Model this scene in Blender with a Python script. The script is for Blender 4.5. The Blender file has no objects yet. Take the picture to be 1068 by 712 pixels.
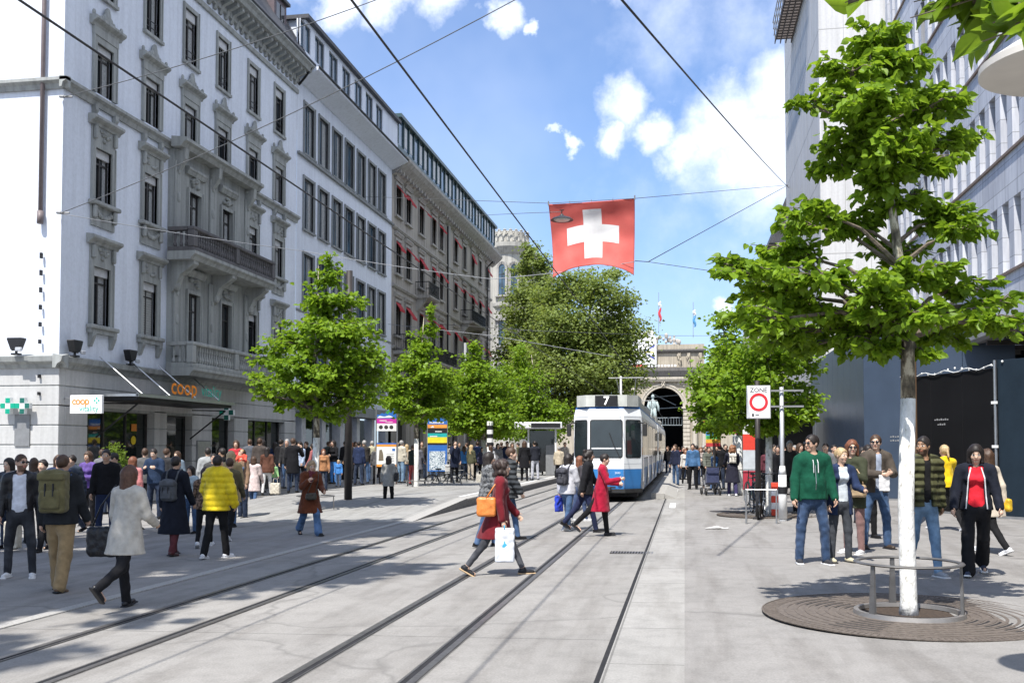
import bpy, math, random
import numpy as np
from mathutils import Vector, Matrix
R = random.Random(11)
rad = math.radians
scene = bpy.context.scene
col = scene.collection
# ------------------------------------------------------------------ camera geometry (photograph 1068 x 712)
FPX = 1050.0; PIT = rad(2.2); YAW = math.atan(180/1050); CX = 534.0; CY = 427.0; CAMZ = 1.68
SUN_EL = rad(59); SUN_AZ = rad(17)      # shadows run towards +Y, turned SUN_AZ towards +X
def gz(X): return 0.013*max(-20.0, min(12.0, X))
def ray(px, py):
    x = (px-CX)/FPX; y = -(py-CY)/FPX
    f = math.cos(PIT)-y*math.sin(PIT); z = math.sin(PIT)+y*math.cos(PIT)
    return Vector((x*math.cos(YAW)-f*math.sin(YAW), x*math.sin(YAW)+f*math.cos(YAW), z))
def G(px, py):
    r = ray(px, py); t = 10
    for i in range(40): t = (gz(r.x*t)-CAMZ)/r.z
    return Vector((r.x*t, r.y*t, gz(r.x*t)))
def onX(px, py, X):
    r = ray(px, py); t = X/r.x; return Vector((X, r.y*t, CAMZ+r.z*t))
def onY(px, py, Y):
    r = ray(px, py); t = Y/r.y; return Vector((r.x*t, Y, CAMZ+r.z*t))
# ------------------------------------------------------------------ materials
MATS = {}
def nmat(name):
    m = bpy.data.materials.new(name); m.use_nodes = True
    nt = m.node_tree; b = nt.nodes['Principled BSDF']; return m, nt, b
def ramp(nt, fac, stops):
    r = nt.nodes.new('ShaderNodeValToRGB'); e = r.color_ramp.elements
    e[0].position = stops[0][0]; e[0].color = (*stops[0][1], 1)
    e[1].position = stops[-1][0]; e[1].color = (*stops[-1][1], 1)
    for p, c in stops[1:-1]:
        x = e.new(p); x.color = (*c, 1)
    nt.links.new(fac, r.inputs[0]); return r.outputs[0]
def coords(nt, kind='Object', scale=(1,1,1)):
    t = nt.nodes.new('ShaderNodeTexCoord'); mp = nt.nodes.new('ShaderNodeMapping')
    mp.inputs['Scale'].default_value = scale
    nt.links.new(t.outputs[kind], mp.inputs[0]); return mp.outputs[0]
def noise(nt, vec, scale, detail=4, rough=.55):
    n = nt.nodes.new('ShaderNodeTexNoise'); n.inputs['Scale'].default_value = scale
    n.inputs['Detail'].default_value = detail; n.inputs['Roughness'].default_value = rough
    nt.links.new(vec, n.inputs['Vector']); return n.outputs[0]
def mixc(nt, fac, a, b, mode='MIX'):
    m = nt.nodes.new('ShaderNodeMix'); m.data_type = 'RGBA'; m.blend_type = mode
    for s, v in ((0, fac), (6, a), (7, b)):
        if hasattr(v, 'links'): nt.links.new(v, m.inputs[s])
        else: m.inputs[s].default_value = v if s == 0 else (*v, 1)
    return m.outputs[2]
def bump(nt, b, h, strength=.2, dist=.02):
    bp = nt.nodes.new('ShaderNodeBump'); bp.inputs['Strength'].default_value = strength
    bp.inputs['Distance'].default_value = dist
    nt.links.new(h, bp.inputs['Height']); nt.links.new(bp.outputs[0], b.inputs['Normal'])
def mat(name, c, rough=.6, metal=0, var=.12, scale=6, bmp=0, bscale=None, spec=.4, detail=5, trans=0, coordk='Object'):
    """surface with a little procedural tone variation of its own"""
    if name in MATS: return MATS[name]
    m, nt, b = nmat(name)
    v = coords(nt, coordk)
    n = noise(nt, v, scale, detail)
    lo = tuple(x*(1-var) for x in c); hi = tuple(min(1, x*(1+var)) for x in c)
    o = ramp(nt, n, [(.3, lo), (.7, hi)])
    nt.links.new(o, b.inputs['Base Color'])
    b.inputs['Roughness'].default_value = rough; b.inputs['Metallic'].default_value = metal
    b.inputs['Specular IOR Level'].default_value = spec
    if bmp: bump(nt, b, noise(nt, v, bscale or scale*4, 4), bmp)
    if trans:
        t = nt.nodes.new('ShaderNodeBsdfTranslucent'); nt.links.new(o, t.inputs[0])
        ms = nt.nodes.new('ShaderNodeMixShader'); ms.inputs[0].default_value = trans
        nt.links.new(b.outputs[0], ms.inputs[1]); nt.links.new(t.outputs[0], ms.inputs[2])
        nt.links.new(ms.outputs[0], nt.nodes['Material Output'].inputs[0])
    MATS[name] = m; return m
def cloth(c, kind='plain'):
    """fabric; the name carries the colour so that equal fabrics are shared"""
    key = 'fabric_%s_%02x%02x%02x' % (kind, *[int(min(.999, x)*255) for x in c])
    if key in MATS: return MATS[key]
    m, nt, b = nmat(key); v = coords(nt)
    n = noise(nt, v, 9, 4)
    sp = .22 if kind != 'denim' else .35
    o = ramp(nt, n, [(.3, tuple(x*(1-sp) for x in c)), (.7, tuple(min(1, x*(1+sp)) for x in c))])
    if kind == 'denim':
        n2 = noise(nt, v, 3.2, 2)
        o = mixc(nt, ramp(nt, n2, [(.45, (0,0,0)), (.7, (.45,.45,.45))]), o, tuple(min(1, x*2.2+.05) for x in c))
    if kind == 'camo':
        n2 = noise(nt, v, 22, 2)
        o = mixc(nt, ramp(nt, n2, [(.47, (0,0,0)), (.53, (1,1,1))]), o, tuple(x*.28 for x in c))
    if kind == 'band':
        w = nt.nodes.new('ShaderNodeTexWave'); w.bands_direction = 'Z'; w.inputs['Scale'].default_value = 3.4
        w.inputs['Distortion'].default_value = .3
        nt.links.new(v, w.inputs[0])
        o = mixc(nt, ramp(nt, w.outputs[0], [(.55, (0,0,0)), (.75, (1,1,1))]), o, tuple(x*.3 for x in c))
    nt.links.new(o, b.inputs['Base Color'])
    b.inputs['Roughness'].default_value = {'leather': .38, 'puffer': .42, 'band': .45}.get(kind, .85)
    b.inputs['Specular IOR Level'].default_value = .35 if kind == 'leather' else .12
    if kind not in ('leather',):
        b.inputs['Sheen Weight'].default_value = .12 if max(c) > .1 else .02
    bump(nt, b, noise(nt, v, 14 if kind != 'leather' else 25, 3), .35, .02)
    MATS[key] = m; return m
# ------------------------------------------------------------------ mesh builder
class MB:
    def __init__(s): s.v = []; s.f = []; s.m = []; s.mats = []; s.mi = 0
    def use(s, m):
        if m not in s.mats: s.mats.append(m)
        s.mi = s.mats.index(m); return s
    def add(s, vs, fs):
        o = len(s.v); s.v.extend([tuple(p) for p in vs]); s.f.extend([tuple(i+o for i in f) for f in fs]); s.m.extend([s.mi]*len(fs)); return s
    def box(s, x0, x1, y0, y1, z0, z1, M=None, bev=0):
        if x1 < x0: x0, x1 = x1, x0
        if y1 < y0: y0, y1 = y1, y0
        if z1 < z0: z0, z1 = z1, z0
        if bev:
            b = min(bev, (x1-x0)*.45, (y1-y0)*.45, (z1-z0)*.45)
            import itertools
            vs = []; idx = {}
            for i, X in enumerate((x0, x1)):
                for j, Y in enumerate((y0, y1)):
                    for k, Z in enumerate((z0, z1)):
                        sx, sy, sz = (1-2*i), (1-2*j), (1-2*k)
                        idx[i,j,k] = len(vs)
                        vs += [(X, Y+sy*b, Z+sz*b), (X+sx*b, Y, Z+sz*b), (X+sx*b, Y+sy*b, Z)]
            q = idx; fs = []
            for i in (0, 1):
                fs.append([q[i,0,0], q[i,1,0], q[i,1,1], q[i,0,1]]); fs.append([q[0,i,0]+1, q[1,i,0]+1, q[1,i,1]+1, q[0,i,1]+1])
                fs.append([q[0,0,i]+2, q[1,0,i]+2, q[1,1,i]+2, q[0,1,i]+2])
            for a in (0, 1):
                for c in (0, 1):
                    fs.append([q[0,a,c]+1, q[1,a,c]+1, q[1,a,c]+2, q[0,a,c]+2])
                    fs.append([q[a,0,c]+0, q[a,1,c]+0, q[a,1,c]+2, q[a,0,c]+2])
                    fs.append([q[a,c,0]+0, q[a,c,1]+0, q[a,c,1]+1, q[a,c,0]+1])
            for t in idx.values(): fs.append([t, t+1, t+2])
        else:
            vs = [(x0,y0,z0),(x1,y0,z0),(x1,y1,z0),(x0,y1,z0),(x0,y0,z1),(x1,y0,z1),(x1,y1,z1),(x0,y1,z1)]
            fs = [(0,3,2,1),(4,5,6,7),(0,1,5,4),(1,2,6,5),(2,3,7,6),(3,0,4,7)]
        if M is not None: vs = [M @ Vector(p) for p in vs]
        return s.add(vs, fs)
    def quad(s, a, b, c, d): return s.add([a, b, c, d], [(0, 1, 2, 3)])
    def tube(s, pts, r, n=8, caps=True):
        pts = [Vector(p) for p in pts]; rs = r if isinstance(r, (list, tuple)) else [r]*len(pts)
        vs = []; fs = []; pu = None
        for i, p in enumerate(pts):
            d = (pts[min(i+1, len(pts)-1)]-pts[max(i-1, 0)])
            d = d.normalized() if d.length > 1e-9 else Vector((0,0,1))
            if pu is None:
                u = d.cross(Vector((0,0,1)) if abs(d.z) < .95 else Vector((1,0,0))).normalized()
            else:
                u = pu-d*pu.dot(d); u = u.normalized() if u.length > 1e-6 else d.orthogonal().normalized()
            pu = u; w = d.cross(u)
            for k in range(n):
                a = 2*math.pi*k/n; vs.append(p+(u*math.cos(a)+w*math.sin(a))*rs[i])
        for i in range(len(pts)-1):
            for k in range(n):
                fs.append((i*n+k, i*n+(k+1) % n, (i+1)*n+(k+1) % n, (i+1)*n+k))
        if caps:
            fs.append(tuple(range(n-1, -1, -1))); fs.append(tuple((len(pts)-1)*n+k for k in range(n)))
        return s.add(vs, fs)
    def lathe(s, prof, c=(0,0,0), n=24, M=None):
        vs = []; fs = []
        for r, z in prof:
            for k in range(n):
                a = 2*math.pi*k/n; p = Vector((r*math.cos(a), r*math.sin(a), z))
                if M is not None: p = M @ p
                vs.append(p+Vector(c))
        for i in range(len(prof)-1):
            for k in range(n): fs.append((i*n+k, i*n+(k+1) % n, (i+1)*n+(k+1) % n, (i+1)*n+k))
        return s.add(vs, fs)
    def prism(s, poly, f, a, b):
        """poly (2-D) swept from a to b through f(p, q, t)"""
        n = len(poly); vs = [f(p, q, a) for p, q in poly]+[f(p, q, b) for p, q in poly]
        fs = [tuple(range(n-1, -1, -1)), tuple(range(n, 2*n))]+[(i, (i+1) % n, n+(i+1) % n, n+i) for i in range(n)]
        return s.add(vs, fs)
    def ell(s, c, r, nu=12, nv=8, M=None):
        vs = []; fs = []
        for i in range(nv+1):
            t = math.pi*i/nv
            for k in range(nu):
                a = 2*math.pi*k/nu; p = Vector((r[0]*math.sin(t)*math.cos(a), r[1]*math.sin(t)*math.sin(a), r[2]*math.cos(t)))
                if M is not None: p = M @ p
                vs.append(p+Vector(c))
        for i in range(nv):
            for k in range(nu): fs.append((i*nu+k, i*nu+(k+1) % nu, (i+1)*nu+(k+1) % nu, (i+1)*nu+k))
        return s.add(vs, fs)
    def build(s, name, m=None, parent=None, smooth=False, angle=None):
        if not s.f: return None
        me = bpy.data.meshes.new(name); me.from_pydata(s.v, [], s.f)
        for x in (s.mats if s.mats else [m]): me.materials.append(x)
        if s.mats: me.polygons.foreach_set('material_index', s.m)
        me.validate(); me.update()
        import bmesh
        bm = bmesh.new(); bm.from_mesh(me); bmesh.ops.recalc_face_normals(bm, faces=bm.faces); bm.to_mesh(me); bm.free()
        if smooth or angle:
            me.polygons.foreach_set('use_smooth', [True]*len(me.polygons))
            if angle:
                try: me.set_sharp_from_angle(angle=rad(angle))
                except Exception: pass
        o = bpy.data.objects.new(name, me); col.objects.link(o); o.parent = parent
        return o
def tag(o, label=None, cat=None, group=None, kind=None):
    if label: o['label'] = label
    if cat: o['category'] = cat
    if group: o['group'] = group
    if kind: o['kind'] = kind
    return o
def empty(name, loc=(0,0,0), rz=0):
    o = bpy.data.objects.new(name, None); col.objects.link(o); o.location = loc; o.rotation_euler = (0,0,rz)
    o.empty_display_size = .2; return o
def copy_tree(o, parent=None):
    c = o.copy(); col.objects.link(c); c.parent = parent
    for ch in [x for x in KIDS.get(o.name, [])] or list(o.children): copy_tree(ch, c)
    return c
KIDS = {}
def text_mesh(mb, txt, size, f, depth=.01, bold=False, spacing=1.0, align='CENTER'):
    """adds lettering (built-in font) to a mesh builder; f maps (x, y, n) to a point"""
    cu = bpy.data.curves.new('lettering', 'FONT'); cu.body = txt; cu.size = size; cu.align_x = align; cu.align_y = 'CENTER'
    cu.space_character = spacing; cu.resolution_u = 2; cu.offset = .012*size if bold else 0
    o = bpy.data.objects.new('lettering', cu); col.objects.link(o)
    dg = bpy.context.evaluated_depsgraph_get(); dg.update()
    me = o.evaluated_get(dg).to_mesh()
    vs = [tuple(v.co) for v in me.vertices]; fs = [tuple(p.vertices) for p in me.polygons]
    o.evaluated_get(dg).to_mesh_clear()
    bpy.data.objects.remove(o); bpy.data.curves.remove(cu)
    if vs: mb.add([f(x, y, depth) for x, y, z in vs], fs)
    return mb
# ================================================================== camera, world, sun
cam = bpy.data.cameras.new('camera'); co = bpy.data.objects.new('camera', cam); col.objects.link(co)
co.location = (0, 0, CAMZ); co.rotation_euler = (math.pi/2+PIT, 0, YAW)
cam.sensor_width = 36; cam.lens = 36*FPX/1068; cam.shift_y = (CY-356)/1068; cam.clip_end = 5000; cam.clip_start = .05
scene.camera = co
w = bpy.data.worlds.new('World'); scene.world = w; w.use_nodes = True
nt = w.node_tree; bg = nt.nodes['Background']
sky = nt.nodes.new('ShaderNodeTexSky'); sky.sky_type = 'NISHITA'; sky.sun_disc = False
sky.sun_elevation = SUN_EL; sky.air_density = 1.0; sky.dust_density = 1.2; sky.ozone_density = 1.6; sky.altitude = 400
# shadows run towards (sin az, cos az): the sun stands in the direction (-sin az, -cos az)
sky.sun_rotation = math.pi+SUN_AZ
bg.inputs[1].default_value = .15
tc = nt.nodes.new('ShaderNodeTexCoord')
def vmath(op, a, b=None):
    n = nt.nodes.new('ShaderNodeVectorMath'); n.operation = op
    nt.links.new(a, n.inputs[0])
    if b is not None:
        if hasattr(b, 'links'): nt.links.new(b, n.inputs[1])
        else: n.inputs[1].default_value = b
    return n
def fm(op, a, b=None, c=None, clamp=False):
    n = nt.nodes.new('ShaderNodeMath'); n.operation = op; n.use_clamp = clamp
    for i, x in enumerate((a, b, c)):
        if x is None: continue
        if hasattr(x, 'links'): nt.links.new(x, n.inputs[i])
        else: n.inputs[i].default_value = x
    return n.outputs[0]
D = vmath('NORMALIZE', tc.outputs['Generated']).outputs[0]
D0 = D
_w = nt.nodes.new('ShaderNodeTexNoise'); _w.inputs['Scale'].default_value = 11; _w.inputs['Detail'].default_value = 6; _w.inputs['Roughness'].default_value = .62; nt.links.new(D0, _w.inputs['Vector'])
_s = nt.nodes.new('ShaderNodeVectorMath'); _s.operation = 'SUBTRACT'; nt.links.new(_w.outputs[1], _s.inputs[0]); _s.inputs[1].default_value = (.5, .5, .5)
_m = nt.nodes.new('ShaderNodeVectorMath'); _m.operation = 'SCALE'; _m.inputs[3].default_value = .10; nt.links.new(_s.outputs[0], _m.inputs[0])
DW = vmath('NORMALIZE', vmath('ADD', D0, _m.outputs[0]).outputs[0]).outputs[0]
def nz(scale, detail, rough=.55):
    n = nt.nodes.new('ShaderNodeTexNoise'); n.inputs['Scale'].default_value = scale; n.inputs['Detail'].default_value = detail
    n.inputs['Roughness'].default_value = rough
    nt.links.new(D, n.inputs['Vector']); return n.outputs[0]
edge = fm('MULTIPLY', fm('SUBTRACT', nz(7, 7, .6), .5), .34)
edge2 = fm('MULTIPLY', fm('SUBTRACT', nz(34, 6, .6), .5), .075)
cl = None
# cumulus banks: direction and angular radius of each billow
for px, py, r in [(790,165,72),(745,150,44),(765,120,45),(815,100,48),(715,155,26),(655,112,32),(640,140,20),(690,135,24),(593,156,11),(574,148,9),(455,-12,36),(400,-12,30),(525,12,22),(345,-4,28),(552,26,12),(760,178,26),(845,130,62),(748,322,14),(630,-60,55),(300,-90,70),(640,345,20),(700,-240,150),(-300,150,160),(1400,100,200),(1250,260,120),(2600,-900,900)]:
    d = ray(px, py).normalized()
    k = vmath('DOT_PRODUCT', DW, tuple(d)).outputs['Value']
    ang = fm('ARCCOSINE', fm('MINIMUM', k, .99999))
    a = fm('SUBTRACT', 1, fm('DIVIDE', ang, r/1050.0))
    cl = a if cl is None else fm('MAXIMUM', cl, a)
for v_, r in (((.95, -.1, .45), .55), ((.8, -.5, .9), .5), ((.3, -.9, .5), .55), ((-.2, -1, .3), .4), ((.9, .35, .75), .36), ((.1, -.35, 1), .35)):   # unseen banks added to brighten the shade, over right-hand roofs and behind the camera
    k = vmath('DOT_PRODUCT', DW, tuple(Vector(v_).normalized())).outputs['Value']
    cl = fm('MAXIMUM', cl, fm('SUBTRACT', 1, fm('DIVIDE', fm('ARCCOSINE', fm('MINIMUM', k, .99999)), r)))
cl = fm('ADD', fm('ADD', cl, fm('MULTIPLY', edge, 2.5)), fm('MULTIPLY', edge2, 6))
mr = nt.nodes.new('ShaderNodeMapRange'); mr.interpolation_type = 'SMOOTHSTEP'
nt.links.new(cl, mr.inputs[0]); mr.inputs[1].default_value = -.22; mr.inputs[2].default_value = .8
# thin veil
veil = nt.nodes.new('ShaderNodeMapRange'); nt.links.new(nz(2.6, 5), veil.inputs[0]); veil.inputs[1].default_value = .42; veil.inputs[2].default_value = .8; veil.inputs[4].default_value = .3
dens = fm('MAXIMUM', fm('MULTIPLY', mr.outputs[0], .9), veil.outputs[0])
mx = nt.nodes.new('ShaderNodeMix'); mx.data_type = 'RGBA'
tint = nt.nodes.new('ShaderNodeMix'); tint.data_type = 'RGBA'; tint.blend_type = 'MULTIPLY'; tint.inputs[0].default_value = 1
nt.links.new(sky.outputs[0], tint.inputs[6]); tint.inputs[7].default_value = (.515, .665, .87, 1)
nt.links.new(dens, mx.inputs[0]); nt.links.new(tint.outputs[2], mx.inputs[6])
cb = nt.nodes.new('ShaderNodeMix'); cb.data_type = 'RGBA'; nt.links.new(nz(12, 5), cb.inputs[0])
cb.inputs[6].default_value = (4.9, 5.25, 6.0, 1); cb.inputs[7].default_value = (6.0, 6.2, 6.7, 1)
nt.links.new(cb.outputs[2], mx.inputs[7])
sz = nt.nodes.new('ShaderNodeSeparateXYZ'); nt.links.new(D0, sz.inputs[0])
hz = fm('MULTIPLY', fm('POWER', fm('SUBTRACT', 1, fm('ABSOLUTE', sz.outputs[2])), 4), .62)      # pale air towards the horizon
mh = nt.nodes.new('ShaderNodeMix'); mh.data_type = 'RGBA'; nt.links.new(hz, mh.inputs[0]); nt.links.new(mx.outputs[2], mh.inputs[6]); mh.inputs[7].default_value = (2.9, 3.5, 4.15, 1)
nt.links.new(mh.outputs[2], bg.inputs[0])
sl = bpy.data.lights.new('sun', 'SUN'); so = bpy.data.objects.new('sun', sl); col.objects.link(so)
sl.energy = 4.4; sl.angle = rad(.53); sl.color = (1, .955, .89)
sd = Vector((math.sin(SUN_AZ)*math.cos(SUN_EL), math.cos(SUN_AZ)*math.cos(SUN_EL), -math.sin(SUN_EL)))
so.rotation_euler = sd.to_track_quat('-Z', 'Y').to_euler(); so.location = (-20, -40, 60)
vs_ = scene.view_settings; vs_.view_transform = 'Standard'; vs_.look = 'None'; vs_.gamma = 1; vs_.exposure = .80; vs_.use_curve_mapping = False
scene.cycles.max_bounces = 6; scene.cycles.diffuse_bounces = 3; scene.cycles.glossy_bounces = 3; scene.cycles.transmission_bounces = 4; scene.cycles.transparent_max_bounces = 6
scene.cycles.use_denoising = True; scene.cycles.use_adaptive_sampling = True; scene.cycles.caustics_reflective = False; scene.cycles.caustics_refractive = False
scene.cycles.sample_clamp_indirect = 8

# ================================================================== ground
def ground_mat(name, c, speck=.25, big=.1, cracks=0, joint=None, rough=.85):
    m, nt, b = nmat(name); v = coords(nt)
    n1 = noise(nt, v, .35, 5, .6); n2 = noise(nt, v, 60, 3); n3 = noise(nt, v, 3.5, 5, .65)
    o = ramp(nt, n1, [(.3, tuple(x*(1-big) for x in c)), (.7, tuple(x*(1+big) for x in c))])
    o = mixc(nt, 1, o, ramp(nt, n2, [(.3, (1-speck,)*3), (.7, (1,)*3)]), 'MULTIPLY')
    o = mixc(nt, 1, o, ramp(nt, n3, [(.32, (.84,.84,.84)), (.55, (1,)*3)]), 'MULTIPLY')
    n5 = noise(nt, coords(nt, scale=(1, .12, 1)), 2.4, 5, .6)
    o = mixc(nt, 1, o, ramp(nt, n5, [(.36, (.80,.79,.78)), (.52, (1,)*3)]), 'MULTIPLY')
    # dark chewing-gum spots and stains
    vo = nt.nodes.new('ShaderNodeTexVoronoi'); vo.inputs['Scale'].default_value = 1.7; nt.links.new(v, vo.inputs['Vector'])
    o = mixc(nt, ramp(nt, vo.outputs['Distance'], [(.018, (.5,)*3), (.035, (0,)*3)]), o, tuple(x*.45 for x in c))
    vo = nt.nodes.new('ShaderNodeTexVoronoi'); vo.inputs['Scale'].default_value = .9; nt.links.new(v, vo.inputs['Vector'])
    o = mixc(nt, ramp(nt, vo.outputs['Distance'], [(.012, (.7,)*3), (.022, (0,)*3)]), o, tuple(min(.8, x*1.7) for x in c))
    if cracks:
        vc = nt.nodes.new('ShaderNodeTexVoronoi'); vc.feature = 'DISTANCE_TO_EDGE'; vc.inputs['Scale'].default_value = .16
        wv = nt.nodes.new('ShaderNodeVectorMath'); wv.operation = 'ADD'
        nn = nt.nodes.new('ShaderNodeTexNoise'); nn.inputs['Scale'].default_value = .8; nn.inputs['Detail'].default_value = 4; nt.links.new(v, nn.inputs['Vector'])
        sc_ = nt.nodes.new('ShaderNodeVectorMath'); sc_.operation = 'SCALE'; sc_.inputs[3].default_value = 1.1; nt.links.new(nn.outputs[1], sc_.inputs[0])
        nt.links.new(v, wv.inputs[0]); nt.links.new(sc_.outputs[0], wv.inputs[1]); nt.links.new(wv.outputs[0], vc.inputs['Vector'])
        o = mixc(nt, ramp(nt, vc.outputs['Distance'], [(.0018, (cracks,)*3), (.0055, (0,)*3)]), o, tuple(x*.5 for x in c))
    if joint:
        br = nt.nodes.new('ShaderNodeTexBrick'); br.inputs['Scale'].default_value = 1; br.offset = 0
        br.inputs['Brick Width'].default_value = joint[0]; br.inputs['Row Height'].default_value = joint[1]
        br.inputs['Mortar Size'].default_value = joint[2]; br.inputs['Mortar Smooth'].default_value = .2
        br.inputs['Color1'].default_value = (1,1,1,1); br.inputs['Color2'].default_value = (.93,.93,.93,1); br.inputs['Mortar'].default_value = (.55,.55,.55,1)
        nt.links.new(v, br.inputs['Vector']); o = mixc(nt, 1, o, br.outputs[0], 'MULTIPLY')
    nt.links.new(o, b.inputs['Base Color']); b.inputs['Roughness'].default_value = rough; b.inputs['Specular IOR Level'].default_value = .3
    bump(nt, b, n2, .15, .004)
    return m
M_plaza = ground_mat('plaza_asphalt', (.285,.273,.258), cracks=.8)
M_lane = ground_mat('tram_lane_concrete', (.30,.288,.27), cracks=.6, joint=(200, 9.0, .012))
M_slab = ground_mat('granite_slabs', (.35,.34,.32), speck=.2, joint=(.6, 1.6, .01))
M_platform = ground_mat('platform_paving', (.33,.325,.31), joint=(.5, .5, .008))
M_far = ground_mat('far_ground', (.25,.245,.235))
M_steel = mat('rail_steel', (.2,.185,.17), rough=.42, metal=.75, var=.3, scale=20)
M_groove = mat('rail_groove', (.016,.016,.018), rough=.95, var=.3)
M_seal = mat('rail_sealant', (.10,.097,.09), rough=.8, var=.4, scale=3)
M_white = mat('white_road_paint', (.72,.72,.69), rough=.7, var=.12, scale=14)
M_kerb = mat('kerb_granite', (.33,.32,.30), rough=.8, var=.25, scale=40)
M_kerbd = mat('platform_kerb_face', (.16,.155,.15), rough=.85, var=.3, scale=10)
def sheet(name, x0, x1, y0, y1, dz, m, nx=1):
    mb = MB(); n = nx
    xs = [x0+(x1-x0)*i/n for i in range(n+1)]
    vs = []; fs = []
    for X in xs: vs += [(X, y0, gz(X)+dz), (X, y1, gz(X)+dz)]
    for i in range(n): fs.append((2*i, 2*i+2, 2*i+3, 2*i+1))
    mb.add(vs, fs); o = mb.build(name, m); tag(o, kind='structure'); return o
# one base sheet to the horizon
mb = MB()
xs = [-3000, -20, 12, 3000]; vs = []
for X in xs: vs += [(X, -800, gz(X)-.012), (X, 4000, gz(X)-.012)]
mb.add(vs, [(2*i, 2*i+2, 2*i+3, 2*i+1) for i in range(3)])
tag(mb.build('ground', M_far), kind='structure')
KX = -6.62
sheet('plaza', -60, KX-.16, -40, 240, 0, M_plaza, 8)
sheet('tram_lane', KX, -.66, -40, 240, -.004, M_lane, 2)
sheet('slab_band', -.62, -.012, -40, 240, 0, M_slab)
sheet('pavement', -.012, 14, -40, 240, -.0005, M_plaza, 4)
# narrow kerb along the plaza
mb = MB()
Y = -30
while Y < 100:
    for X0, X1 in ((KX-.16, KX),):
        mb.box(X0, X1, Y+.006, Y+1.0, gz(X0)-.1, gz(X0)+.012, bev=.004)
    Y += 1.0
tag(mb.build('kerb', M_kerb), kind='structure')
# rails: head, groove and flange set flush in the lane
def rail(X, side, dark):
    z = gz(X)
    a = MB()
    a.use(M_steel).add([(X-.03, -30, z+.004), (X+.03, -30, z+.004), (X+.03, 235, z+.004), (X-.03, 235, z+.004)], [(0,1,2,3)])
    s = side
    a.add([(X+s*.075, -30, z+.004), (X+s*.09, -30, z+.004), (X+s*.09, 235, z+.004), (X+s*.075, 235, z+.004)], [(0,1,2,3)])
    a.use(M_groove).add([(X+s*.03, -30, z+.001), (X+s*.075, -30, z+.001), (X+s*.075, 235, z+.001), (X+s*.03, 235, z+.001)], [(0,1,2,3)])
    a.use(M_seal).add([(X-.045 if s > 0 else X-.105, -30, z-.0015), (X+.105 if s > 0 else X+.045, -30, z-.0015), (X+.105 if s > 0 else X+.045, 235, z-.0015), (X-.045 if s > 0 else X-.105, 235, z-.0015)], [(0,1,2,3)])
    o = a.build('tram_rail'); tag(o, kind='structure'); return o
for X, s in ((-2.96, 1), (-1.98, -1), (-5.66, 1), (-4.68, -1)): rail(X, s, 0)
# drain slot along the slabs
mb = MB(); mb.use(M_groove).box(-.66, -.62, -30, 235, gz(-.6)-.05, gz(-.6)+.0005)
tag(mb.build('drain_slot'), kind='structure')
# drain grate set in the lane
g = G(661, 576); mb = MB()
mb.use(M_groove).box(g.x-.38, g.x+.3, g.y-.16, g.y+.16, g.z-.02, g.z+.0005)
mb.use(M_steel)
for i in range(15): mb.box(g.x-.36+i*.046, g.x-.338+i*.046, g.y-.15, g.y+.15, g.z, g.z+.004)
for yy in (-.16, .15): mb.box(g.x-.38, g.x+.3, g.y+yy, g.y+yy+.01, g.z, g.z+.005)
tag(mb.build('drain_grate'), 'iron drain grate with thin bars set in the concrete beside the long slot', 'drain grate')
# painted dashes
for i, (px, py, l) in enumerate(((701, 527, 2.4), (704.5, 511, 3.0))):
    g = G(px, py); mb = MB(); mb.add([(g.x-.07, g.y-l/2, g.z+.006), (g.x+.1, g.y-l/2, g.z+.006), (g.x+.1, g.y+l/2, g.z+.006), (g.x-.07, g.y+l/2, g.z+.006)], [(0,1,2,3)])
    tag(mb.build('road_marking', M_white), kind='structure')
# low wedge of granite where the right-hand platform starts
mb = MB(); zz = gz(-.8)
mb.use(M_kerb)
mb.prism([(-1.12, -.01), (-.68, -.01), (-.68, .17), (-1.06, .2), (-1.12, .18)], lambda p, q, t: (p, t, q+zz), 34.2, 150)
mb.prism([(-.68, -.01), (-.25, -.01), (-.3, .02), (-.68, .17)], lambda p, q, t: (p, t, q+zz), 34.25, 150)
tag(mb.build('platform_kerb_by_tram'), kind='structure')
# left platform: raised, its front ramping down towards the camera
def platform():
    mb = MB(); z0 = gz(-7)
    ya, yb, yc = 23.6, 29.9, 140
    h = .26
    X0 = -6.5; X1 = -13
    mb.use(M_kerb)
    pts = []
    # ramp block kerb
    mb.add([(X0, ya, z0), (X0-.35, ya, z0), (X0-.35, yb, z0+h), (X0, yb, z0+h), (X0, yb, z0), (X0, ya, z0-.05)],
           [(0, 1, 2, 3)])
    mb.use(M_kerbd).add([(X0, ya, z0-.01), (X0, yb, z0-.01), (X0, yb, z0+h), (X0, ya, z0)], [(0,1,2,3)])
    mb.box(X0-.35, X0-.005, yb, yc, z0-.05, z0+h-.06)
    mb.use(M_kerb).box(X0-.36, X0+.015, yb, yc, z0+h-.06, z0+h, bev=.012)
    mb.use(M_white).box(X0-.5, X0-.38, yb+1, yc, z0+h-.02, z0+h+.004)
    mb.use(M_platform).add([(X0-.35, ya, z0+.002), (X1, ya, gz(X1)-.004), (X1, yb, z0+h-.004), (X0-.35, yb, z0+h-.004)], [(0,1,2), (0,2,3)])
    mb.add([(X0-.35, yb, z0+h-.004), (X1, yb, z0+h-.004), (X1, yc, z0+h-.004), (X0-.35, yc, z0+h-.004)], [(0,1,2,3)])
    q = gz(X1-2)-.004
    mb.add([(X1, ya, gz(X1)-.004), (X1, yb, z0+h-.004), (X1-2, yb, q), (X1, yc, z0+h-.004), (X1-2, yc, q)], [(0,1,2), (1,3,4,2)])
    tag(mb.build('platform'), kind='structure')
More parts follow.
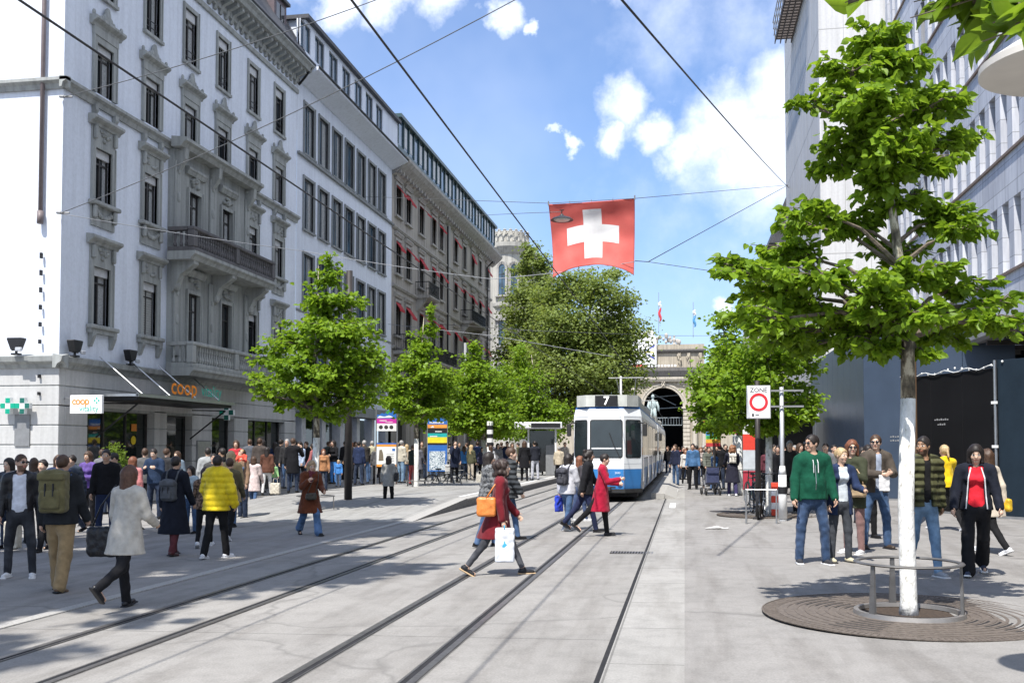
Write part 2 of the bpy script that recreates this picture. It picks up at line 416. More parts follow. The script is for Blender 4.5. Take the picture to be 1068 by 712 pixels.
# ================================================================== buildings
class Fac:
    """wall frame: u runs along the wall, z up, n out of the wall"""
    def __init__(s, kind, pos): s.k = kind; s.p = pos
    def f(s, u, z, n):
        if s.k == 'E': return (s.p+n, u, z)
        if s.k == 'W': return (s.p-n, u, z)
        return (u, s.p-n, z)
    def box(s, mb, u0, u1, z0, z1, n0, n1, bev=0):
        a = s.f(u0, z0, n0); b = s.f(u1, z1, n1)
        return mb.box(a[0], b[0], a[1], b[1], a[2], b[2], bev=bev)
    def prof(s, mb, poly, u0, u1):           # poly of (n, z)
        return mb.prism(poly, lambda p, q, t: s.f(t, q, p), u0, u1)
    def tube(s, mb, pts, r, n=6): return mb.tube([s.f(*p) for p in pts], r, n)
def wall_holes(fc, mb, u0, u1, z0, z1, holes, depth=.3):
    us = sorted(set([u0, u1]+[h[0] for h in holes]+[h[1] for h in holes])); zs = sorted(set([z0, z1]+[h[2] for h in holes]+[h[3] for h in holes]))
    us = [u for u in us if u0 <= u <= u1]; zs = [z for z in zs if z0 <= z <= z1]
    for i in range(len(us)-1):
        zz = None
        for j in range(len(zs)-1):
            cu = (us[i]+us[i+1])/2; cz = (zs[j]+zs[j+1])/2
            hole = any(h[0] < cu < h[1] and h[2] < cz < h[3] for h in holes)
            if not hole and zz is None: zz = zs[j]
            if (hole or j == len(zs)-2) and zz is not None:
                ze = zs[j] if hole else zs[j+1]
                mb.quad(fc.f(us[i], zz, 0), fc.f(us[i+1], zz, 0), fc.f(us[i+1], ze, 0), fc.f(us[i], ze, 0)); zz = None
    for h in holes:
        a, b, c, d = h[:4]
        for p, q in (((a, c), (a, d)), ((a, d), (b, d)), ((b, d), (b, c)), ((b, c), (a, c))):
            mb.quad(fc.f(*p, 0), fc.f(*q, 0), fc.f(*q, -depth), fc.f(*p, -depth))
def glass(name, c=(.02,.025,.03), rough=.06, spec=.9, var=.5, inner=None):
    if name in MATS: return MATS[name]
    m, nt, b = nmat(name); v = coords(nt)
    n = noise(nt, v, .9, 2)
    nt.links.new(ramp(nt, n, [(.3, tuple(x*(1-var) for x in c)), (.7, tuple(x*(1+var) for x in c))]), b.inputs['Base Color'])
    b.inputs['Roughness'].default_value = rough; b.inputs['Specular IOR Level'].default_value = spec
    bump(nt, b, noise(nt, v, 1.3, 1), .03, .05)
    MATS[name] = m; return m
def plaster(name, c, dirt=.75, sc=1.2, streak=True, rough=.85):
    m, nt, b = nmat(name); v = coords(nt); v2 = coords(nt, scale=(2.5, 2.5, .12))
    o = ramp(nt, noise(nt, v, sc*.4, 5, .6), [(.3, tuple(x*.93 for x in c)), (.7, c)])
    o = mixc(nt, 1, o, ramp(nt, noise(nt, v, 9, 5, .65), [(.3, (.9,)*3), (.6, (1,)*3)]), 'MULTIPLY')
    if streak: o = mixc(nt, 1, o, ramp(nt, noise(nt, v2, 1.6, 5, .6), [(.3, (dirt,)*3), (.58, (1,)*3)]), 'MULTIPLY')
    nt.links.new(o, b.inputs['Base Color']); b.inputs['Roughness'].default_value = rough; b.inputs['Specular IOR Level'].default_value = .25
    bump(nt, b, noise(nt, v, 30, 4), .12, .01)
    MATS[name] = m; return m
G_dark = glass('window_glass'); G_blue = glass('window_glass_blue', (.05,.09,.13), .05)
G_shop = glass('shop_glass', (.012,.016,.016), .04, .8)
M_wall1 = plaster('white_render', (.72,.765,.85), .88)
M_stone1 = plaster('grey_green_stone', (.37,.385,.375), .62)
M_rust = plaster('grey_banded_stone', (.52,.52,.51), .82)
M_wall2 = plaster('pale_render', (.70,.745,.83), .9)
M_stone2 = plaster('window_stone_grey', (.27,.285,.29), .75)
M_stone3 = plaster('brown_sandstone', (.40,.37,.33), .6)
M_stone3b = plaster('brown_sandstone_trim', (.40,.385,.36), .6)
M_stone4 = plaster('pale_limestone', (.47,.455,.41), .6)
M_slate = mat('slate_roof', (.055,.057,.065), .6, var=.3, scale=8)
M_iron = mat('dark_iron', (.02,.02,.022), .5, .4, var=.3)
M_frame = mat('dark_window_frame', (.035,.033,.032), .5, var=.3)
M_roll = mat('roller_shutter', (.34,.345,.33), .6, var=.08, scale=3)
M_blind = mat('pale_box_blind', (.5,.51,.52), .6)
M_curt = mat('net_curtain', (.32,.33,.33), .9, var=.3, scale=14)
M_alu = mat('brushed_metal', (.45,.46,.47), .35, .85, var=.1)
M_grey = mat('grey_paint', (.22,.225,.23), .5, .2)
M_black = mat('black_metal', (.018,.018,.02), .5, .2)
M_red = mat('red_awning', (.45,.03,.04), .8, trans=.2)
M_inside = mat('shop_interior', (.05,.045,.04), .8, var=.7, scale=1.5)
M_bronze = mat('bronze_cladding', (.13,.075,.04), .4, .6)

def window(fc, par, u, w, z0, z1, st, n=-.16, shutter=False, style='cas', frame=M_frame, pane=G_dark, curtain=True, label=None):
    """frame object (with surround) and one pane as its child"""
    mb = MB()
    h = z1-z0; t = .055
    mb.use(frame)
    for a, b, c, d in ((u-w/2, u-w/2+t, z0, z1), (u+w/2-t, u+w/2, z0, z1), (u-w/2+t, u+w/2-t, z0, z0+t), (u-w/2+t, u+w/2-t, z1-t, z1)):
        fc.box(mb, a, b, c, d, n-.02, n+.05)
    if style == 'cas':
        fc.box(mb, u-.035, u+.035, z0+t, z1-t, n-.015, n+.045)
        fc.box(mb, u-w/2+t, u-.035, z1-h*.28, z1-h*.28+.06, n-.015, n+.04); fc.box(mb, u+.035, u+w/2-t, z1-h*.28, z1-h*.28+.06, n-.015, n+.04)
    elif style == 'two':
        fc.box(mb, u-.03, u+.03, z0+t, z1-t, n-.015, n+.045)
    if st: st(fc, mb, u, w, z0, z1)
    o = mb.build('window', parent=par)
    p = MB()
    if shutter:
        p.use(M_roll)
        k = int(h/.09)
        for i in range(k):
            a = z0+t+(h-2*t)*i/k; fc.box(p, u-w/2+t, u+w/2-t, a, a+(h-2*t)/k-.012, n-.05, n+.03)
        p.build('shutter', parent=o)
    else:
        p.use(pane).quad(fc.f(u-w/2+t, z0+t, n-.01), fc.f(u+w/2-t, z0+t, n-.01), fc.f(u+w/2-t, z1-t, n-.01), fc.f(u-w/2+t, z1-t, n-.01))
        p.build('pane', parent=o)
        if curtain and R.random() < .7:
            c = MB(); c.use(M_curt); s = R.choice((-1, 1)); k = R.uniform(.3, .6)
            for s in ((-1, 1) if R.random() < .5 else (s,)):
                a = u+s*(w/2-t); b = a-s*w*k*.6
                fc.box(c, min(a, b)+.01, max(a, b)-.01, z0+t+.02, z1-t-.02, n-.008, n-.002)
            c.build('curtain', parent=o)
    return o
def blob_orn(fc, mb, u, z, w, h, n=.1, seed=0):
    r = random.Random(seed)
    for i in range(9):
        a = r.uniform(-.5, .5)*w; b = r.uniform(-.5, .5)*h
        mb.ell(fc.f(u+a, z+b, n*.5), (n*.8, w*.16, h*.2) if fc.k in 'EW' else (w*.16, n*.8, h*.2), 6, 4)
def surround_sides(fc, mb, u, w, z0, z1, e=.2, n=.07):
    fc.box(mb, u-w/2-e, u-w/2, z0-.02, z1+e, -.1, n); fc.box(mb, u+w/2, u+w/2+e, z0-.02, z1+e, -.1, n)
    fc.box(mb, u-w/2, u+w/2, z1, z1+e, -.1, n)
    fc.box(mb, u-w/2-e-.003, u-w/2-e+.05, z0-.02, z1+e+.003, 0, n+.03); fc.box(mb, u+w/2+e-.05, u+w/2+e+.003, z0-.02, z1+e+.003, 0, n+.03)
def hood(fc, mb, u, w, z, out=.28):
    fc.prof(mb, [(0, z), (.1, z), (.14, z+.08), (out*.8, z+.13), (out, z+.18), (out, z+.25), (out*.9, z+.28), (0, z+.31)], u-w/2, u+w/2)
def sur_ped(fc, mb, u, w, z0, z1):            # third floor: hood with carved crest
    mb.use(M_stone1); surround_sides(fc, mb, u, w, z0, z1, .22)
    mb.use(M_blind); fc.box(mb, u-w/2, u+w/2, z1-.3, z1-.0, -.13, -.06); mb.use(M_stone1)
    fc.box(mb, u-w/2-.24, u+w/2+.24, z1+.22, z1+.5, -.02, .1); hood(fc, mb, u, w+.8, z1+.5, .3)
    for i, (a, b, c) in enumerate(((0, .22, .3), (-.17, .1, .18), (.17, .1, .18), (-.33, .05, .12), (.33, .05, .12), (0, .42, .14))):
        mb.ell(fc.f(u+a, z1+.8+b, .1), (.1, c*.6, c), 8, 6)
    for s in (-1, 1): mb.ell(fc.f(u+s*(w/2+.33), z1+.88, .12), (.07, .07, .12), 6, 5)
def sur_mid(fc, mb, u, w, z0, z1):            # carved frieze under a hood, apron below the sill
    mb.use(M_stone1); surround_sides(fc, mb, u, w, z0, z1, .2)
    mb.use(M_blind); fc.box(mb, u-w/2, u+w/2, z1-.28, z1-.0, -.13, -.06); mb.use(M_stone1)
    fc.box(mb, u-w/2-.2, u+w/2+.2, z1+.2, z1+.72, -.02, .06); blob_orn(fc, mb, u, z1+.45, w*.75, .34, .11, int(u*7))
    for s in (-1, 1): fc.box(mb, u+s*(w/2+.1)-.07, u+s*(w/2+.1)+.07, z1+.25, z1+.7, .06, .18, bev=.03)
    hood(fc, mb, u, w+.78, z1+.72, .3)
    fc.box(mb, u-w/2-.34, u+w/2+.34, z0-.16, z0-.02, 0, .24, bev=.03)
def sur_apron(fc, mb, u, w, z0, z1):
    sur_mid(fc, mb, u, w, z0, z1)
    fc.box(mb, u-w/2-.2, u+w/2+.2, z0-.85, z0-.16, -.02, .06)
    for i in range(7):
        a = (i-3)/3; mb.ell(fc.f(u+a*w*.42, z0-.36-.16*(1-a*a), .09), (.07, .1, .09), 6, 5)
    for s in (-1, 1): fc.box(mb, u+s*(w/2+.1)-.09, u+s*(w/2+.1)+.09, z0-.62, z0-.16, .06, .2, bev=.05)
def sur_br(fc, mb, u, w, z0, z1):             # first floor: sill on two brackets
    sur_mid(fc, mb, u, w, z0, z1)
    fc.box(mb, u-w/2-.3, u+w/2+.3, z0-.3, z0-.16, 0, .16)
    for s in (-1, 1): fc.prof(mb, [(0, z0-.75), (.06, z0-.75), (.2, z0-.4), (.2, z0-.3), (0, z0-.3)], u+s*(w/2+.12)-.09, u+s*(w/2+.12)+.09)
def sur_plain(fc, mb, u, w, z0, z1):
    mb.use(M_stone1); surround_sides(fc, mb, u, w, z0, z1, .16, .05)
    mb.use(M_blind); fc.box(mb, u-w/2, u+w/2, z1-.35, z1-.0, -.13, -.06); mb.use(M_stone1)
    fc.box(mb, u-w/2-.2, u+w/2+.2, z0-.14, z0-.02, 0, .12)
    mb.use(M_iron)
    for zz in (z0+.25, z0+.5): fc.box(mb, u-w/2+.02, u+w/2-.02, zz, zz+.025, -.04, -.015)

# ---------------------------------------------------------------- B1: white corner building
def b1():
    fc = Fac('E', -19.4); Y0, Y1 = 28.75, 48.2
    root = empty('corner_building', (-25, 38, 0)); root['label'] = 'white five-storey corner building with carved grey window surrounds and stone balconies'; root['category'] = 'building'
    base = Vector((-25, 38, 0))
    parts = []
    cols = [30.97, 34.06, 36.97, 39.83, 42.91, 45.88]
    W = .98
    floors = [(5.8, 7.75, sur_br), (9.95, 11.75, sur_apron), (13.62, 15.3, sur_ped), (17.0, 19.15, sur_plain), (21.0, 23.0, sur_plain)]
    holes = []; bay = [(36.97), (39.83)]
    for z0, z1, st in floors[:4]:
        for u in cols:
            if u in bay and z1 < 13: continue
            holes.append((u-W/2, u+W/2, z0, z1))
    bh = (35.35, 42.0, 4.6, 13.2)
    mb = MB().use(M_wall1); wall_holes(fc, mb, Y0, Y1, 4.62, 20.3, holes+[bh])
    # end wall towards the side street, with its own windows out of sight to the left
    fe = Fac('S', Y0); wall_holes(fe, mb, -34, -19.4, 4.62, 20.3, [])
    fn = Fac('S', Y1); mb.quad((-34, Y1, 0), (-19.4, Y1, 0), (-19.4, Y1, 21), (-34, Y1, 21))
    parts.append(mb.build('wall'))
    # ground floor, banded stone
    mb = MB().use(M_rust)
    gh = [(30.25, 34.5, -.3, 3.05), (35.4, 37.4, -.3, 3.0), (39.1, 41.2, -.3, 3.2), (42.6, 46.8, -.3, 3.3)]
    us = [Y0]+[x for h in gh for x in (h[0], h[1])]+[Y1]
    zs = [-.4, .55]+[.55+.62*i for i in range(1, 7)]
    for i in range(len(zs)-1):
        a, b = zs[i]+.018, zs[i+1]-.018
        if a > 4.2: break
        b = min(b, 4.28)
        for j in range(0, len(us), 2): 
            if a < 3.0: fc.box(mb, us[j]+(.0 if j else .256), us[j+1], a, b, -.4, .06, bev=.012)
        if a >= 3.0: fc.box(mb, Y0+.256, Y1, a, b, -.4, .06, bev=.012)
        mb.box(-34, -19.342, Y0-.06, Y0+.25, a, b, bev=.012)
    mb.use(M_stone1)
    for j in range(0, len(us), 2): fc.box(mb, us[j]+.02, us[j+1]-.02, -.4, 3.1, -.4, .035)
    fc.box(mb, Y0+.02, Y1-.02, 2.95, 4.3, -.35, .035); mb.box(-34, -19.39, Y0-.035, Y0+.2, -.4, 4.3)
    # ledge that wraps the corner
    pr = [(0, 4.2), (.1, 4.2), (.16, 4.32), (.3, 4.4), (.34, 4.56), (.0, 4.64)]
    fc.prof(mb, pr, Y0-.34, Y1); fe.prof(mb, pr, -34, -19.06)
    parts.append(mb.build('ground_floor'))
    mb = MB().use(M_stone1)
    # belt course with little brackets
    pr = [(0, 13.1), (.08, 13.1), (.12, 13.25), (.24, 13.32), (.24, 13.42), (0, 13.47)]
    fc.prof(mb, pr, Y0-.24, Y1); fe.prof(mb, pr, -34, -19.16)
    for u in cols:
        for s in (-1, 1): fc.prof(mb, [(0, 12.72), (.05, 12.72), (.16, 12.95), (.16, 13.12), (0, 13.12)], u+s*.6-.09, u+s*.6+.09)
    parts.append(mb.build('belt_course'))
    # bay of stone with balconies
    fb = Fac('E', -19.15)
    mb = MB().use(M_stone1)
    bw = [(36.97, 9.9, 11.75), (39.83, 9.9, 11.75), (36.97, 5.3, 7.75), (39.83, 5.3, 7.75)]
    wall_holes(fb, mb, 35.35, 42.0, 4.6, 13.15, [(u-.5, u+.5, a, b) for u, a, b in bw])
    mb.quad((-19.4, 35.35, 4.6), (-19.15, 35.35, 4.6), (-19.15, 35.35, 13.15), (-19.4, 35.35, 13.15)); mb.quad((-19.4, 42, 4.6), (-19.15, 42, 4.6), (-19.15, 42, 13.15), (-19.4, 42, 13.15))
    for u in (35.55, 38.4, 41.2+.55):
        for z0, z1 in ((5.2, 8.4), (9.9, 12.7)):
            fb.box(mb, u-.2, u+.2, z0, z1, 0, .09, bev=.02)
            mb.ell(fb.f(u, z0+1.4, .1), (.05, .12, .2), 8, 6); mb.ell(fb.f(u, z0+2.4, .1), (.05, .1, .12), 8, 6)
        fb.prof(mb, [(0, 12.2), (.12, 12.3), (.4, 12.75), (.44, 13.15), (0, 13.15)], u-.14, u+.14)
        blob_orn(fb, mb, u, 12.95, .3, .3, .14, int(u*3))
    fb.prof(mb, [(0, 13.15), (.4, 13.15), (.5, 13.3), (.62, 13.36), (.62, 13.48), (0, 13.55)], 35.1, 42.25)
    for u, a, b in bw: blob_orn(fb, mb, u, b+.42, .7, .34, .12, int(u*5+a))
    parts.append(mb.build('bay'))
    for u, a, b in bw: parts.append(window(fb, None, u, .96, a, b, lambda fc_, m_, u_, w_, a_, b_: (m_.use(M_stone1), surround_sides(fc_, m_, u_, w_, a_, b_, .14), hood(fc_, m_, u_, w_+.6, b_+.65, .2))))
    # balconies: slab, balusters, rail, brackets
    def balcony(u0, u1, z, top, m, brk):
        mb = MB().use(M_stone1)
        fb.prof(mb, [(0, z-.32), (.95, z-.32), (1.02, z-.2), (1.12, z-.12), (1.12, z), (0, z)], u0, u1)
        if brk:
            for u in (u0+.5, (u0+u1)/2, u1-.5):
                fb.prof(mb, [(0, z-1.5), (.08, z-1.45), (.2, z-1.2), (.35, z-.85), (.7, z-.62), (.92, z-.45), (.92, z-.32), (0, z-.32)], u-.19, u+.19)
                mb.ell(fb.f(u, z-1.25, .14), (.12, .21, .2), 8, 6)
        s_ = mb.build('balcony'); mb = MB().use(m)
        for n0, n1, a, b in ((.84, 1.06, u0+.02, u1-.02),):
            fb.box(mb, a, b, z+.003, z+.16, n0, n1, bev=.02); fb.box(mb, a-.03, b+.03, top-.14, top, n0-.03, n1+.05, bev=.03)
        for ue in (u0+.02, u1-.24):
            fb.box(mb, ue, ue+.22, z+.004, z+.16, 0, .84); fb.box(mb, ue-.02, ue+.24, top-.14, top-.002, 0, .8)
            for n in (.25, .5, .7): mb.lathe([(.04, 0), (.075, .08), (.04, .22), (.06, .4), (.04, top-z-.3)], fb.f(ue+.11, z+.16, n), 8)
        nb = 3; L = (u1-u0)
        for k in range(nb):
            uc = u0+.14+(L-.28)*k/(nb-1); fb.box(mb, uc-.15, uc+.15, z+.16, top-.14, .82, 1.09, bev=.02)
        for k in range(nb-1):
            a = u0+.14+(L-.28)*k/(nb-1)+.25; b = u0+.14+(L-.28)*(k+1)/(nb-1)-.25; q = int((b-a)/.19)
            for i in range(q+1):
                mb.lathe([(.045, 0), (.05, .04), (.08, .15), (.05, .3), (.035, .42), (.06, .48), (.06, top-z-.3)], fb.f(a+(b-a)*i/q, z+.16, .95), 8)
        r_ = mb.build('balustrade', smooth=False); r_.parent = s_
        return s_
    M_dkbal = plaster('sooty_stone', (.14,.135,.14), .7)
    parts.append(balcony(34.9, 42.5, 9.1, 10.02, M_dkbal, True))
    parts.append(balcony(34.9, 42.5, 4.72, 5.68, M_stone1, False))
    # windows
    for k, (z0, z1, st) in enumerate(floors[:4]):
        for i, u in enumerate(cols):
            if u in bay and z1 < 13: continue
            parts.append(window(fc, None, u, W, z0, z1, st, shutter=(k == 0 and i in (1, 5))))
    # crowning cornice on modillions
    mb = MB().use(M_stone1)
    fc.box(mb, Y0, Y1, 19.75, 19.95, 0, .1); fc.box(mb, Y0-.1, Y1, 20.3, 20.55, 0, .15)
    y = Y0+.2
    while y < Y1-.2:
        fc.prof(mb, [(0, 20.1), (.08, 20.12), (.2, 20.45), (.62, 20.62), (.62, 20.8), (0, 20.8)], y, y+.2); y += .52
    fc.prof(mb, [(0, 20.8), (.75, 20.8), (.82, 20.95), (.95, 21.05), (.95, 21.2), (0, 21.25)], Y0-.9, Y1+.02)
    fe.prof(mb, [(0, 20.8), (.75, 20.8), (.82, 20.95), (.95, 21.05), (.95, 21.2), (0, 21.25)], -34, -18.5)
    parts.append(mb.build('cornice'))
    mb = MB().use(M_slate)
    mb.add([(-18.6, Y0-.7, 21.26), (-18.6, Y1+.02, 21.26), (-20.6, Y1+.02, 24.6), (-20.6, Y0+1.4, 24.6), (-34, Y0-.7, 21.26), (-34, Y0+1.4, 24.6), (-26, Y1+.02, 26), (-26, Y0+6, 26)],
           [(0,1,2,3), (4,0,3,5), (3,2,6,7), (5,3,7,5)[:3]+(7,)] if False else [(0,1,2,3), (4,0,3,5), (3,2,6,7), (5,3,7)])
    roof = mb.build('roof'); parts.append(roof)
    for u in (33, 37.5, 42, 46.2):
        mb = MB().use(mat('dormer_cladding', (.10,.075,.085), .6)); fc.box(mb, u-.75, u+.75, 21.7, 23.75, -1.6, -.1); 
        mb.use(M_slate); fc.prof(mb, [(-1.9, 23.75), (.06, 23.75), (.06, 23.9), (-.9, 24.15), (-1.9, 24.1)], u-.9, u+.9)
        mb.use(G_dark); fc.box(mb, u-.5, u+.5, 22, 23.5, -.11, -.095); mb.use(M_frame)
        fc.box(mb, u-.03, u+.03, 22, 23.5, -.09, -.07)
        d = mb.build('dormer'); d.parent = roof
    # gutter end and downpipe
    mb = MB().use(M_iron); mb.tube([(-18.5, Y0-.6, 21.2), (-18.5, Y1+.1, 21.2)], .09, 8); mb.tube([(-18.5, Y1-.2, 21.1), (-18.9, Y1-.1, 20.6), (-19.3, Y1-.05, 20.2)], .06)
    parts.append(mb.build('gutter'))
    mb = MB().use(mat('drainpipe_brown', (.16,.13,.13), .5)); 
    px = onY(42, 230, Y0-.12)
    mb.tube([(px.x, Y0-.12, 22), (px.x, Y0-.12, px.z)], .07, 8); mb.tube([(px.x, Y0-.12, px.z+.3), (px.x+.02, Y0-.16, px.z-.1)], .1, 8)
    parts.append(mb.build('downpipe', smooth=True))
    # side cable with little clips down the corner
    mb = MB().use(M_iron)
    cx = onY(41, 400, Y0-.1).x
    for k in range(9):
        mb = MB().use(M_iron); mb.box(cx-.03, cx+.03, Y0-.16, Y0-.07, 3.9-k*.01+(-.55+k*.55), 4.0+(-.55+k*.55)); parts.append(mb.build('cable_clip'))
    # shop fronts
    for h in gh:
        mb = MB().use(M_frame)
        for a, b, c, d in ((h[0], h[0]+.09, -.2, h[3]), (h[1]-.09, h[1], -.2, h[3]), (h[0]+.09, h[1]-.09, h[3]-.12, h[3]), (h[0]+.09, h[1]-.09, -.25, .22)):
            fc.box(mb, a, b, c, d, -.34, -.24)
        n = max(1, round((h[1]-h[0])/1.5))
        for i in range(1, n): 
            u = h[0]+(h[1]-h[0])*i/n; fc.box(mb, u-.03, u+.03, .22, h[3]-.12, -.33, -.25)
        o = mb.build('shop_window'); mb = MB().use(G_shop)
        mb.quad(fc.f(h[0], -.2, -.3), fc.f(h[1], -.2, -.3), fc.f(h[1], h[3], -.3), fc.f(h[0], h[3], -.3)); q = mb.build('pane'); q.parent = o
        parts.append(o)
    # yellow and orange stickers on the first shop window
    mb = MB().use(mat('yellow_sticker', (.75,.55,.02), .6)); q = onX(139, 459, -19.68)
    for k in range(1): mb.lathe([(0, 0), (.16, 0), (.16, .012), (0, .012)], (q.x, q.y, q.z), 14, Matrix.Rotation(math.pi/2, 4, 'Y'))
    mb.use(mat('orange_sticker', (.65,.22,.03), .6)); q = onX(140, 446, -19.68); mb.box(q.x, q.x+.012, q.y-.2, q.y+.15, q.z-.12, q.z+.14)
    parts.append(mb.build('window_sticker'))
    # grey recessed panel by the corner
    mb = MB().use(M_grey); a = onY(16, 432, Y0-.07); b = onY(31, 465, Y0-.07); mb.box(a.x, b.x, Y0-.1, Y0-.05, b.z, a.z); parts.append(mb.build('wall_cabinet'))
    mb = MB().use(M_grey); a = onX(196, 455, -19.3); fc.box(mb, 37.75, 38.9, .4, 2.0, .06, .1); mb.use(M_alu); fc.box(mb, 37.8, 38.85, .45, 1.95, .1, .11); parts.append(mb.build('notice_panel'))
    for p in parts:
        p.parent = root; p.location = tuple(-base)
    return root
def reparent(parts, root):
    b = root.location
    for p in parts:
        if p is None: continue
        p.parent = root; p.location = (-b.x, -b.y, -b.z)
    return root
b1()

# ---------------------------------------------------------------- B2: plain white building
def b2():
    fc = Fac('E', -19.4); Y0, Y1 = 48.22, 65.1
    root = empty('office_building', (-25, 56, 0)); root['label'] = 'plain pale office building with rows of tall grey-framed windows and a set-back attic'; root['category'] = 'building'
    cols = [onX(p, 100, -19.4).y for p in (322.4, 337.6, 351.7, 364.5, 376.7, 388.1, 398.4)]
    W = 1.35; parts = []
    rows = [(17.0, 19.6), (13.05, 15.7), (9.1, 11.75), (5.2, 7.8)]
    mb = MB().use(M_wall2); wall_holes(fc, mb, Y0, Y1, 4.1, 21.0, [(u-W/2, u+W/2, a, b) for u in cols for a, b in rows], .25)
    parts.append(mb.build('wall'))
    def st(fc, mb, u, w, a, b):
        mb.use(M_stone2); surround_sides(fc, mb, u, w, a, b, .14, .06); fc.box(mb, u-w/2-.18, u+w/2+.18, a-.12, a-.02, 0, .14)
    for a, b in rows:
        for u in cols: parts.append(window(fc, None, u, W, a, b, st, -.12, style='two', frame=mat('grey_window_frame', (.15,.16,.17), .5), pane=G_blue))
    mb = MB().use(M_stone2); fc.box(mb, Y0, Y1, 16.72, 16.84, 0, .16); fc.box(mb, Y0, Y1, 8.7, 8.8, 0, .05); parts.append(mb.build('belt_course'))
    mb = MB().use(M_wall2); fc.prof(mb, [(0, 20.5), (.1, 20.5), (1.1, 20.95), (1.15, 21.1), (0, 21.2)], Y0-.01, Y1); 
    mb.use(M_iron); mb.tube([(-18.25, Y0, 21.1), (-18.25, Y1, 21.1)], .07, 6); parts.append(mb.build('eaves'))
    fa = Fac('E', -19.0)
    mb = MB().use(M_wall2)
    ac = [onX(p, 60, -19.0).y for p in (318.5, 333.5, 348, 361.5, 374, 385.5, 396)]
    wall_holes(fa, mb, Y0, Y1, 21.15, 23.6, [(u-.7, u+.7, 22.0, 23.4) for u in ac], .2)
    mb.quad((-19.0, Y0, 21.1), (-26, Y0, 21.1), (-26, Y0, 23.6), (-19.0, Y0, 23.6))
    parts.append(mb.build('attic_wall'))
    for u in ac: parts.append(window(fa, None, u, 1.4, 22.0, 23.4, None, -.1, style='two', frame=mat('grey_window_frame', (.15,.16,.17), .5), pane=G_blue, curtain=False))
    mb = MB().use(M_slate); mb.box(-27, -18.75, Y0-.2, Y1, 23.6, 23.8); parts.append(mb.build('roof'))
    # street level: canopy, columns and dark glass
    mb = MB().use(M_stone2); fc.box(mb, Y0, Y1, 3.5, 4.1, -.4, .5, bev=.03); parts.append(mb.build('shop_canopy'))
    mb = MB().use(G_shop); mb.quad(fc.f(Y0, -.3, -1.4), fc.f(Y1, -.3, -1.4), fc.f(Y1, 3.5, -1.4), fc.f(Y0, 3.5, -1.4)); parts.append(mb.build('shop_window'))
    for i in range(6):
        u = Y0+1.2+i*2.95; mb = MB().use(mat('column_render', (.5,.51,.53), .7)); fc.box(mb, u-.28, u+.28, -.3, 3.5, -.5, .02, bev=.02); parts.append(mb.build('column'))
    reparent(parts, root)
b2()

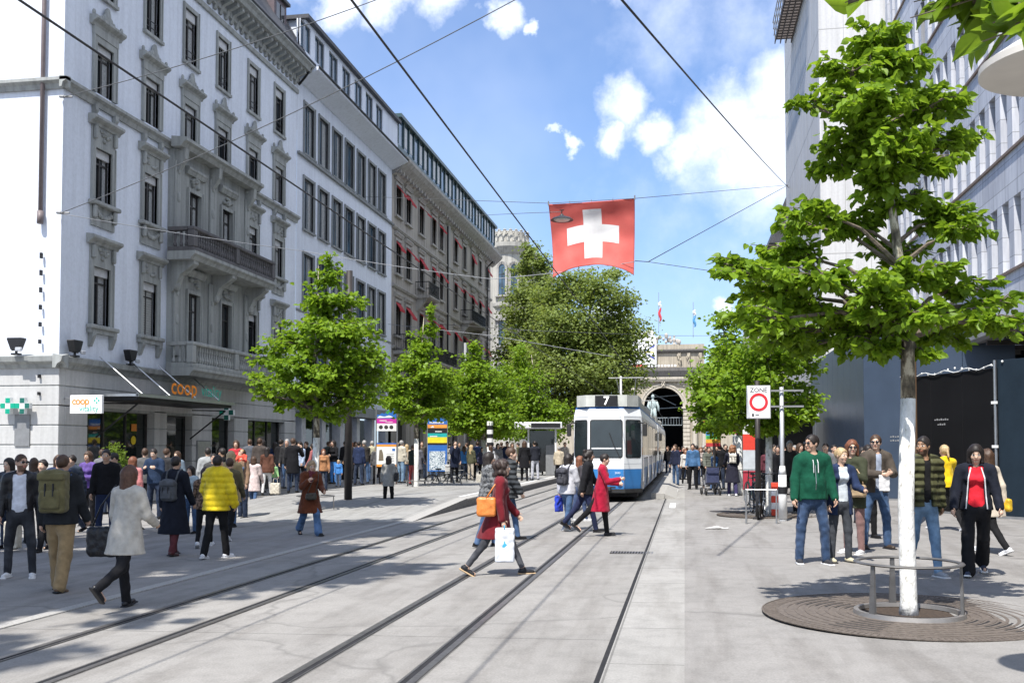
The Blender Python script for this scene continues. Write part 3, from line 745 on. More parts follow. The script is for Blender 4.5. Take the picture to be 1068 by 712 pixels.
# ---------------------------------------------------------------- B3: brown stone building with red awnings
def b3():
    fc = Fac('E', -19.4); Y0, Y1 = 65.12, 100.2
    root = empty('stone_building', (-25, 82, 0)); root['label'] = 'long brown stone building with red window awnings and a strip of glass along its roof'; root['category'] = 'building'
    cols = [66.6, 69.1, 72.7, 76.5, 79.0, 84.2, 87.7, 91.3, 94.7, 98.3]; W = 1.25; parts = []
    rows = [(17.65, 19.75), (13.65, 15.9), (9.4, 11.7), (5.2, 7.3)]
    mb = MB().use(M_stone3); wall_holes(fc, mb, Y0, Y1, -.4, 21.0, [(u-W/2, u+W/2, a, b) for u in cols for a, b in rows]+[(u-1.0, u+1.0, -.4, 3.6) for u in (67.8, 72.7, 77.8, 84.2, 89.5, 94.7)], .3)
    mb.quad((-19.4, Y1, -.4), (-30, Y1, -.4), (-30, Y1, 21), (-19.4, Y1, 21))
    parts.append(mb.build('wall'))
    def st(fc, mb, u, w, a, b):
        mb.use(M_stone3b); surround_sides(fc, mb, u, w, a, b, .18, .08); fc.box(mb, u-w/2-.25, u+w/2+.25, a-.16, a-.02, 0, .2)
        hood(fc, mb, u, w+.6, b+.3, .2)
    for k, (a, b) in enumerate(rows):
        for i, u in enumerate(cols):
            w_ = window(fc, None, u, W, a, b, st, -.2)
            parts.append(w_)
            if k < 3 and not (k == 0 and i in (6, 8)):
                mb = MB().use(M_red); out = R.uniform(.35, .75); dr = R.uniform(.45, .8)
                poly = [(0, b-.02), (.02, b-.02), (out, b-dr), (out, b-dr-.15), (out-.02, b-dr-.15), (out-.03, b-dr)]
                fc.prof(mb, poly, u-w_.dimensions.y*0-W/2+.02, u+W/2-.02); q = mb.build('awning'); q.parent = w_
    for z in (16.6, 12.6, 8.4, 4.2):
        mb = MB().use(M_stone3b); fc.prof(mb, [(0, z), (.1, z), (.2, z+.12), (.2, z+.22), (0, z+.26)], Y0, Y1); parts.append(mb.build('belt_course'))
    mb = MB().use(M_stone3b); fc.box(mb, 81.2, 81.9, -.2, 20.8, 0, .14, bev=.02); parts.append(mb.build('pilaster'))
    mb = MB().use(M_stone3b); fc.prof(mb, [(0, 20.2), (.2, 20.3), (.9, 20.9), (1.1, 21.15), (1.1, 21.35), (0, 21.45)], Y0, Y1+.8)
    y = Y0+.2
    while y < Y1: fc.box(mb, y, y+.25, 20.35, 20.75, 0, .55); y += .8
    parts.append(mb.build('cornice'))
    # glass strip of the roof storey
    fa = Fac('E', -19.0)
    mb = MB().use(mat('teal_roof_frame', (.05,.085,.09), .4, .3)); fa.box(mb, Y0, Y1+.4, 24.1, 24.35, -7, .25); fa.box(mb, Y0, Y1, 21.4, 22.3, -7, 0)
    n = 26
    for i in range(n+1):
        u = Y0+(Y1-Y0)*i/n; fa.box(mb, u-.06, u+.06, 22.3, 24.1, -.1, .06)
    r = mb.build('roof_storey'); mb = MB().use(G_blue); mb.quad(fa.f(Y0, 22.3, -.03), fa.f(Y1, 22.3, -.03), fa.f(Y1, 24.1, -.03), fa.f(Y0, 24.1, -.03)); q = mb.build('pane'); q.parent = r
    for i in range(n):
        if i % 3: 
            u = Y0+(Y1-Y0)*(i+.5)/n; mb = MB().use(M_blind); fa.box(mb, u-.3, u+.3, 22.5, 23.9, -.02, -.012); q = mb.build('blind'); q.parent = r
    parts.append(r)
    # balconies with dark iron railings
    def iron_balcony(u0, u1, z, out=1.1, top=1.0, brk=True):
        mb = MB().use(M_stone3b); fc.prof(mb, [(0, z-.25), (out-.1, z-.2), (out, z-.1), (out, z), (0, z)], u0, u1)
        if brk:
            for u in (u0+.3, u1-.3): fc.prof(mb, [(0, z-1.2), (.15, z-1.1), (out*.7, z-.35), (out*.7, z-.22), (0, z-.22)], u-.15, u+.15)
        o = mb.build('balcony'); mb = MB().use(M_iron)
        fc.box(mb, u0, u1, z+top-.05, z+top, out-.1, out-.03); fc.box(mb, u0, u1, z+.08, z+.12, out-.09, out-.04)
        fc.box(mb, u0, u0+.05, z+top-.05, z+top, 0, out-.1); fc.box(mb, u1-.05, u1, z+top-.05, z+top, 0, out-.1)
        u = u0+.05
        while u < u1: fc.box(mb, u, u+.025, z, z+top-.05, out-.08, out-.055); u += .14
        for k in range(int((u1-u0)/.56)):
            uu = u0+.3+k*.56; mb.lathe([(.16, -.01), (.19, -.01), (.19, .01), (.16, .01), (.16, -.01)], fc.f(uu, z+top*.5, out-.06), 12, Matrix.Rotation(math.pi/2, 4, 'Y'))
        k = 0
        while k*.12 < out-.1: fc.box(mb, u0+.01, u0+.03, z, z+top-.05, k*.12, k*.12+.02); k += 1
        q = mb.build('railing'); q.parent = o; parts.append(o)
    iron_balcony(71.2, 74.3, 12.9); iron_balcony(86.4, 92.6, 12.9); iron_balcony(86.6, 92.4, 9.2-.3); iron_balcony(65.5, 81, 8.6-.3, .9, 1.1, False); iron_balcony(83.2, 99.4, 8.6-.32, .95, 1.1, False)
    mb = MB().use(M_iron); mb.tube([(-19.2, 80.6, 20), (-19.2, 80.6, 4)], .08); parts.append(mb.build('downpipe')); mb = MB().use(M_iron); mb.tube([(-18.6, 97.5, 20.2), (-19.2, 97.5, 19.6), (-19.2, 97.5, 4)], .08); parts.append(mb.build('downpipe'))
    # big red awnings over the shops
    for u0, u1 in ((77.5, 83), (88, 93)):
        mb = MB().use(M_red); fc.prof(mb, [(0, 4.0), (.03, 4.03), (1.7, 3.0), (1.7, 2.8), (1.66, 2.8), (1.66, 2.97)], u0, u1); parts.append(mb.build('shop_awning'))
    mb = MB().use(G_shop); mb.quad(fc.f(Y0, -.3, -.32), fc.f(Y1, -.3, -.32), fc.f(Y1, 3.6, -.32), fc.f(Y0, 3.6, -.32)); parts.append(mb.build('shop_window'))
    reparent(parts, root)
b3()

# ---------------------------------------------------------------- B4: pale rounded corner tower far behind
def b4():
    parts = []
    root = empty('corner_tower_building', (-21, 122, 0)); root['label'] = 'ornate pale building with rounded corner tower and carved crown beyond the brown stone one'; root['category'] = 'building'
    c = Vector((-21.3, 121.5, 0)); r = 2.15; n = 40
    prof = [(r, -.5), (r, 4), (r+.3, 4.2), (r+.3, 4.5), (r, 4.6), (r, 12.2), (r+.35, 12.5), (r+.35, 12.9), (r, 13), (r, 18.6), (r+.35, 18.9), (r+.4, 19.3), (r, 19.4), (r, 25.2), (r+.2, 25.4), (r+.65, 26.1), (r+.7, 26.6), (r+.1, 26.7), (r-.1, 28.1), (0, 28.4)]
    mb = MB().use(M_stone4).lathe(prof, c, n); parts.append(mb.build('tower', smooth=False))
    mb = MB().use(M_stone4)
    for k in range(22):
        a = 2*math.pi*k/22; p = c+Vector((math.cos(a)*(r+.35), math.sin(a)*(r+.35), 27.3))
        mb.lathe([(.1, -.6), (.14, -.5), (.09, -.1), (.16, .1)], p, 6)
        b = a+math.pi/22
        for k2 in range(7):
            t = a+(2*math.pi/22)*k2/6; q = c+Vector((math.cos(t)*(r+.35), math.sin(t)*(r+.35), 27.6+.55*abs(math.sin(k2/6*math.pi))))
            mb.ell(q, (.11, .11, .11), 6, 4)
    parts.append(mb.build('crown'))
    for z0, z1, arch in ((5.5, 8.2, 0), (9.2, 11.6, 0), (14.2, 17.0, 0), (20.3, 23.6, 1)):
        for a0 in (-100, -62, -24, 14):
            a = rad(a0); M = Matrix.Translation(c) @ Matrix.Rotation(a+math.pi/2, 4, 'Z')
            mb = MB().use(M_stone3b)
            w2 = .42
            mb.box(-w2-.25, -w2, -r-.14, -r+.1, z0-.1, z1+.1, M); mb.box(w2, w2+.25, -r-.14, -r+.1, z0-.1, z1+.1, M)
            mb.box(-w2-.45, w2+.45, -r-.35, -r+.2, z0-.3, z0-.1, M)
            if arch:
                for k in range(10):
                    t = math.pi*(k+.5)/10; mb.box(-.14, .14, -r-.16, -r+.15, -.14, .14, M @ Matrix.Translation((math.cos(t)*(w2+.12), 0, z1+math.sin(t)*(w2+.12))) @ Matrix.Rotation(0, 4, 'Y'))
            else:
                mb.prism([(-w2-.5, z1+.1), (w2+.5, z1+.1), (w2+.5, z1+.3), (0, z1+.75), (-w2-.5, z1+.3)], lambda p, q, t: M @ Vector((p, t, q)), -r-.4, -r+.2)
            mb.use(M_frame); mb.box(-.04, .04, -r-.06, -r+.1, z0, z1, M); mb.box(-w2, w2, -r-.06, -r+.1, z1-.9, z1-.82, M)
            o = mb.build('window'); mb = MB().use(G_blue)
            mb.add([M @ Vector(p) for p in ((-w2, -r-.04, z0), (w2, -r-.04, z0), (w2, -r-.04, z1), (-w2, -r-.04, z1))], [(0,1,2,3)])
            if arch: mb.add([M @ Vector((math.cos(math.pi*k/10)*w2, -r-.04, z1+math.sin(math.pi*k/10)*w2)) for k in range(11)], [tuple(range(11))])
            q = mb.build('pane'); q.parent = o; parts.append(o)
    mb = MB().use(M_iron)
    for k in range(40):
        a = rad(-140+k*4.5); p = c+Vector((math.cos(a)*(r+.9), math.sin(a)*(r+.9), 8.6)); mb.box(p.x-.02, p.x+.02, p.y-.02, p.y+.02, 8.5, 9.5)
        if k: mb.tube([pp+Vector((0,0,.9)), p+Vector((0,0,.9))], .035, 5)
        pp = p
    mb.use(M_stone4).lathe([(r, 8.2), (r+1, 8.35), (r+1.05, 8.5), (r, 8.5)], c, 32); parts.append(mb.build('balcony'))
    fc = Fac('E', -19.4); mb = MB().use(M_stone4); ws = [(u, a) for u in (127, 131, 135, 139, 143) for a in (5.2, 9.4, 14.2, 20.2)]
    wall_holes(fc, mb, 122, 146, -.4, 25.2, [(u-.7, u+.7, a, a+2.5) for u, a in ws], .3); fc.prof(mb, [(0, 25.2), (.9, 26), (.9, 26.5), (0, 26.6)], 122, 146)
    fs = Fac('S', 119.6); wall_holes(fs, mb, -36, -22, -.4, 25.2, [(u-.7, u+.7, a, a+2.5) for u in (-24.6, -28, -31.4) for a in (5.2, 9.4, 14.2, 20.2)], .3); fs.prof(mb, [(0, 25.2), (.7, 26), (.7, 26.5), (0, 26.6)], -36, -22)
    parts.append(mb.build('wall'))
    for u, a in ws: parts.append(window(fc, None, u, 1.4, a, a+2.5, None, -.2, curtain=False))
    for u in (-24.6, -28, -31.4):
        for a in (5.2, 9.4, 14.2, 20.2): parts.append(window(fs, None, u, 1.4, a, a+2.5, None, -.2, curtain=False))
    mb = MB().use(M_slate); mb.box(-36, -20, 121, 146, 26.6, 26.9); parts.append(mb.build('roof'))
    reparent(parts, root)
b4()

# ---------------------------------------------------------------- station at the end of the street
def station():
    Y = 250.0; fs = Fac('S', Y); parts = []; cx = -5.1
    root = empty('railway_station', (cx, Y, 0)); root['label'] = 'stone railway station with tall round-arched gateway closing the end of the street'; root['category'] = 'station'
    M_st = plaster('station_sandstone', (.43,.38,.30), .6); M_st2 = plaster('station_weathered_ledge', (.16,.15,.14), .6); M_st3 = plaster('station_pale_stone', (.50,.45,.37), .7)
    rr = 4.75; zt = 16.6; zs = zt-rr
    mb = MB().use(M_st)
    # front with the arched opening
    x0, x1 = cx-11, cx+11
    fs.box(mb, x0, cx-rr, -.5, 19.4, -2.5, 0); fs.box(mb, cx+rr, x1, -.5, 19.4, -2.5, 0)
    N = 24
    for k in range(N):
        a, b = math.pi*k/N, math.pi*(k+1)/N
        pa, pb = (cx+rr*math.cos(a), zs+rr*math.sin(a)), (cx+rr*math.cos(b), zs+rr*math.sin(b))
        mb.add([fs.f(pa[0], pa[1], 0), fs.f(pb[0], pb[1], 0), fs.f(pb[0], 19.4, 0), fs.f(pa[0], 19.4, 0), fs.f(pa[0], pa[1], -2.5), fs.f(pb[0], pb[1], -2.5)], [(0,1,2,3), (0,1,5,4)])
    fs.box(mb, cx-32, x0, -.5, 14, -6, -1.2); fs.box(mb, x1, cx+32, -.5, 14, -6, -1.2)
    parts.append(mb.build('wall'))
    mb = MB().use(M_st3)
    # archivolt
    for k in range(N):
        a, b = math.pi*k/N, math.pi*(k+1)/N
        for r0, r1, n in ((rr-.02, rr+.55, .25), (rr+.55, rr+1.0, .38)):
            q = [(r0, a), (r1, a), (r1, b), (r0, b)]; pts = [(cx+r*math.cos(t), zs+r*math.sin(t)) for r, t in q]
            mb.add([fs.f(*p, n) for p in pts]+[fs.f(*p, -.05) for p in pts], [(0,1,2,3), (0,1,5,4), (1,2,6,5), (2,3,7,6), (3,0,4,7)])
    fs.box(mb, cx-.5, cx+.5, zt-.1, zt+1.5, 0, .7, bev=.1); blob_orn(Fac('S', Y-.6), mb, cx, zt+.8, .8, 1.2, .4, 4)
    for s in (-1, 1):
        for k in range(12): fs.box(mb, cx+s*5.6-.85, cx+s*5.6+.85, -.4+k, .45+k, 0, .3, bev=.06)
        fs.box(mb, cx+s*5.5-1.1, cx+s*5.5+1.1, zs-.5, zs, 0, .6, bev=.08)
    for s in (-1, 1):                       # paired columns
        for d in (7.6, 9.9):
            mb.lathe([(.85, 0), (.85, 1.4), (.65, 1.6), (.6, 8), (.52, 14.8), (.75, 15.4), (.85, 16.0)], fs.f(cx+s*d, 0, .7), 16)
            fs.box(mb, cx+s*d-.95, cx+s*d+.95, 16, 16.6, 0, 1.6)
        blob_orn(fs, mb, cx+s*4.6, 17.4, 2.2, 1.2, .3, 11+s)
    parts.append(mb.build('portal'))
    mb = MB().use(M_st3); fs.prof(mb, [(0, 18.0), (.9, 18.0), (1.2, 18.6), (1.2, 19.2), (0, 19.3)], x0-.6, x1+.6); mb.use(M_st2); fs.prof(mb, [(0, 19.3), (1.3, 19.3), (1.9, 20.6), (1.9, 21.4), (0, 21.5)], x0-1, x1+1)
    y = x0-.4
    parts.append(mb.build('cornice'))
    mb = MB().use(M_st)
    fs.box(mb, x0+1, x1-1, 21.5, 25.9, -3, 0); 
    mb.use(M_st2); fs.prof(mb, [(0, 25.0), (.3, 25.1), (.8, 25.6), (.8, 25.9), (0, 26)], x0+.6, x1-.6)
    mb.use(M_st); fs.box(mb, x0+1, x1-1, 26, 27.2, -2.4, .2)
    for s in (-1, 1):
        for d in (3.9, 6.2, 9.0): fs.box(mb, cx+s*d-.35, cx+s*d+.35, 21.5, 25, 0, .5); blob_orn(fs, mb, cx+s*d, 23.4, .9, 2.6, .7, int(d*s))
    parts.append(mb.build('attic'))
    mb = MB().use(mat('station_statuary', (.40,.37,.33), .8)); r = random.Random(5)
    for s, cxx, hh in ((1, cx-.3, 2.6),):
        for i in range(22):
            t = r.uniform(-1, 1); h = (1-abs(t))*hh
            mb.ell(fs.f(cxx+t*4.4, 27.2+r.uniform(.1, .6)+h*r.uniform(.2, 1), r.uniform(-.6, .2)), (r.uniform(.3, .55), .4, r.uniform(.35, .8)), 7, 5)
    for xx in (-9.8, -4.2, 3.4): 
        mb.lathe([(.5, 0), (.3, .4), (.45, 1.1), (.2, 1.7), (.28, 2.0), (0, 2.3)], fs.f(cx+xx*.8, 27.2, -.2), 8)
    parts.append(mb.build('sculpture_group'))
    # dark hall behind the arch, with trusses
    M_hall = mat('hall_darkness', (.012,.014,.02), .9)
    mb = MB().use(M_hall); mb.box(cx-10, cx+10, Y+26, Y+27, -.5, 18); mb.box(cx-10, cx-9.5, Y+2.6, Y+26, -.5, 18); mb.box(cx+9.5, cx+10, Y+2.6, Y+26, -.5, 18); mb.box(cx-10, cx+10, Y+2.6, Y+27, 18, 18.3)
    parts.append(mb.build('hall'))
    mb = MB().use(mat('hall_steel', (.16,.19,.21), .6))
    for a, b in (((-4, 14.3), (4.4, 15)), ((-3, 15.5), (3, 12.4)), ((-4.6, 9.2), (4.6, 9.3)), ((-4.6, 11.4), (4.6, 11.9)), ((-4.5, 7.5), (4.5, 7.4))):
        mb.tube([(cx+a[0], Y+3.5, a[1]), (cx+b[0], Y+3.5, b[1])], .12, 5)
    for k in range(14): 
        x = cx-4.4+k*.68; mb.box(x, x+.1, Y+3.4, Y+3.5, 7.5, 9.3)
    parts.append(mb.build('trusses'))
    reparent(parts, root)
    # white banner with blue and yellow strokes over the attic
    mb = MB(); mb.use(mat('banner_white', (.78,.78,.78), .7)); xa, xb, za, zb = cx-10.3, cx-1.6, 22.3, 28.2
    fs.box(mb, xa, xb, za, zb, .9, 1.0)
    mb.add([fs.f(xa+.5, zb, .95), fs.f(xb-.1, zb, .95), fs.f(xb-.9, 31.0, .95), fs.f(xa+3.5, 29.8, .95)], [(0,1,2,3)])
    bl = mat('banner_blue', (.05,.06,.30), .7); ye = mat('banner_yellow', (.7,.55,.1), .7)
    def stroke(pts, w, m):
        mb.use(m)
        for i in range(len(pts)-1):
            (a, b), (c, d) = pts[i], pts[i+1]; w0 = w*(i+.3)/len(pts); w1 = w*(i+1.3)/len(pts)
            mb.add([fs.f(a, b-w0, 1.02), fs.f(c, d-w1, 1.02), fs.f(c, d+w1, 1.02), fs.f(a, b+w0, 1.02)], [(0,1,2,3)])
    stroke([(xb-3.6, 25.1), (xb-2.2, 25.9), (xb-1, 26.6), (xb-.4, 27.0)], .4, bl); stroke([(xb-3.6, 25.0), (xb-2.2, 24.7), (xb-1, 24), (xb-.4, 23.6)], .4, bl)
    stroke([(xa+2.6, 25.1), (xb-4, 25.4), (xb-2.5, 25.3), (xb-.6, 25.2)], .22, ye); stroke([(xa+3, 23.9), (xa+1.6, 23.8), (xa+.4, 23.5)], .4, bl)
    mb.use(mat('banner_red', (.55,.08,.08), .7))
    for i in range(4): fs.box(mb, xb-5.8+i*.85, xb-5.2+i*.85, 21.6, 22.2, 1.0, 1.03)
    mb.use(mat('banner_white', (.78,.78,.78), .7))
    for i in range(9): fs.box(mb, xb-2.1+i*.8, xb-1.6+i*.8, 21.65, 22.15, .5, 1.02)
    tag(mb.build('banner'), 'white banner with blue and yellow strokes hung high on the station front', 'banner')
    for nm, px, yt, yb, c, lb in (('flagpole', 687, 305, 348, (.5,.05,.06), 'tall flagpole with furled red and white flag on the station roof'), ('flagpole', 723, 315, 352, (.08,.25,.45), 'flagpole with furled blue and white flag at the right of the station roof')):
        a = onY(px, yb, Y+1); b = onY(px, yt, Y+1)
        mb = MB().use(M_alu).tube([a, b], .09, 6); o = mb.build('flagpole')
        tag(o, lb, 'flagpole')
        mb = MB(); r = random.Random(px)
        L = (b.z-a.z)
        for j, (m_, t0, t1) in enumerate(((mat('flag_tone_%d' % px, c, .8), .3, .62), (mat('flag_white_cloth', (.6,.6,.6), .8), .62, .78))):
            mb.use(m_); mb.tube([Vector((a.x+.35+.2*math.sin(k*1.3), Y+1, a.z+L*(t0+(t1-t0)*k/6))) for k in range(7)], [.2+.18*math.sin(k/6*math.pi) for k in range(7)], 6)
        q = mb.build('flag'); q.parent = o
station()

# ---------------------------------------------------------------- right side
def right_tower():
    X = 6.8; Y0, Y1 = 52.0, 69.0; parts = []
    root = empty('concrete_building', (9, 60, 0)); root['label'] = 'tall pale slab building on the right with blank end wall and grated roof balcony'; root['category'] = 'building'
    M_conc = plaster('white_concrete_panels', (.60,.60,.60), .8, 2)
    fw = Fac('W', X); fs = Fac('S', Y0)
    mb = MB().use(M_conc); mb.box(X, X+16, Y0, Y1, -.3, 36)
    parts.append(mb.build('wall'))
    mb = MB().use(mat('panel_joint', (.3,.3,.29), .8))
    for k in range(1, 10): fs.box(mb, X, X+6, k*3.8-.01, k*3.8+.02, 0, .004)
    for k in (1.2, 2.4): fs.box(mb, X+k-.01, X+k+.01, 0, 36, 0, .0045)
    parts.append(mb.build('joints'))
    mb = MB().use(mat('panel_joint', (.3,.3,.29), .8))
    for k in range(1, 10): fw.box(mb, Y0+.01, Y1, k*3.8-.01, k*3.8+.02, 0, .004)
    for k in range(1, 7): fw.box(mb, Y0+k*2.6, Y0+k*2.6+.03, 0, 36, 0, .0045)
    parts.append(mb.build('joints'))
    # grated balcony that sticks out over the street near the top
    z = onX(812, 47, 6.0).z
    mb = MB().use(mat('weathered_grating', (.10,.085,.08), .7))
    zz = 27.3
    x0, x1, ya, yb = 5.75, 6.78, 55, 64.5
    mb2 = MB().use(mat('weathered_grating', (.10,.085,.08), .7))
    for k in range(23): mb2.box(x0, x1, ya+k*.41, ya+k*.41+.2, zz, zz+.12)
    for k in range(4): mb2.box(x0+k*.33, x0+k*.33+.05, ya, yb, zz-.16, zz-.003)
    mb2.use(M_grey)
    for k in range(10): mb2.tube([(x0, ya+k, zz), (x0-.1, ya+k, zz+1.2)], .03, 5)
    for h in (.4, .8, 1.2): mb2.tube([(x0-.08*h, ya, zz+h), (x0-.08*h, yb, zz+h)], .025, 5)
    mb2.tube([(x0+.1, ya+.1, zz), (6.75, ya+.1, zz-1.2)], .05, 5)
    parts.append(mb2.build('roof_balcony'))
    reparent(parts, root)
    # dark-roofed building beyond
    root = empty('slate_roofed_building', (12, 80, 0)); root['label'] = 'lower building with steep dark slate roof behind the right-hand trees'; root['category'] = 'building'
    parts = []
    mb = MB().use(M_stone3b); mb.box(6.2, 20, 69.3, 110, -.3, 15.5); parts.append(mb.build('wall'))
    mb = MB().use(M_slate); mb.prism([(5.7, 15.5), (20, 15.5), (20, 21), (8.2, 21), (6.8, 18.5)], lambda p, q, t: (p, t, q), 69.3, 110); parts.append(mb.build('roof'))
    fw = Fac('W', 6.2)
    for z in (5, 8.6, 12.2):
        for k in range(10): 
            u = 72+k*3.8; mb = MB().use(M_stone4); fw.box(mb, u-.8, u+.8, z-.2, z+2.4, 0, .12); mb.use(G_dark); fw.box(mb, u-.55, u+.55, z, z+2.2, .12, .13); parts.append(mb.build('window'))
    reparent(parts, root)
right_tower()
def b_right():
    X = 10.0; Y0, Y1 = 8, 51.9; parts = []
    root = empty('department_store', (14, 30, 0)); root['label'] = 'grey stone-clad department store with bands of tall narrow windows between fins'; root['category'] = 'building'
    # travertine cladding in tall panels
    m, nt, b = nmat('grey_travertine'); v = coords(nt); v2 = coords(nt, scale=(2, 2, .25))
    o = ramp(nt, noise(nt, v2, 2.2, 6, .65), [(.28, (.42,.44,.49)), (.5, (.56,.58,.63)), (.72, (.68,.70,.74))])
    br = nt.nodes.new('ShaderNodeTexBrick'); br.offset = 0; br.inputs['Scale'].default_value = 1; br.inputs['Brick Width'].default_value = 1.2; br.inputs['Row Height'].default_value = .76
    br.inputs['Mortar Size'].default_value = .012; br.inputs['Color1'].default_value = (1,1,1,1); br.inputs['Color2'].default_value = (.85,.85,.86,1); br.inputs['Mortar'].default_value = (.45,.45,.45,1)
    sp = nt.nodes.new('ShaderNodeSeparateXYZ'); nt.links.new(v, sp.inputs[0]); cb_ = nt.nodes.new('ShaderNodeCombineXYZ'); nt.links.new(sp.outputs[1], cb_.inputs[0]); nt.links.new(sp.outputs[2], cb_.inputs[1])
    nt.links.new(cb_.outputs[0], br.inputs['Vector'])
    nt.links.new(mixc(nt, 1, o, br.outputs[0], 'MULTIPLY'), b.inputs['Base Color']); b.inputs['Roughness'].default_value = .7; bump(nt, b, noise(nt, v, 12, 5), .2, .02)
    M_trav = m
    fw = Fac('W', X)
    rows = [(7.2+3.72*k, 9.4+3.72*k) for k in range(5)]
    holes = [(Y0+1, Y1-.6, a, b) for a, b in rows]
    mb = MB().use(M_trav); wall_holes(fw, mb, Y0, Y1, 4.9, 26, holes, .55); mb.quad((X, Y0, 0), (X+14, Y0, 0), (X+14, Y0, 26), (X, Y0, 26)); mb.box(X, X+14, Y0, Y1, 26, 26.2)
    parts.append(mb.build('wall'))
    for a, b in rows:
        mb = MB().use(G_blue); mb.quad(fw.f(Y0+1, a, -.5), fw.f(Y1-.6, a, -.5), fw.f(Y1-.6, b, -.5), fw.f(Y0+1, b, -.5)); parts.append(mb.build('pane'))
        mb = MB().use(mat('pale_fin', (.42,.42,.42), .6)); y = Y0+1.6
        k = 0
        while y < Y1-.8:
            mb.use(M_trav); fw.box(mb, y, y+.5, a+.003, b-.003, -.45, -.004)
            mb.use(mat('pale_fin', (.42,.42,.42), .6)); fw.box(mb, y+.5, y+.56, a+.003, b-.003, -.3, -.05)
            if k % 3: mb.use(M_curt); fw.box(mb, y+.56, y+.56+.2*(k % 3), a+.01, b-.01, -.48, -.46)
            y += 1.16; k += 1
        mb.use(mat('rusty_sill', (.20,.15,.12), .7)); fw.box(mb, Y0+1, Y1-.6, a-.09, a-.003, -.02, .07)
        parts.append(mb.build('window_band'))
    # canopy over the pavement
    mb = MB().use(mat('canopy_grey', (.30,.30,.30), .6)); fw.prof(mb, [(0, 5.0), (1.6, 4.75), (1.75, 4.82), (1.75, 5.05), (0, 5.35)], Y0, 47); mb.use(mat('canopy_soffit', (.07,.06,.055), .8))
    k = Y0
    while k < 47: fw.box(mb, k, k+.12, 4.62, 4.74, 0, 1.5); k += 1.6
    parts.append(mb.build('canopy'))
    mb = MB().use(G_shop); mb.quad(fw.f(Y0, 0, -.2), fw.f(Y1, 0, -.2), fw.f(Y1, 4.9, -.2), fw.f(Y0, 4.9, -.2)); parts.append(mb.build('shop_window'))
    reparent(parts, root)
b_right()
# hoardings round the building site
def hoarding(name, a, b, z1, m, label, thick=.06, seams=True):
    a = Vector((a[0], a[1], 0)); b = Vector((b[0], b[1], 0)); d = (b-a); L = d.length; ang = math.atan2(d.y, d.x)
    root = empty(name, (a.x, a.y, gz(a.x)), ang); root['label'] = label; root['category'] = 'hoarding'
    n = max(1, round(L/1.25))
    for i in range(n):
        mb = MB().use(m); mb.box(L*i/n+.004, L*(i+1)/n-.004, 0, thick, .06, z1, bev=.006); mb.build('panel', parent=root)
    mb = MB().use(M_grey); mb.box(-.02, L+.02, -.03, thick+.03, -.05, .06); mb.build('base_rail', parent=root)
    return root, L
M_hb = mat('blue_black_hoarding', (.045,.065,.10), .35, .1, var=.15, scale=1)
M_hk = mat('black_hoarding', (.010,.010,.011), .6, var=.15, scale=1, spec=.1)
M_tarp = mat('slate_tarpaulin', (.016,.026,.037), .6, spec=.1, var=.15, scale=1.5, bmp=.4, bscale=3)
tr, L1 = hoarding('site_hoarding', (5.55, 33.0), (9.6, 31.6), 5.3, M_hb, 'tall blue-black panel hoarding closing the site behind the striped guard tree')
tr2, L2 = hoarding('site_hoarding', (5.5, 46.0), (5.56, 33.05), 5.3, M_hb, 'blue-black hoarding side running down the street behind the waiting crowd')
hk, L3 = hoarding('fabric_fence', (5.66, 27.9), (7.05, 24.55), 3.45, M_hk, 'black site fence with small white notice and string of rope ties along its top')
tp, L4 = hoarding('fabric_fence', (7.05, 24.5), (10.6, 20.1), 3.6, M_tarp, 'dark slate tarpaulin fence panel tied by white rings under the canopy')
mb = MB().use(M_white)
for i in range(14): mb.ell((L3*(i+.5)/14, -.03, 3.5+.05*math.sin(i)), (.025, .025, .03), 6, 4)
mb.tube([(L3*i/20, -.04, 3.48+.04*math.sin(i*1.4)) for i in range(21)], .012, 5); mb.build('rope', parent=hk)
mb = MB().use(mat('faded_print', (.25,.25,.25), .7))
for z, k in ((2.3, 7), (2.18, 4)):
    for i in range(k): mb.box(L3*.45+(i-k/2)*.08, L3*.45+(i-k/2)*.08+.055, -.006, -.001, z, z+.03+.015*(i % 2))
mb.build('notice', parent=hk)
mb = MB().use(M_alu); mb.tube([(-.02, -.06, 0), (-.02, -.06, 3.6)], .035, 8); mb.build('post', parent=tp)
mb = MB().use(M_white)
for z in (1.6, 2.6): mb.box(-.1, .06, -.1, -.09, z, z+.06)
for i in range(9): mb.ell((.15+i*.6, -.03, 3.56), (.03, .02, .03), 6, 4)
mb.lathe([(.1, -.015), (.13, -.015), (.13, .015), (.1, .015), (.1, -.015)], (.95, -.03, 3.65), 14, Matrix.Rotation(math.pi/2, 4, 'X')); mb.build('rings', parent=tp)
mb = MB().use(mat('faded_print', (.25,.25,.25), .7))
for z in (1.95, 1.83):
    for i in range(5): mb.box(L1*.18+i*.07, L1*.18+i*.07+.045, -.006, -.001, z, z+.03+.015*(i % 2))
mb.use(mat('poster_white', (.5,.5,.5), .7))
mb.build('notice', parent=tr)
# bronze-clad pillar right behind the tree
c = G(948, 548); mb = MB().use(M_bronze); mb.box(c.x-.06, c.x+.2, c.y, c.y+.26, 0, 4.3, bev=.01); mb.box(c.x-.09, c.x+.23, c.y-.03, c.y+.29, -.05, .12, bev=.01)
tag(mb.build('pillar'), 'slim bronze-clad square pillar standing before the black site fence', 'pillar')
platform()
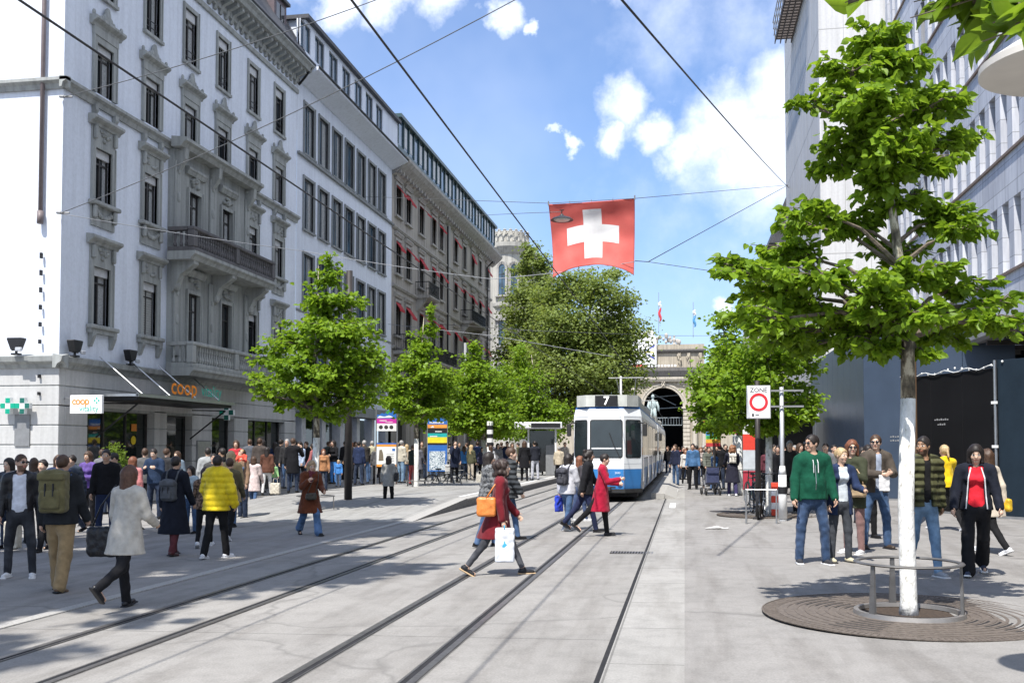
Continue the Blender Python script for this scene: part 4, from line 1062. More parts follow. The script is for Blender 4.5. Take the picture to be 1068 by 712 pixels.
# ================================================================== trees
def leaf_mat(name, c, trans=.35):
    m, nt, b = nmat(name); v = coords(nt)
    n = noise(nt, v, 1.1, 3); n2 = noise(nt, v, 13, 2)
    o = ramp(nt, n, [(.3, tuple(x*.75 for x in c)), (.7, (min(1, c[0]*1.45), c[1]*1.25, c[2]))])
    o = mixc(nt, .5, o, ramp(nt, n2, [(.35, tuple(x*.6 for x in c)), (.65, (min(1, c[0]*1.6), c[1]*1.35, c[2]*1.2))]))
    nt.links.new(o, b.inputs['Base Color']); b.inputs['Roughness'].default_value = .45; b.inputs['Specular IOR Level'].default_value = .25
    t = nt.nodes.new('ShaderNodeBsdfTranslucent')
    tcx = mixc(nt, 1, o, (1.0, 1.05, .35), 'MULTIPLY'); g = nt.nodes.new('ShaderNodeGamma'); g.inputs[1].default_value = .75; nt.links.new(tcx, g.inputs[0]); nt.links.new(g.outputs[0], t.inputs[0])
    ms = nt.nodes.new('ShaderNodeMixShader'); ms.inputs[0].default_value = trans
    nt.links.new(b.outputs[0], ms.inputs[1]); nt.links.new(t.outputs[0], ms.inputs[2]); nt.links.new(ms.outputs[0], nt.nodes['Material Output'].inputs[0])
    return m
L_lime = leaf_mat('lime_leaf', (.155,.285,.024), .46); L_mid = leaf_mat('mid_leaf', (.12,.20,.03)); L_plane = leaf_mat('plane_leaf', (.18,.26,.085), .45); L_bright = leaf_mat('young_leaf', (.13,.24,.02), .5)  # each leaf material has its own green tone and translucency
M_bark = mat('bark', (.13,.105,.08), .9, var=.45, scale=14, bmp=.6, bscale=30)
def limewash():
    m, nt, b = nmat('whitewashed_bark'); v = coords(nt, scale=(1,1,.5))
    nt.links.new(ramp(nt, noise(nt, v, 16, 6, .65), [(.33, (.22,.20,.16)), (.42, (.60,.59,.55)), (.62, (.76,.75,.72))]), b.inputs['Base Color'])
    b.inputs['Roughness'].default_value = .9; bump(nt, b, noise(nt, v, 22, 5), .6, .03); return m
M_wash = limewash()
def mottled():
    m, nt, b = nmat('mottled_bark'); v = coords(nt, scale=(1,1,.45))
    nt.links.new(ramp(nt, noise(nt, v, 11, 5, .6), [(.38, (.05,.045,.035)), (.5, (.16,.14,.10)), (.58, (.42,.39,.30))]), b.inputs['Base Color'])
    b.inputs['Roughness'].default_value = .9; bump(nt, b, noise(nt, v, 18, 5), .7, .03); return m
M_mott = mottled()
rng = np.random.default_rng(5)
def leaves_mesh(name, P, size, out, m, parent, six=True, droop=.5, flat=.72, obj_name='crown'):
    """P: N x 3 leaf positions, out: N x 3 outward vectors; every leaf is a folded blade"""
    N = len(P)
    nrm = rng.normal(size=(N, 3))*flat; nrm[:, 2] += 1.0; nrm += out*.35
    nrm /= np.linalg.norm(nrm, axis=1)[:, None]
    d = out*1.0+rng.normal(size=(N, 3))*.6; d[:, 2] -= droop; d -= nrm*(d*nrm).sum(1)[:, None]
    d /= np.maximum(1e-6, np.linalg.norm(d, axis=1))[:, None]
    s = np.cross(nrm, d); sz = size*rng.uniform(.65, 1.25, N)[:, None]
    f = nrm*rng.uniform(.05, .22, N)[:, None]
    if six == 2:
        h_ = [(.02, -.2, .6), (.16, -.42, 1), (.42, -.47, 1.1), (.70, -.34, .9), (.92, -.13, .3)]
        tmpl = [(.06, 0, 0)]+h_+[(1.12, 0, -.5)]+[(a, -b, c) for a, b, c in h_[::-1]]; fs = [(0, 1, 2, 3, 4, 5, 6), (0, 6, 7, 8, 9, 10, 11)]
    elif six:
        tmpl = [(0, 0, 0), (.28, -.46, 1), (.72, -.36, 1), (1.08, 0, -.3), (.72, .36, 1), (.28, .46, 1)]; fs = [(0, 1, 2, 3), (0, 3, 4, 5)]
    else:
        tmpl = [(0, 0, 0), (.45, -.5, 1), (1.05, 0, -.2), (.45, .5, 1)]; fs = [(0, 1, 2), (0, 2, 3)]
    k = len(tmpl); V = np.empty((N, k, 3))
    for i, (a, b, c) in enumerate(tmpl): V[:, i] = P+d*sz*a+s*sz*b+f*sz*c
    F = (np.arange(N)[:, None, None]*k+np.array(fs)[None]).reshape(-1, len(fs[0]))
    me = bpy.data.meshes.new(obj_name); nF = len(F); lv = len(fs[0])
    me.vertices.add(N*k); me.vertices.foreach_set('co', V.reshape(-1))
    me.loops.add(nF*lv); me.loops.foreach_set('vertex_index', F.reshape(-1).astype(np.int32))
    me.polygons.add(nF); me.polygons.foreach_set('loop_start', (np.arange(nF)*lv).astype(np.int32)); me.polygons.foreach_set('loop_total', np.full(nF, lv, np.int32))
    me.update(); me.validate(); me.materials.append(m)
    o = bpy.data.objects.new(obj_name, me); col.objects.link(o); o.parent = parent
    return o
def tree(name, base, clumps, label, group, leafm, size, n, trunk_r=.1, fork=2.2, top=None, wash=2.0, lower=None, six=True, depth=1.0, bark=None, twig=.012, seed=1, spread=1.0, sub=3):
    """clumps: world (centre, radii) of leaf masses; limbs run from the trunk into each of them"""
    r = random.Random(seed); base = Vector(base)
    root = empty(name, base); tag(root, label, 'tree', group)
    top = top or max(c[0].z for c in clumps)
    mb = MB()
    # trunk, slightly bent
    zs = [0, .12, wash*.5, wash, fork, fork+(top-fork)*.35, fork+(top-fork)*.7, top]
    rs = [trunk_r*1.25, trunk_r*1.02, trunk_r*.95, trunk_r*.9, trunk_r*.82, trunk_r*.55, trunk_r*.3, trunk_r*.1]
    bend = [Vector((r.uniform(-.05, .05)*z*.3, r.uniform(-.05, .05)*z*.3, z)) for z in zs]
    bend[0] = Vector((0,0,-.02)); 
    mid = Vector((sum(c[0].x for c in clumps)/len(clumps)-base.x, sum(c[0].y for c in clumps)/len(clumps)-base.y, 0))
    for i in range(5, 8): bend[i] += mid*(.3*(i-4))
    if wash > .3:
        mb.use(M_wash).tube(bend[:4], rs[:4], 14); mb.use(bark or M_mott).tube(bend[3:], rs[3:], 12)
    else: mb.use(bark or M_bark).tube(bend, rs, 12)
    tr_ = mb.build('trunk', parent=root, smooth=True)
    mb = MB().use(M_bark)
    P = []; O = []
    vol = [c[1].x*c[1].y*c[1].z for c in clumps]; tot = sum(v**.67 for v in vol)
    def on_trunk(z):
        for i in range(4, 7):
            if bend[i].z <= z <= bend[i+1].z: t = (z-bend[i].z)/(bend[i+1].z-bend[i].z); return bend[i].lerp(bend[i+1], t), rs[i]*(1-t)+rs[i+1]*t
        return (bend[4], rs[4]) if z < bend[4].z else (bend[7], rs[7])
    for (c, rd), v in zip(clumps, vol):
        c = c-base
        dxy = math.hypot(c.x, c.y); a, ra = on_trunk(max(fork*.95, c.z-dxy*.55))
        k1 = a.lerp(c, .45)+Vector((0, 0, .12*dxy)); rl = min(ra*.6, .02+.25*trunk_r+.012*dxy)
        mb.tube([a, k1, c], [rl, rl*.6, rl*.25], 6)
        m_ = max(4, int(n*(v**.67)/tot)); ns = max(4, int(sub*2+m_/60))
        tw = []
        for j in range(ns):
            u = Vector((r.gauss(0, 1), r.gauss(0, 1), r.gauss(0, 1))); u.normalize(); q = r.uniform(.55, 1.14)
            e = c+Vector((u.x*rd.x*q, u.y*rd.y*q, u.z*rd.z*q)); s0 = k1.lerp(c, r.uniform(.3, 1))
            tw.append((s0, e)); mb.tube([s0, s0.lerp(e, .5)+Vector((0, 0, .05)), e], [twig, twig*.7, twig*.3], 4, caps=False)
        for j in range(m_):
            s0, e = r.choice(tw); t = r.random()**.55; p = s0.lerp(e, t)
            jit = spread*min(rd.x, rd.y, rd.z)*.27
            p = p+Vector((r.gauss(0, jit), r.gauss(0, jit), r.gauss(0, jit*.5)))
            P.append(p); O.append(((p-c)+(e-s0)*.5).normalized())
    mb.build('limbs', parent=tr_)
    leaves_mesh('crown', np.array([tuple(p) for p in P]), size, np.array([tuple(o) for o in O]), leafm, root, six=six)
    return root
def clumps_px(base, lst, dscale=1.0, seed=3, rdep=None, grow=1.12):
    """leaf masses given by their place and size in the picture, each put at its own distance round the trunk"""
    r = random.Random(seed); out = []
    fw = Vector((-math.sin(YAW), math.cos(YAW), 0))
    for it in lst:
        px, py, rx, ry = it[:4]; off = it[4] if len(it) > 4 else r.uniform(-.6, .6)*dscale
        rr_ = ray(px, py); d = (base[0]*fw.x+base[1]*fw.y)+off; p = Vector((0,0,CAMZ))+rr_*(d/(rr_.x*fw.x+rr_.y*fw.y))
        s = d/FPX; out.append((p, Vector((rx*s*grow, max(rx, ry)*s*(rdep or .8)*grow, ry*s*grow))))
    return out
# --- the young lime in the right foreground
b6 = G(948, 641)
t6 = [(915,45,36,18,.2),(885,72,36,16,-.2),(935,70,40,20,.1),(868,105,22,18,.2),(905,110,44,24,-.3),(960,118,34,22,.3),(985,108,28,14,.0),(885,148,44,22,.1),(935,150,44,24,-.3),(832,108,14,8,.2),(870,172,26,14,.4),(985,148,32,12,.4),(1010,148,20,10,.5),(920,185,40,18,-.1),(965,172,34,14,0),
      (850,218,34,13,-.2),(880,235,40,14,.3),(830,232,20,10,.5),(985,228,44,14,.2),(1005,240,26,11,-.3),(945,212,34,14,.1),(820,262,40,13,.2),(775,285,34,13,-.1),(755,275,20,9,0),(800,305,40,14,.4),(850,285,44,16,-.4),(835,325,52,16,.1),(790,335,34,14,-.3),
      (905,300,40,20,-.5),(960,285,44,16,-.2),(1000,300,36,14,.3),(935,262,34,14,.4),(885,340,50,18,.2),(950,325,50,18,-.5),(1010,330,40,16,.1),(1040,335,30,12,-.2),(1045,315,20,9,.4),(1060,345,14,8,0),(985,352,44,12,.4),(905,362,44,12,-.1),(850,360,40,10,.3),(960,372,24,8,.1),(810,355,30,10,.2)]
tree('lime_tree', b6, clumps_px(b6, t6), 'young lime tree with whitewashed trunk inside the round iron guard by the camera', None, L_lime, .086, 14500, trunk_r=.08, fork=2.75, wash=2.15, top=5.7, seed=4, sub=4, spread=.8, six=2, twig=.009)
# --- the two limes of the right-hand row
b7 = G(803, 537)
t7 = [(795,335,24,18,0),(760,375,26,20,.8),(800,375,34,24,-.8),(838,372,22,20,.5),(770,410,34,22,-.5),(810,412,36,20,.9),(842,420,18,16,0),(752,440,16,14,.4),(785,440,34,16,0),(820,436,28,12,-.4),(790,300,14,14,.2),(840,340,18,16,-.4)]
tree('lime_tree', b7, clumps_px(b7, t7, 1), 'leafy lime tree with thin whitewashed trunk standing by the parked bicycles', None, L_lime, .12, 9000, trunk_r=.09, fork=2.6, wash=2.0, seed=6, top=5.8)
b8 = G(772, 516)
t8 = [(758,330,11,16,0),(752,360,18,18,.6),(735,395,17,20,-.6),(760,400,24,24,.8),(780,380,18,20,-.8),(735,425,18,16,.4),(765,432,24,14,0),(748,448,22,8,.5),(728,440,8,8,0),(785,420,18,18,.4),(722,410,6,8,0)]
tree('lime_tree', b8, clumps_px(b8, t8, 1.2, grow=1.3), 'bright lime tree behind the woman with the pushchair, beside the station arch', None, L_lime, .13, 6500, trunk_r=.1, fork=2.8, wash=2.1, seed=7)
b9 = Vector((2.9, 52, gz(3)))
t9 = [(745,378,8,14,0),(735,400,12,16,.5),(750,412,16,16,-.6),(735,432,14,12,.8),(728,420,8,10,0),(760,425,14,14,0)]
tree('lime_tree', b9, clumps_px(b9, t9, 2, grow=1.3), 'farther small lime tree with dark foliage between the lime row and the station', None, L_mid, .16, 3500, trunk_r=.12, fork=2.8, wash=2.1, seed=8, six=False)
# --- the left-hand row on the plaza
b1t = G(329, 537)
t1 = [(345,272,8,10,0),(343,292,16,12,.1),(335,312,26,14,-.3),(352,318,28,14,.4),(325,335,26,14,.6),(350,340,36,16,-.5),(368,345,22,14,.3),(310,358,34,14,0),(345,362,40,16,.5),(380,372,22,14,-.3),(275,372,16,10,0),(295,380,26,12,-.6),(330,388,44,16,-.2),(372,392,30,14,.6),(388,385,12,12,0),(280,398,26,10,.5),(310,405,40,12,-.5),(350,412,44,14,.3),(380,412,18,10,0),(300,418,28,8,.3),(335,432,34,10,0),(265,395,8,5,0),(272,412,14,6,.2)]
tree('plaza_lime', b1t, clumps_px(b1t, t1), 'full bright green lime tree with whitewashed trunk before the plain pale office building', None, L_lime, .125, 12000, trunk_r=.1, fork=2.7, wash=2.1, seed=9)
b2t = G(434, 515)
t2 = [(452,326,4,7,0),(450,342,5,8,.2),(437,352,10,8,.2),(440,368,18,10,-.3),(425,382,18,10,.4),(447,388,22,12,-.5),(420,402,22,12,0),(445,410,28,12,.6),(412,420,18,9,-.3),(440,428,30,10,.3),(462,405,12,10,0),(455,428,18,8,0)]
tree('plaza_lime', b2t, clumps_px(b2t, t2, 1.2, grow=1.3), 'slender lime tree with one tall shoot between the magenta stele and the blue stele', None, L_lime, .14, 7500, trunk_r=.1, fork=2.8, wash=2.2, seed=10, twig=.014)
b3t = G(505, 506)
t3 = [(496,366,5,8,0),(493,380,10,9,.3),(500,395,18,11,-.5),(485,408,18,10,.6),(510,412,22,12,0),(495,428,28,12,.8),(475,430,16,8,-.4),(520,432,20,10,-.6),(480,445,20,7,0),(515,448,24,7,.4)]
tree('plaza_lime', b3t, clumps_px(b3t, t3, 1.5, grow=1.7), 'lime tree on the raised tram platform, left of the white shelter', None, L_lime, .16, 13000, trunk_r=.11, fork=2.8, wash=2.2, seed=12, six=False)
b4t = Vector((-8.6, 62, .15))
t4 = [(540,372,10,12,0),(532,392,16,12,.6),(552,396,18,13,-.8),(535,412,22,12,1),(560,418,20,14,-.5),(545,434,26,12,.6),(575,432,16,12,0),(560,448,28,10,-.3),(585,444,12,10,.2),(530,450,18,8,0)]
tree('plaza_lime', b4t, clumps_px(b4t, t4, 2, grow=1.4), 'round lime tree directly beside the left flank of the tram', None, L_lime, .18, 9000, trunk_r=.13, fork=2.8, wash=2.2, seed=13, six=False)
bxt = Vector((-14.5, 66, .1))
tree('plaza_lime', bxt, clumps_px(bxt, [(480,400,16,12,0),(465,418,18,12,1),(495,425,20,12,-1),(470,440,22,9,0),(520,405,14,12,.5),(515,425,18,12,-1),(500,445,24,8,1),(545,445,18,8,0),(450,440,14,8,0)], 2, grow=1.3), 'round lime tree farther back between the slender lime and the striped post', None, L_lime, .2, 7000, trunk_r=.13, fork=2.8, wash=2.2, seed=18, six=False)
# --- the two tall planes farther along
b5t = Vector((-7.2, 84, .2))
t5 = [(600,296,26,16,0),(575,312,26,18,1.5),(625,305,28,18,-1.5),(652,318,14,16,.5),(590,335,34,20,-2),(630,340,34,22,2),(658,345,18,20,-.5),(610,360,44,22,0),(575,355,26,22,1),(650,372,24,20,1),(600,385,44,22,-2),(640,395,34,18,1.5),(580,395,30,22,0),(615,412,40,16,.5),(655,392,14,14,-.5),(590,420,36,16,1),(560,378,22,22,-1),(640,285,10,8,0)]
tree('plane_tree', b5t, clumps_px(b5t, t5, 3, grow=1.2), 'tall broad plane tree rising behind the tram under the hanging flag', None, L_plane, .24, 46000, trunk_r=.3, fork=4.5, wash=0, seed=14, six=False, twig=.012, sub=6, bark=M_bark, spread=1.1)
b6t = Vector((-13.0, 92, .2))
t6b = [(552,262,11,11,0),(548,282,16,14,1.5),(565,276,14,14,-1),(545,305,20,16,-1.5),(566,302,16,16,1),(540,328,20,18,2),(562,330,20,18,-1),(548,352,26,18,0),(535,372,22,16,1),(560,378,24,18,-1.5),(572,318,12,16,0)]
tree('plane_tree', b6t, clumps_px(b6t, t6b, 2.5), 'airy tall tree with thin visible trunk beside the pale corner tower', None, L_plane, .23, 18000, trunk_r=.22, fork=5, wash=0, seed=15, six=False, twig=.014, sub=4, bark=mat('pale_bark', (.30,.29,.25), .9, var=.3), spread=.9)
# --- tall trees standing left of the camera, whose dappled shade crosses the tracks
def big_tree(x, y, h, rr, n, seed, label):
    r = random.Random(seed); b = Vector((x, y, gz(x))); cl_ = []
    for k in range(34):
        a = r.uniform(0, 6.283); q = math.sqrt(r.random())*rr*.85; z = h*(.58+.38*r.random()); q *= 1-.5*abs((z/h-.7)/.3)
        cl_.append((b+Vector((math.cos(a)*q, math.sin(a)*q, z)), Vector((r.uniform(.5, .95), r.uniform(.5, .95), r.uniform(.3, .6)))*rr*.33))
    tree('street_tree', b, cl_, label, None, L_mid, .36, int(n*1.5), trunk_r=.24, fork=h*.3, wash=0, seed=seed, six=False, twig=.025, bark=M_bark)
big_tree(-11.0, -1.5, 19, 4.6, 9000, 23, 'shade tree out of view left of the camera')
big_tree(-11.0, 5.2, 19, 4.8, 10000, 22, 'wide shade tree out of view left of the tram tracks')
big_tree(-11.9, 11.5, 19, 4.6, 9500, 21, 'tall shade tree out of view toward the corner building')
big_tree(-17.6, 8.5, 18, 4.2, 7000, 27, 'tall shade tree out of view in the side street')
# --- overhanging branch, top right
b0 = Vector((3.0, 3.4, gz(3)))
fwv = Vector((-math.sin(YAW), math.cos(YAW), 0))
def at_depth(px, py, d):
    r_ = ray(px, py); return Vector((0,0,CAMZ))+r_*(d/(r_.x*fwv.x+r_.y*fwv.y))
t0 = [(at_depth(px, py, d), Vector((rx, rx, rz))*1.0) for px, py, d, rx, rz in ((965,14,4.1,.14,.06),(1000,4,4.0,.2,.08),(1040,10,3.8,.2,.1),(1062,28,3.9,.14,.05),(1020,30,4.2,.14,.05),(985,-20,4.0,.25,.1),(1050,-30,3.8,.3,.14),(1085,20,3.6,.25,.16),(1110,-40,3.6,.3,.2),(885,2,4.2,.03,.02),(1090,40,3.8,.08,.05))]
t0 += [(b0+Vector((dx, dy, dz)), Vector((.6,.6,.3))) for dx, dy, dz in ((-.3,-.4,3.6),(.5,.2,3.7),(0,-.8,3.9),(.4,-.3,4.3),(-.4,.1,4.2),(.9,-.6,3.9))]
tree('lime_tree', b0, t0, 'overhanging lime branch with big pale leaves in the upper right corner', None, L_bright, .115, 1500, trunk_r=.1, fork=2.9, wash=2.0, seed=31, six=2, sub=3, twig=.008, spread=.8)

# ================================================================== grates and guards
def grate(x, y, r_out, label):
    z = gz(x); root = empty('tree_grate', (x, y, z+.004)); tag(root, label, 'tree grate')
    M_cast = mat('cast_iron_grate', (.15,.125,.105), .7, .35, var=.3, scale=25)
    mb = MB().use(M_cast); N = 72
    def ring(r0, r1, z0, z1, a0=0, a1=2*math.pi, n=N):
        for k in range(n):
            a, b = a0+(a1-a0)*k/n, a0+(a1-a0)*(k+1)/n
            p = [(r*math.cos(t), r*math.sin(t)) for r, t in ((r0, a), (r1, a), (r1, b), (r0, b))]
            mb.add([(q[0], q[1], z1) for q in p]+[(q[0], q[1], z0) for q in p], [(0,1,2,3), (0,3,7,4), (1,2,6,5)])
    ring(.52, r_out, .0, .006)
    for i in range(7):
        r0 = .56+i*(r_out-.66)/7.5; ring(r0, r0+.03, .006, .0105)
    ring(r_out-.16, r_out-.15, .006, .010); ring(r_out-.012, r_out, .0, .012)
    for k in range(150):
        a = 2*math.pi*k/150; M = Matrix.Rotation(a, 4, 'Z'); mb.box(r_out-.145, r_out-.02, -.006, .006, .006, .0098, M)
    mb.use(M_groove)
    for i in range(6):
        r0 = .615+i*(r_out-.66)/7.5
        for q in range(4):
            a0 = math.pi/2*q+.15; ring(r0, r0+.022, .004, .0078, a0+.55, a0+1.0, 8)
    mb.build('plate', parent=root)
    mb = MB().use(mat('tree_pit_soil', (.05,.035,.025), .95, var=.5, scale=30)); mb.lathe([(0, .001), (.52, .001)], n=40); mb.build('soil', parent=root)
    mb = MB().use(mat('worn_steel_ring', (.30,.28,.26), .5, .7)); mb.lathe([(.47, .006), (.475, .045), (.52, .045), (.53, .006), (.47, .006)], n=56); mb.build('inner_ring', parent=root, angle=40)
    return root
def guard(x, y, label, a0=.5):
    root = empty('tree_guard', (x, y, gz(x)+.05), a0); tag(root, label, 'tree guard')
    M_g = mat('weathered_steel_guard', (.17,.165,.16), .5, .7, var=.25)
    mb = MB().use(M_g); prof = [(.49+.032*math.cos(t*math.pi/4), .47+.014*math.sin(t*math.pi/4)) for t in range(9)]
    mb.lathe(prof, n=56); mb.build('top_ring', parent=root, smooth=True)
    for k in range(3):
        a = 2*math.pi*k/3; M = Matrix.Rotation(a, 4, 'Z')
        mb = MB().use(M_g); mb.add([M @ Vector(p) for p in ((.48,-.035,0),(.51,-.035,0),(.51,.035,0),(.48,.035,0),(.475,-.02,.46),(.495,-.02,.46),(.495,.02,.46),(.475,.02,.46))], [(0,3,2,1),(4,5,6,7),(0,1,5,4),(1,2,6,5),(2,3,7,6),(3,0,4,7)])
        mb.build('leg', parent=root)
grate(b6.x, b6.y, 1.42, 'large round cast-iron tree grate around the nearest whitewashed trunk')
guard(b6.x, b6.y, 'round steel tree guard on three legs circling the nearest whitewashed trunk', rad(97))
grate(b7.x, b7.y, 1.3, 'round iron tree grate by the parked bicycles')
grate(b1t.x, b1t.y, 1.4, 'round iron tree grate under the lime tree on the plaza')
guard(b1t.x, b1t.y, 'steel tree guard around the plaza lime behind the woman in the brown coat')
grate(b2t.x, b2t.y, 1.3, 'iron tree grate between the two information steles')
guard(b2t.x, b2t.y, 'steel tree guard between the two information steles')
g_ = G(312, 540)

# ================================================================== tram
def tram(y0, first, label):
    root = empty('tram', (-2.47, y0, gz(-2.4)+.0)); tag(root, label, 'tram')
    Mw = mat('tram_white', (.72,.74,.75), .3, var=.04, scale=2, spec=.5); Mb = mat('tram_blue', (.035,.20,.50), .3, var=.08, scale=2, spec=.5); Md = mat('tram_underframe', (.025,.025,.028), .7)
    Mr = mat('tram_roof_cream', (.50,.51,.47), .6, var=.15, scale=3); Mg = glass('tram_glass', (.02,.028,.03), .05, .8); Mbl = mat('tram_blue_line', (.02,.11,.33), .4); Mt = mat('tram_rubber', (.02,.02,.02), .6)
    L = 20.5; w = 1.1
    def outline(z):
        i = .0
        if z < .35: i = .06
        if z > 2.75: i = (z-2.75)*.22
        f = .0 if z < 1.2 else (z-1.2)*.05          # the front leans back a little
        return [(-.56+i*.3, f+i), (.56-i*.3, f+i), (w-i, .62+f*.6+i*.3), (w-i, L-.4), (.7, L), (-.7, L), (-w+i, L-.4), (-w+i, .62+f*.6+i*.3)]
    def loft(zs, m, name, cap=False):
        mb = MB().use(m); vs = []; fs = []
        for z in zs: vs += [(x, y, z) for x, y in outline(z)]
        for i in range(len(zs)-1):
            for k in range(8): fs.append((i*8+k, i*8+(k+1) % 8, (i+1)*8+(k+1) % 8, (i+1)*8+k))
        fs.append(tuple(range(7, -1, -1))); fs.append(tuple((len(zs)-1)*8+k for k in range(8)))
        mb.add(vs, fs); return mb.build(name, parent=root)
    loft([.30, .34, 1.05], Mb, 'lower_body'); loft([1.053, 1.2, 2.75, 2.98], Mw, 'body'); loft([2.983, 3.05], Mbl, 'roof_line')
    def facet(k, z, u):                        # point on facet k (0 front, 1 right chamfer, 7 left chamfer) at share u
        a = outline(z)[k]; b = outline(z)[(k+1) % 8]; return Vector((a[0]+(b[0]-a[0])*u, a[1]+(b[1]-a[1])*u, z))
    def pane(mb, k, u0, u1, z0, z1, off, rc=.08):
        a = facet(k, z0, u0); b = facet(k, z0, u1); c = facet(k, z1, u1); d = facet(k, z1, u0)
        n = (b-a).cross(d-a).normalized()*off
        W = (b-a).length; H = (d-a).length; pts = []
        for (cx_, cy_), s in (((rc, rc), 180), ((W-rc, rc), 270), ((W-rc, H-rc), 0), ((rc, H-rc), 90)):
            for t in range(5):
                an = rad(s+t*22.5); pts.append((cx_+rc*math.cos(an), cy_+rc*math.sin(an)))
        P_ = []
        for x, y in pts:
            u, v_ = x/W, y/H; P_.append(a*(1-u)*(1-v_)+b*u*(1-v_)+c*u*v_+d*(1-u)*v_+n)
        P2 = [p-n*1.5 for p in P_]; N = len(P_)
        mb.add(P_+P2, [tuple(range(N))]+[(i, (i+1) % N, N+(i+1) % N, N+i) for i in range(N)])
    for k, a, b in ((0, .06, .94), (1, .12, .92), (7, .08, .88)):
        mb = MB().use(Mt); pane(mb, k, a-.03, b+.03, 1.40, 2.63, .008); o = mb.build('window_frame', parent=root)
        mb = MB().use(Mg); pane(mb, k, a, b, 1.43, 2.60, .014); mb.build('windscreen' if k == 0 else 'pane', parent=o)
    # hint of the cab inside the glass: pale bar and driver's seat edge
    mb = MB().use(Mw); pane(mb, 0, .08, .93, 1.69, 1.73, .02, .015); mb.build('demister_bar', parent=root)
    mb = MB().use(Mt); mb.tube([(0.45, -.02, 1.40), (.25, -.035, 1.8), (.1, -.01, 2.2)], .012, 5); mb.build('wiper', parent=root)
    # mirror arms, lamps, bumper
    for s in (-1, 1):
        mb = MB().use(Mt); mb.tube([(s*1.0, .5, 2.55), (s*1.22, .3, 2.5)], .02, 6); mb.box(s*1.22-.07, s*1.22+.07, .24, .3, 2.1, 2.5, bev=.02); mb.build('mirror', parent=root)
        mb = MB().use(mat('lamp_glass', (.6,.6,.55), .15)); mb.lathe([(0, -.012), (.07, -.012), (.085, 0)], (s*.42, -.006, .62), 16, Matrix.Rotation(-math.pi/2, 4, 'X')@Matrix.Scale(-1, 4, (0,0,1))); mb.build('headlight', parent=root)
        mb = MB().use(mat('amber_lens', (.6,.22,.02), .3)); mb.box(s*1.103, s*1.115, .72, .8, 1.5, 1.75); mb.build('indicator', parent=root)
    mb = MB().use(Mt); mb.prism([(-.6, -.07), (.6, -.07), (1.12, .55), (1.12, .7), (-1.12, .7), (-1.12, .55)], lambda p, q, t: (p, q, t), .30, .42); mb.build('bumper', parent=root)
    mb = MB().use(Md); mb.box(-.95, .95, .7, L-.3, .14, .32); 
    mb.build('underframe', parent=root)
    for yy in (2.2, 4.0, 16.2, 18.0):
        for s in (-.5, .5):
            mb = MB().use(Md); mb.lathe([(0, -.06), (.3, -.06), (.33, .0), (.33, .06), (0, .06)], (s, yy, .33), 20, Matrix.Rotation(math.pi/2, 4, 'Y')); mb.build('wheel', parent=root)
    mb = MB().use(Md); mb.box(-.16, .16, -.22, .05, .36, .50, bev=.03); mb.box(-.3, .3, -.078, -.07, .44, .50); mb.build('coupler', parent=root)
    mb = MB().use(mat('panel_seam', (.25,.27,.30), .6))
    for k, u in ((0, .0), (0, 1.0), (1, .98), (7, .02)):
        a_ = facet(k, .45, u); b_ = facet(k, 1.04, u); mb.tube([a_, b_], .006, 4)
    for z_ in (1.22, 2.72):
        for k in (0, 1, 7): mb.tube([facet(k, z_, .02), facet(k, z_, .98)], .004, 4)
    mb.build('seams', parent=root)
    # side: windows and doors, both flanks
    yv = 1.0; k = 0
    lay = []
    while yv < L-1.4:
        door = k in (0, 3, 6, 9)
        ww = 1.25 if door else 1.62
        lay.append((yv, yv+ww, door)); yv += ww+.12; k += 1
    for s in (-1, 1):
        for a, b, door in lay:
            if b > L-.5: continue
            if door:
                mb = MB().use(Mw); mb.box(s*1.102, s*1.108, a, b, .38, 2.68)
                o = mb.build('door', parent=root); mb = MB().use(Mg)
                for u0, u1 in ((a+.07, (a+b)/2-.05), ((a+b)/2+.05, b-.07)): mb.box(s*1.108, s*1.113, u0, u1, .62, 2.52, )
                mb.build('pane', parent=o); mb = MB().use(Mt); mb.box(s*1.108, s*1.112, (a+b)/2-.02, (a+b)/2+.02, .4, 2.66); mb.build('seal', parent=o)
            else:
                mb = MB().use(Mt); mb.box(s*1.1, s*1.107, a-.03, b+.03, 1.37, 2.63, bev=.02); o = mb.build('window_frame', parent=root)
                mb = MB().use(Mg); mb.box(s*1.107, s*1.112, a, b, 1.4, 2.6); mb.build('pane', parent=o)
    # roof: destination box, raised equipment fairing, pods
    mb = MB().use(Mr); mb.prism([(-.66, .12), (.66, .12), (1.0, .6), (1.0, 3.2), (-1.0, 3.2), (-1.0, .6)], lambda p, q, t: (p, q, t), 3.053, 3.42); mb.build('roof_fairing', parent=root)
    mb = MB().use(Mr); mb.box(-.98, .98, 3.6, 9.5, 3.053, 3.36, bev=.05); mb.box(-.95, .95, 10, 14, 3.053, 3.45, bev=.06); mb.box(-.98, .98, 14.6, L-.6, 3.053, 3.3, bev=.05); mb.build('roof_pod', parent=root)
    if first:
        mb = MB().use(M_black); mb.box(-.36, .36, .085, .118, 3.06, 3.40); o = mb.build('destination_sign', parent=root)
        m, nt, b = nmat('lit_number'); b.inputs['Base Color'].default_value = (.8,.8,.78,1); b.inputs['Emission Color'].default_value = (1,1,.97,1); b.inputs['Emission Strength'].default_value = .6
        mb = MB().use(m); text_mesh(mb, '7', .38, lambda x, y, n: (x, .083-n*.1, 3.225+y), bold=True); mb.build('route_number', parent=o)
    # car number under the windscreen
    mb = MB().use(mat('number_white', (.7,.75,.8), .5)); text_mesh(mb, '2043' if first else '2443', .09, lambda x, y, n: (.36+x*1, -.012-n*.1, .93+y)); mb.build('fleet_number', parent=root)
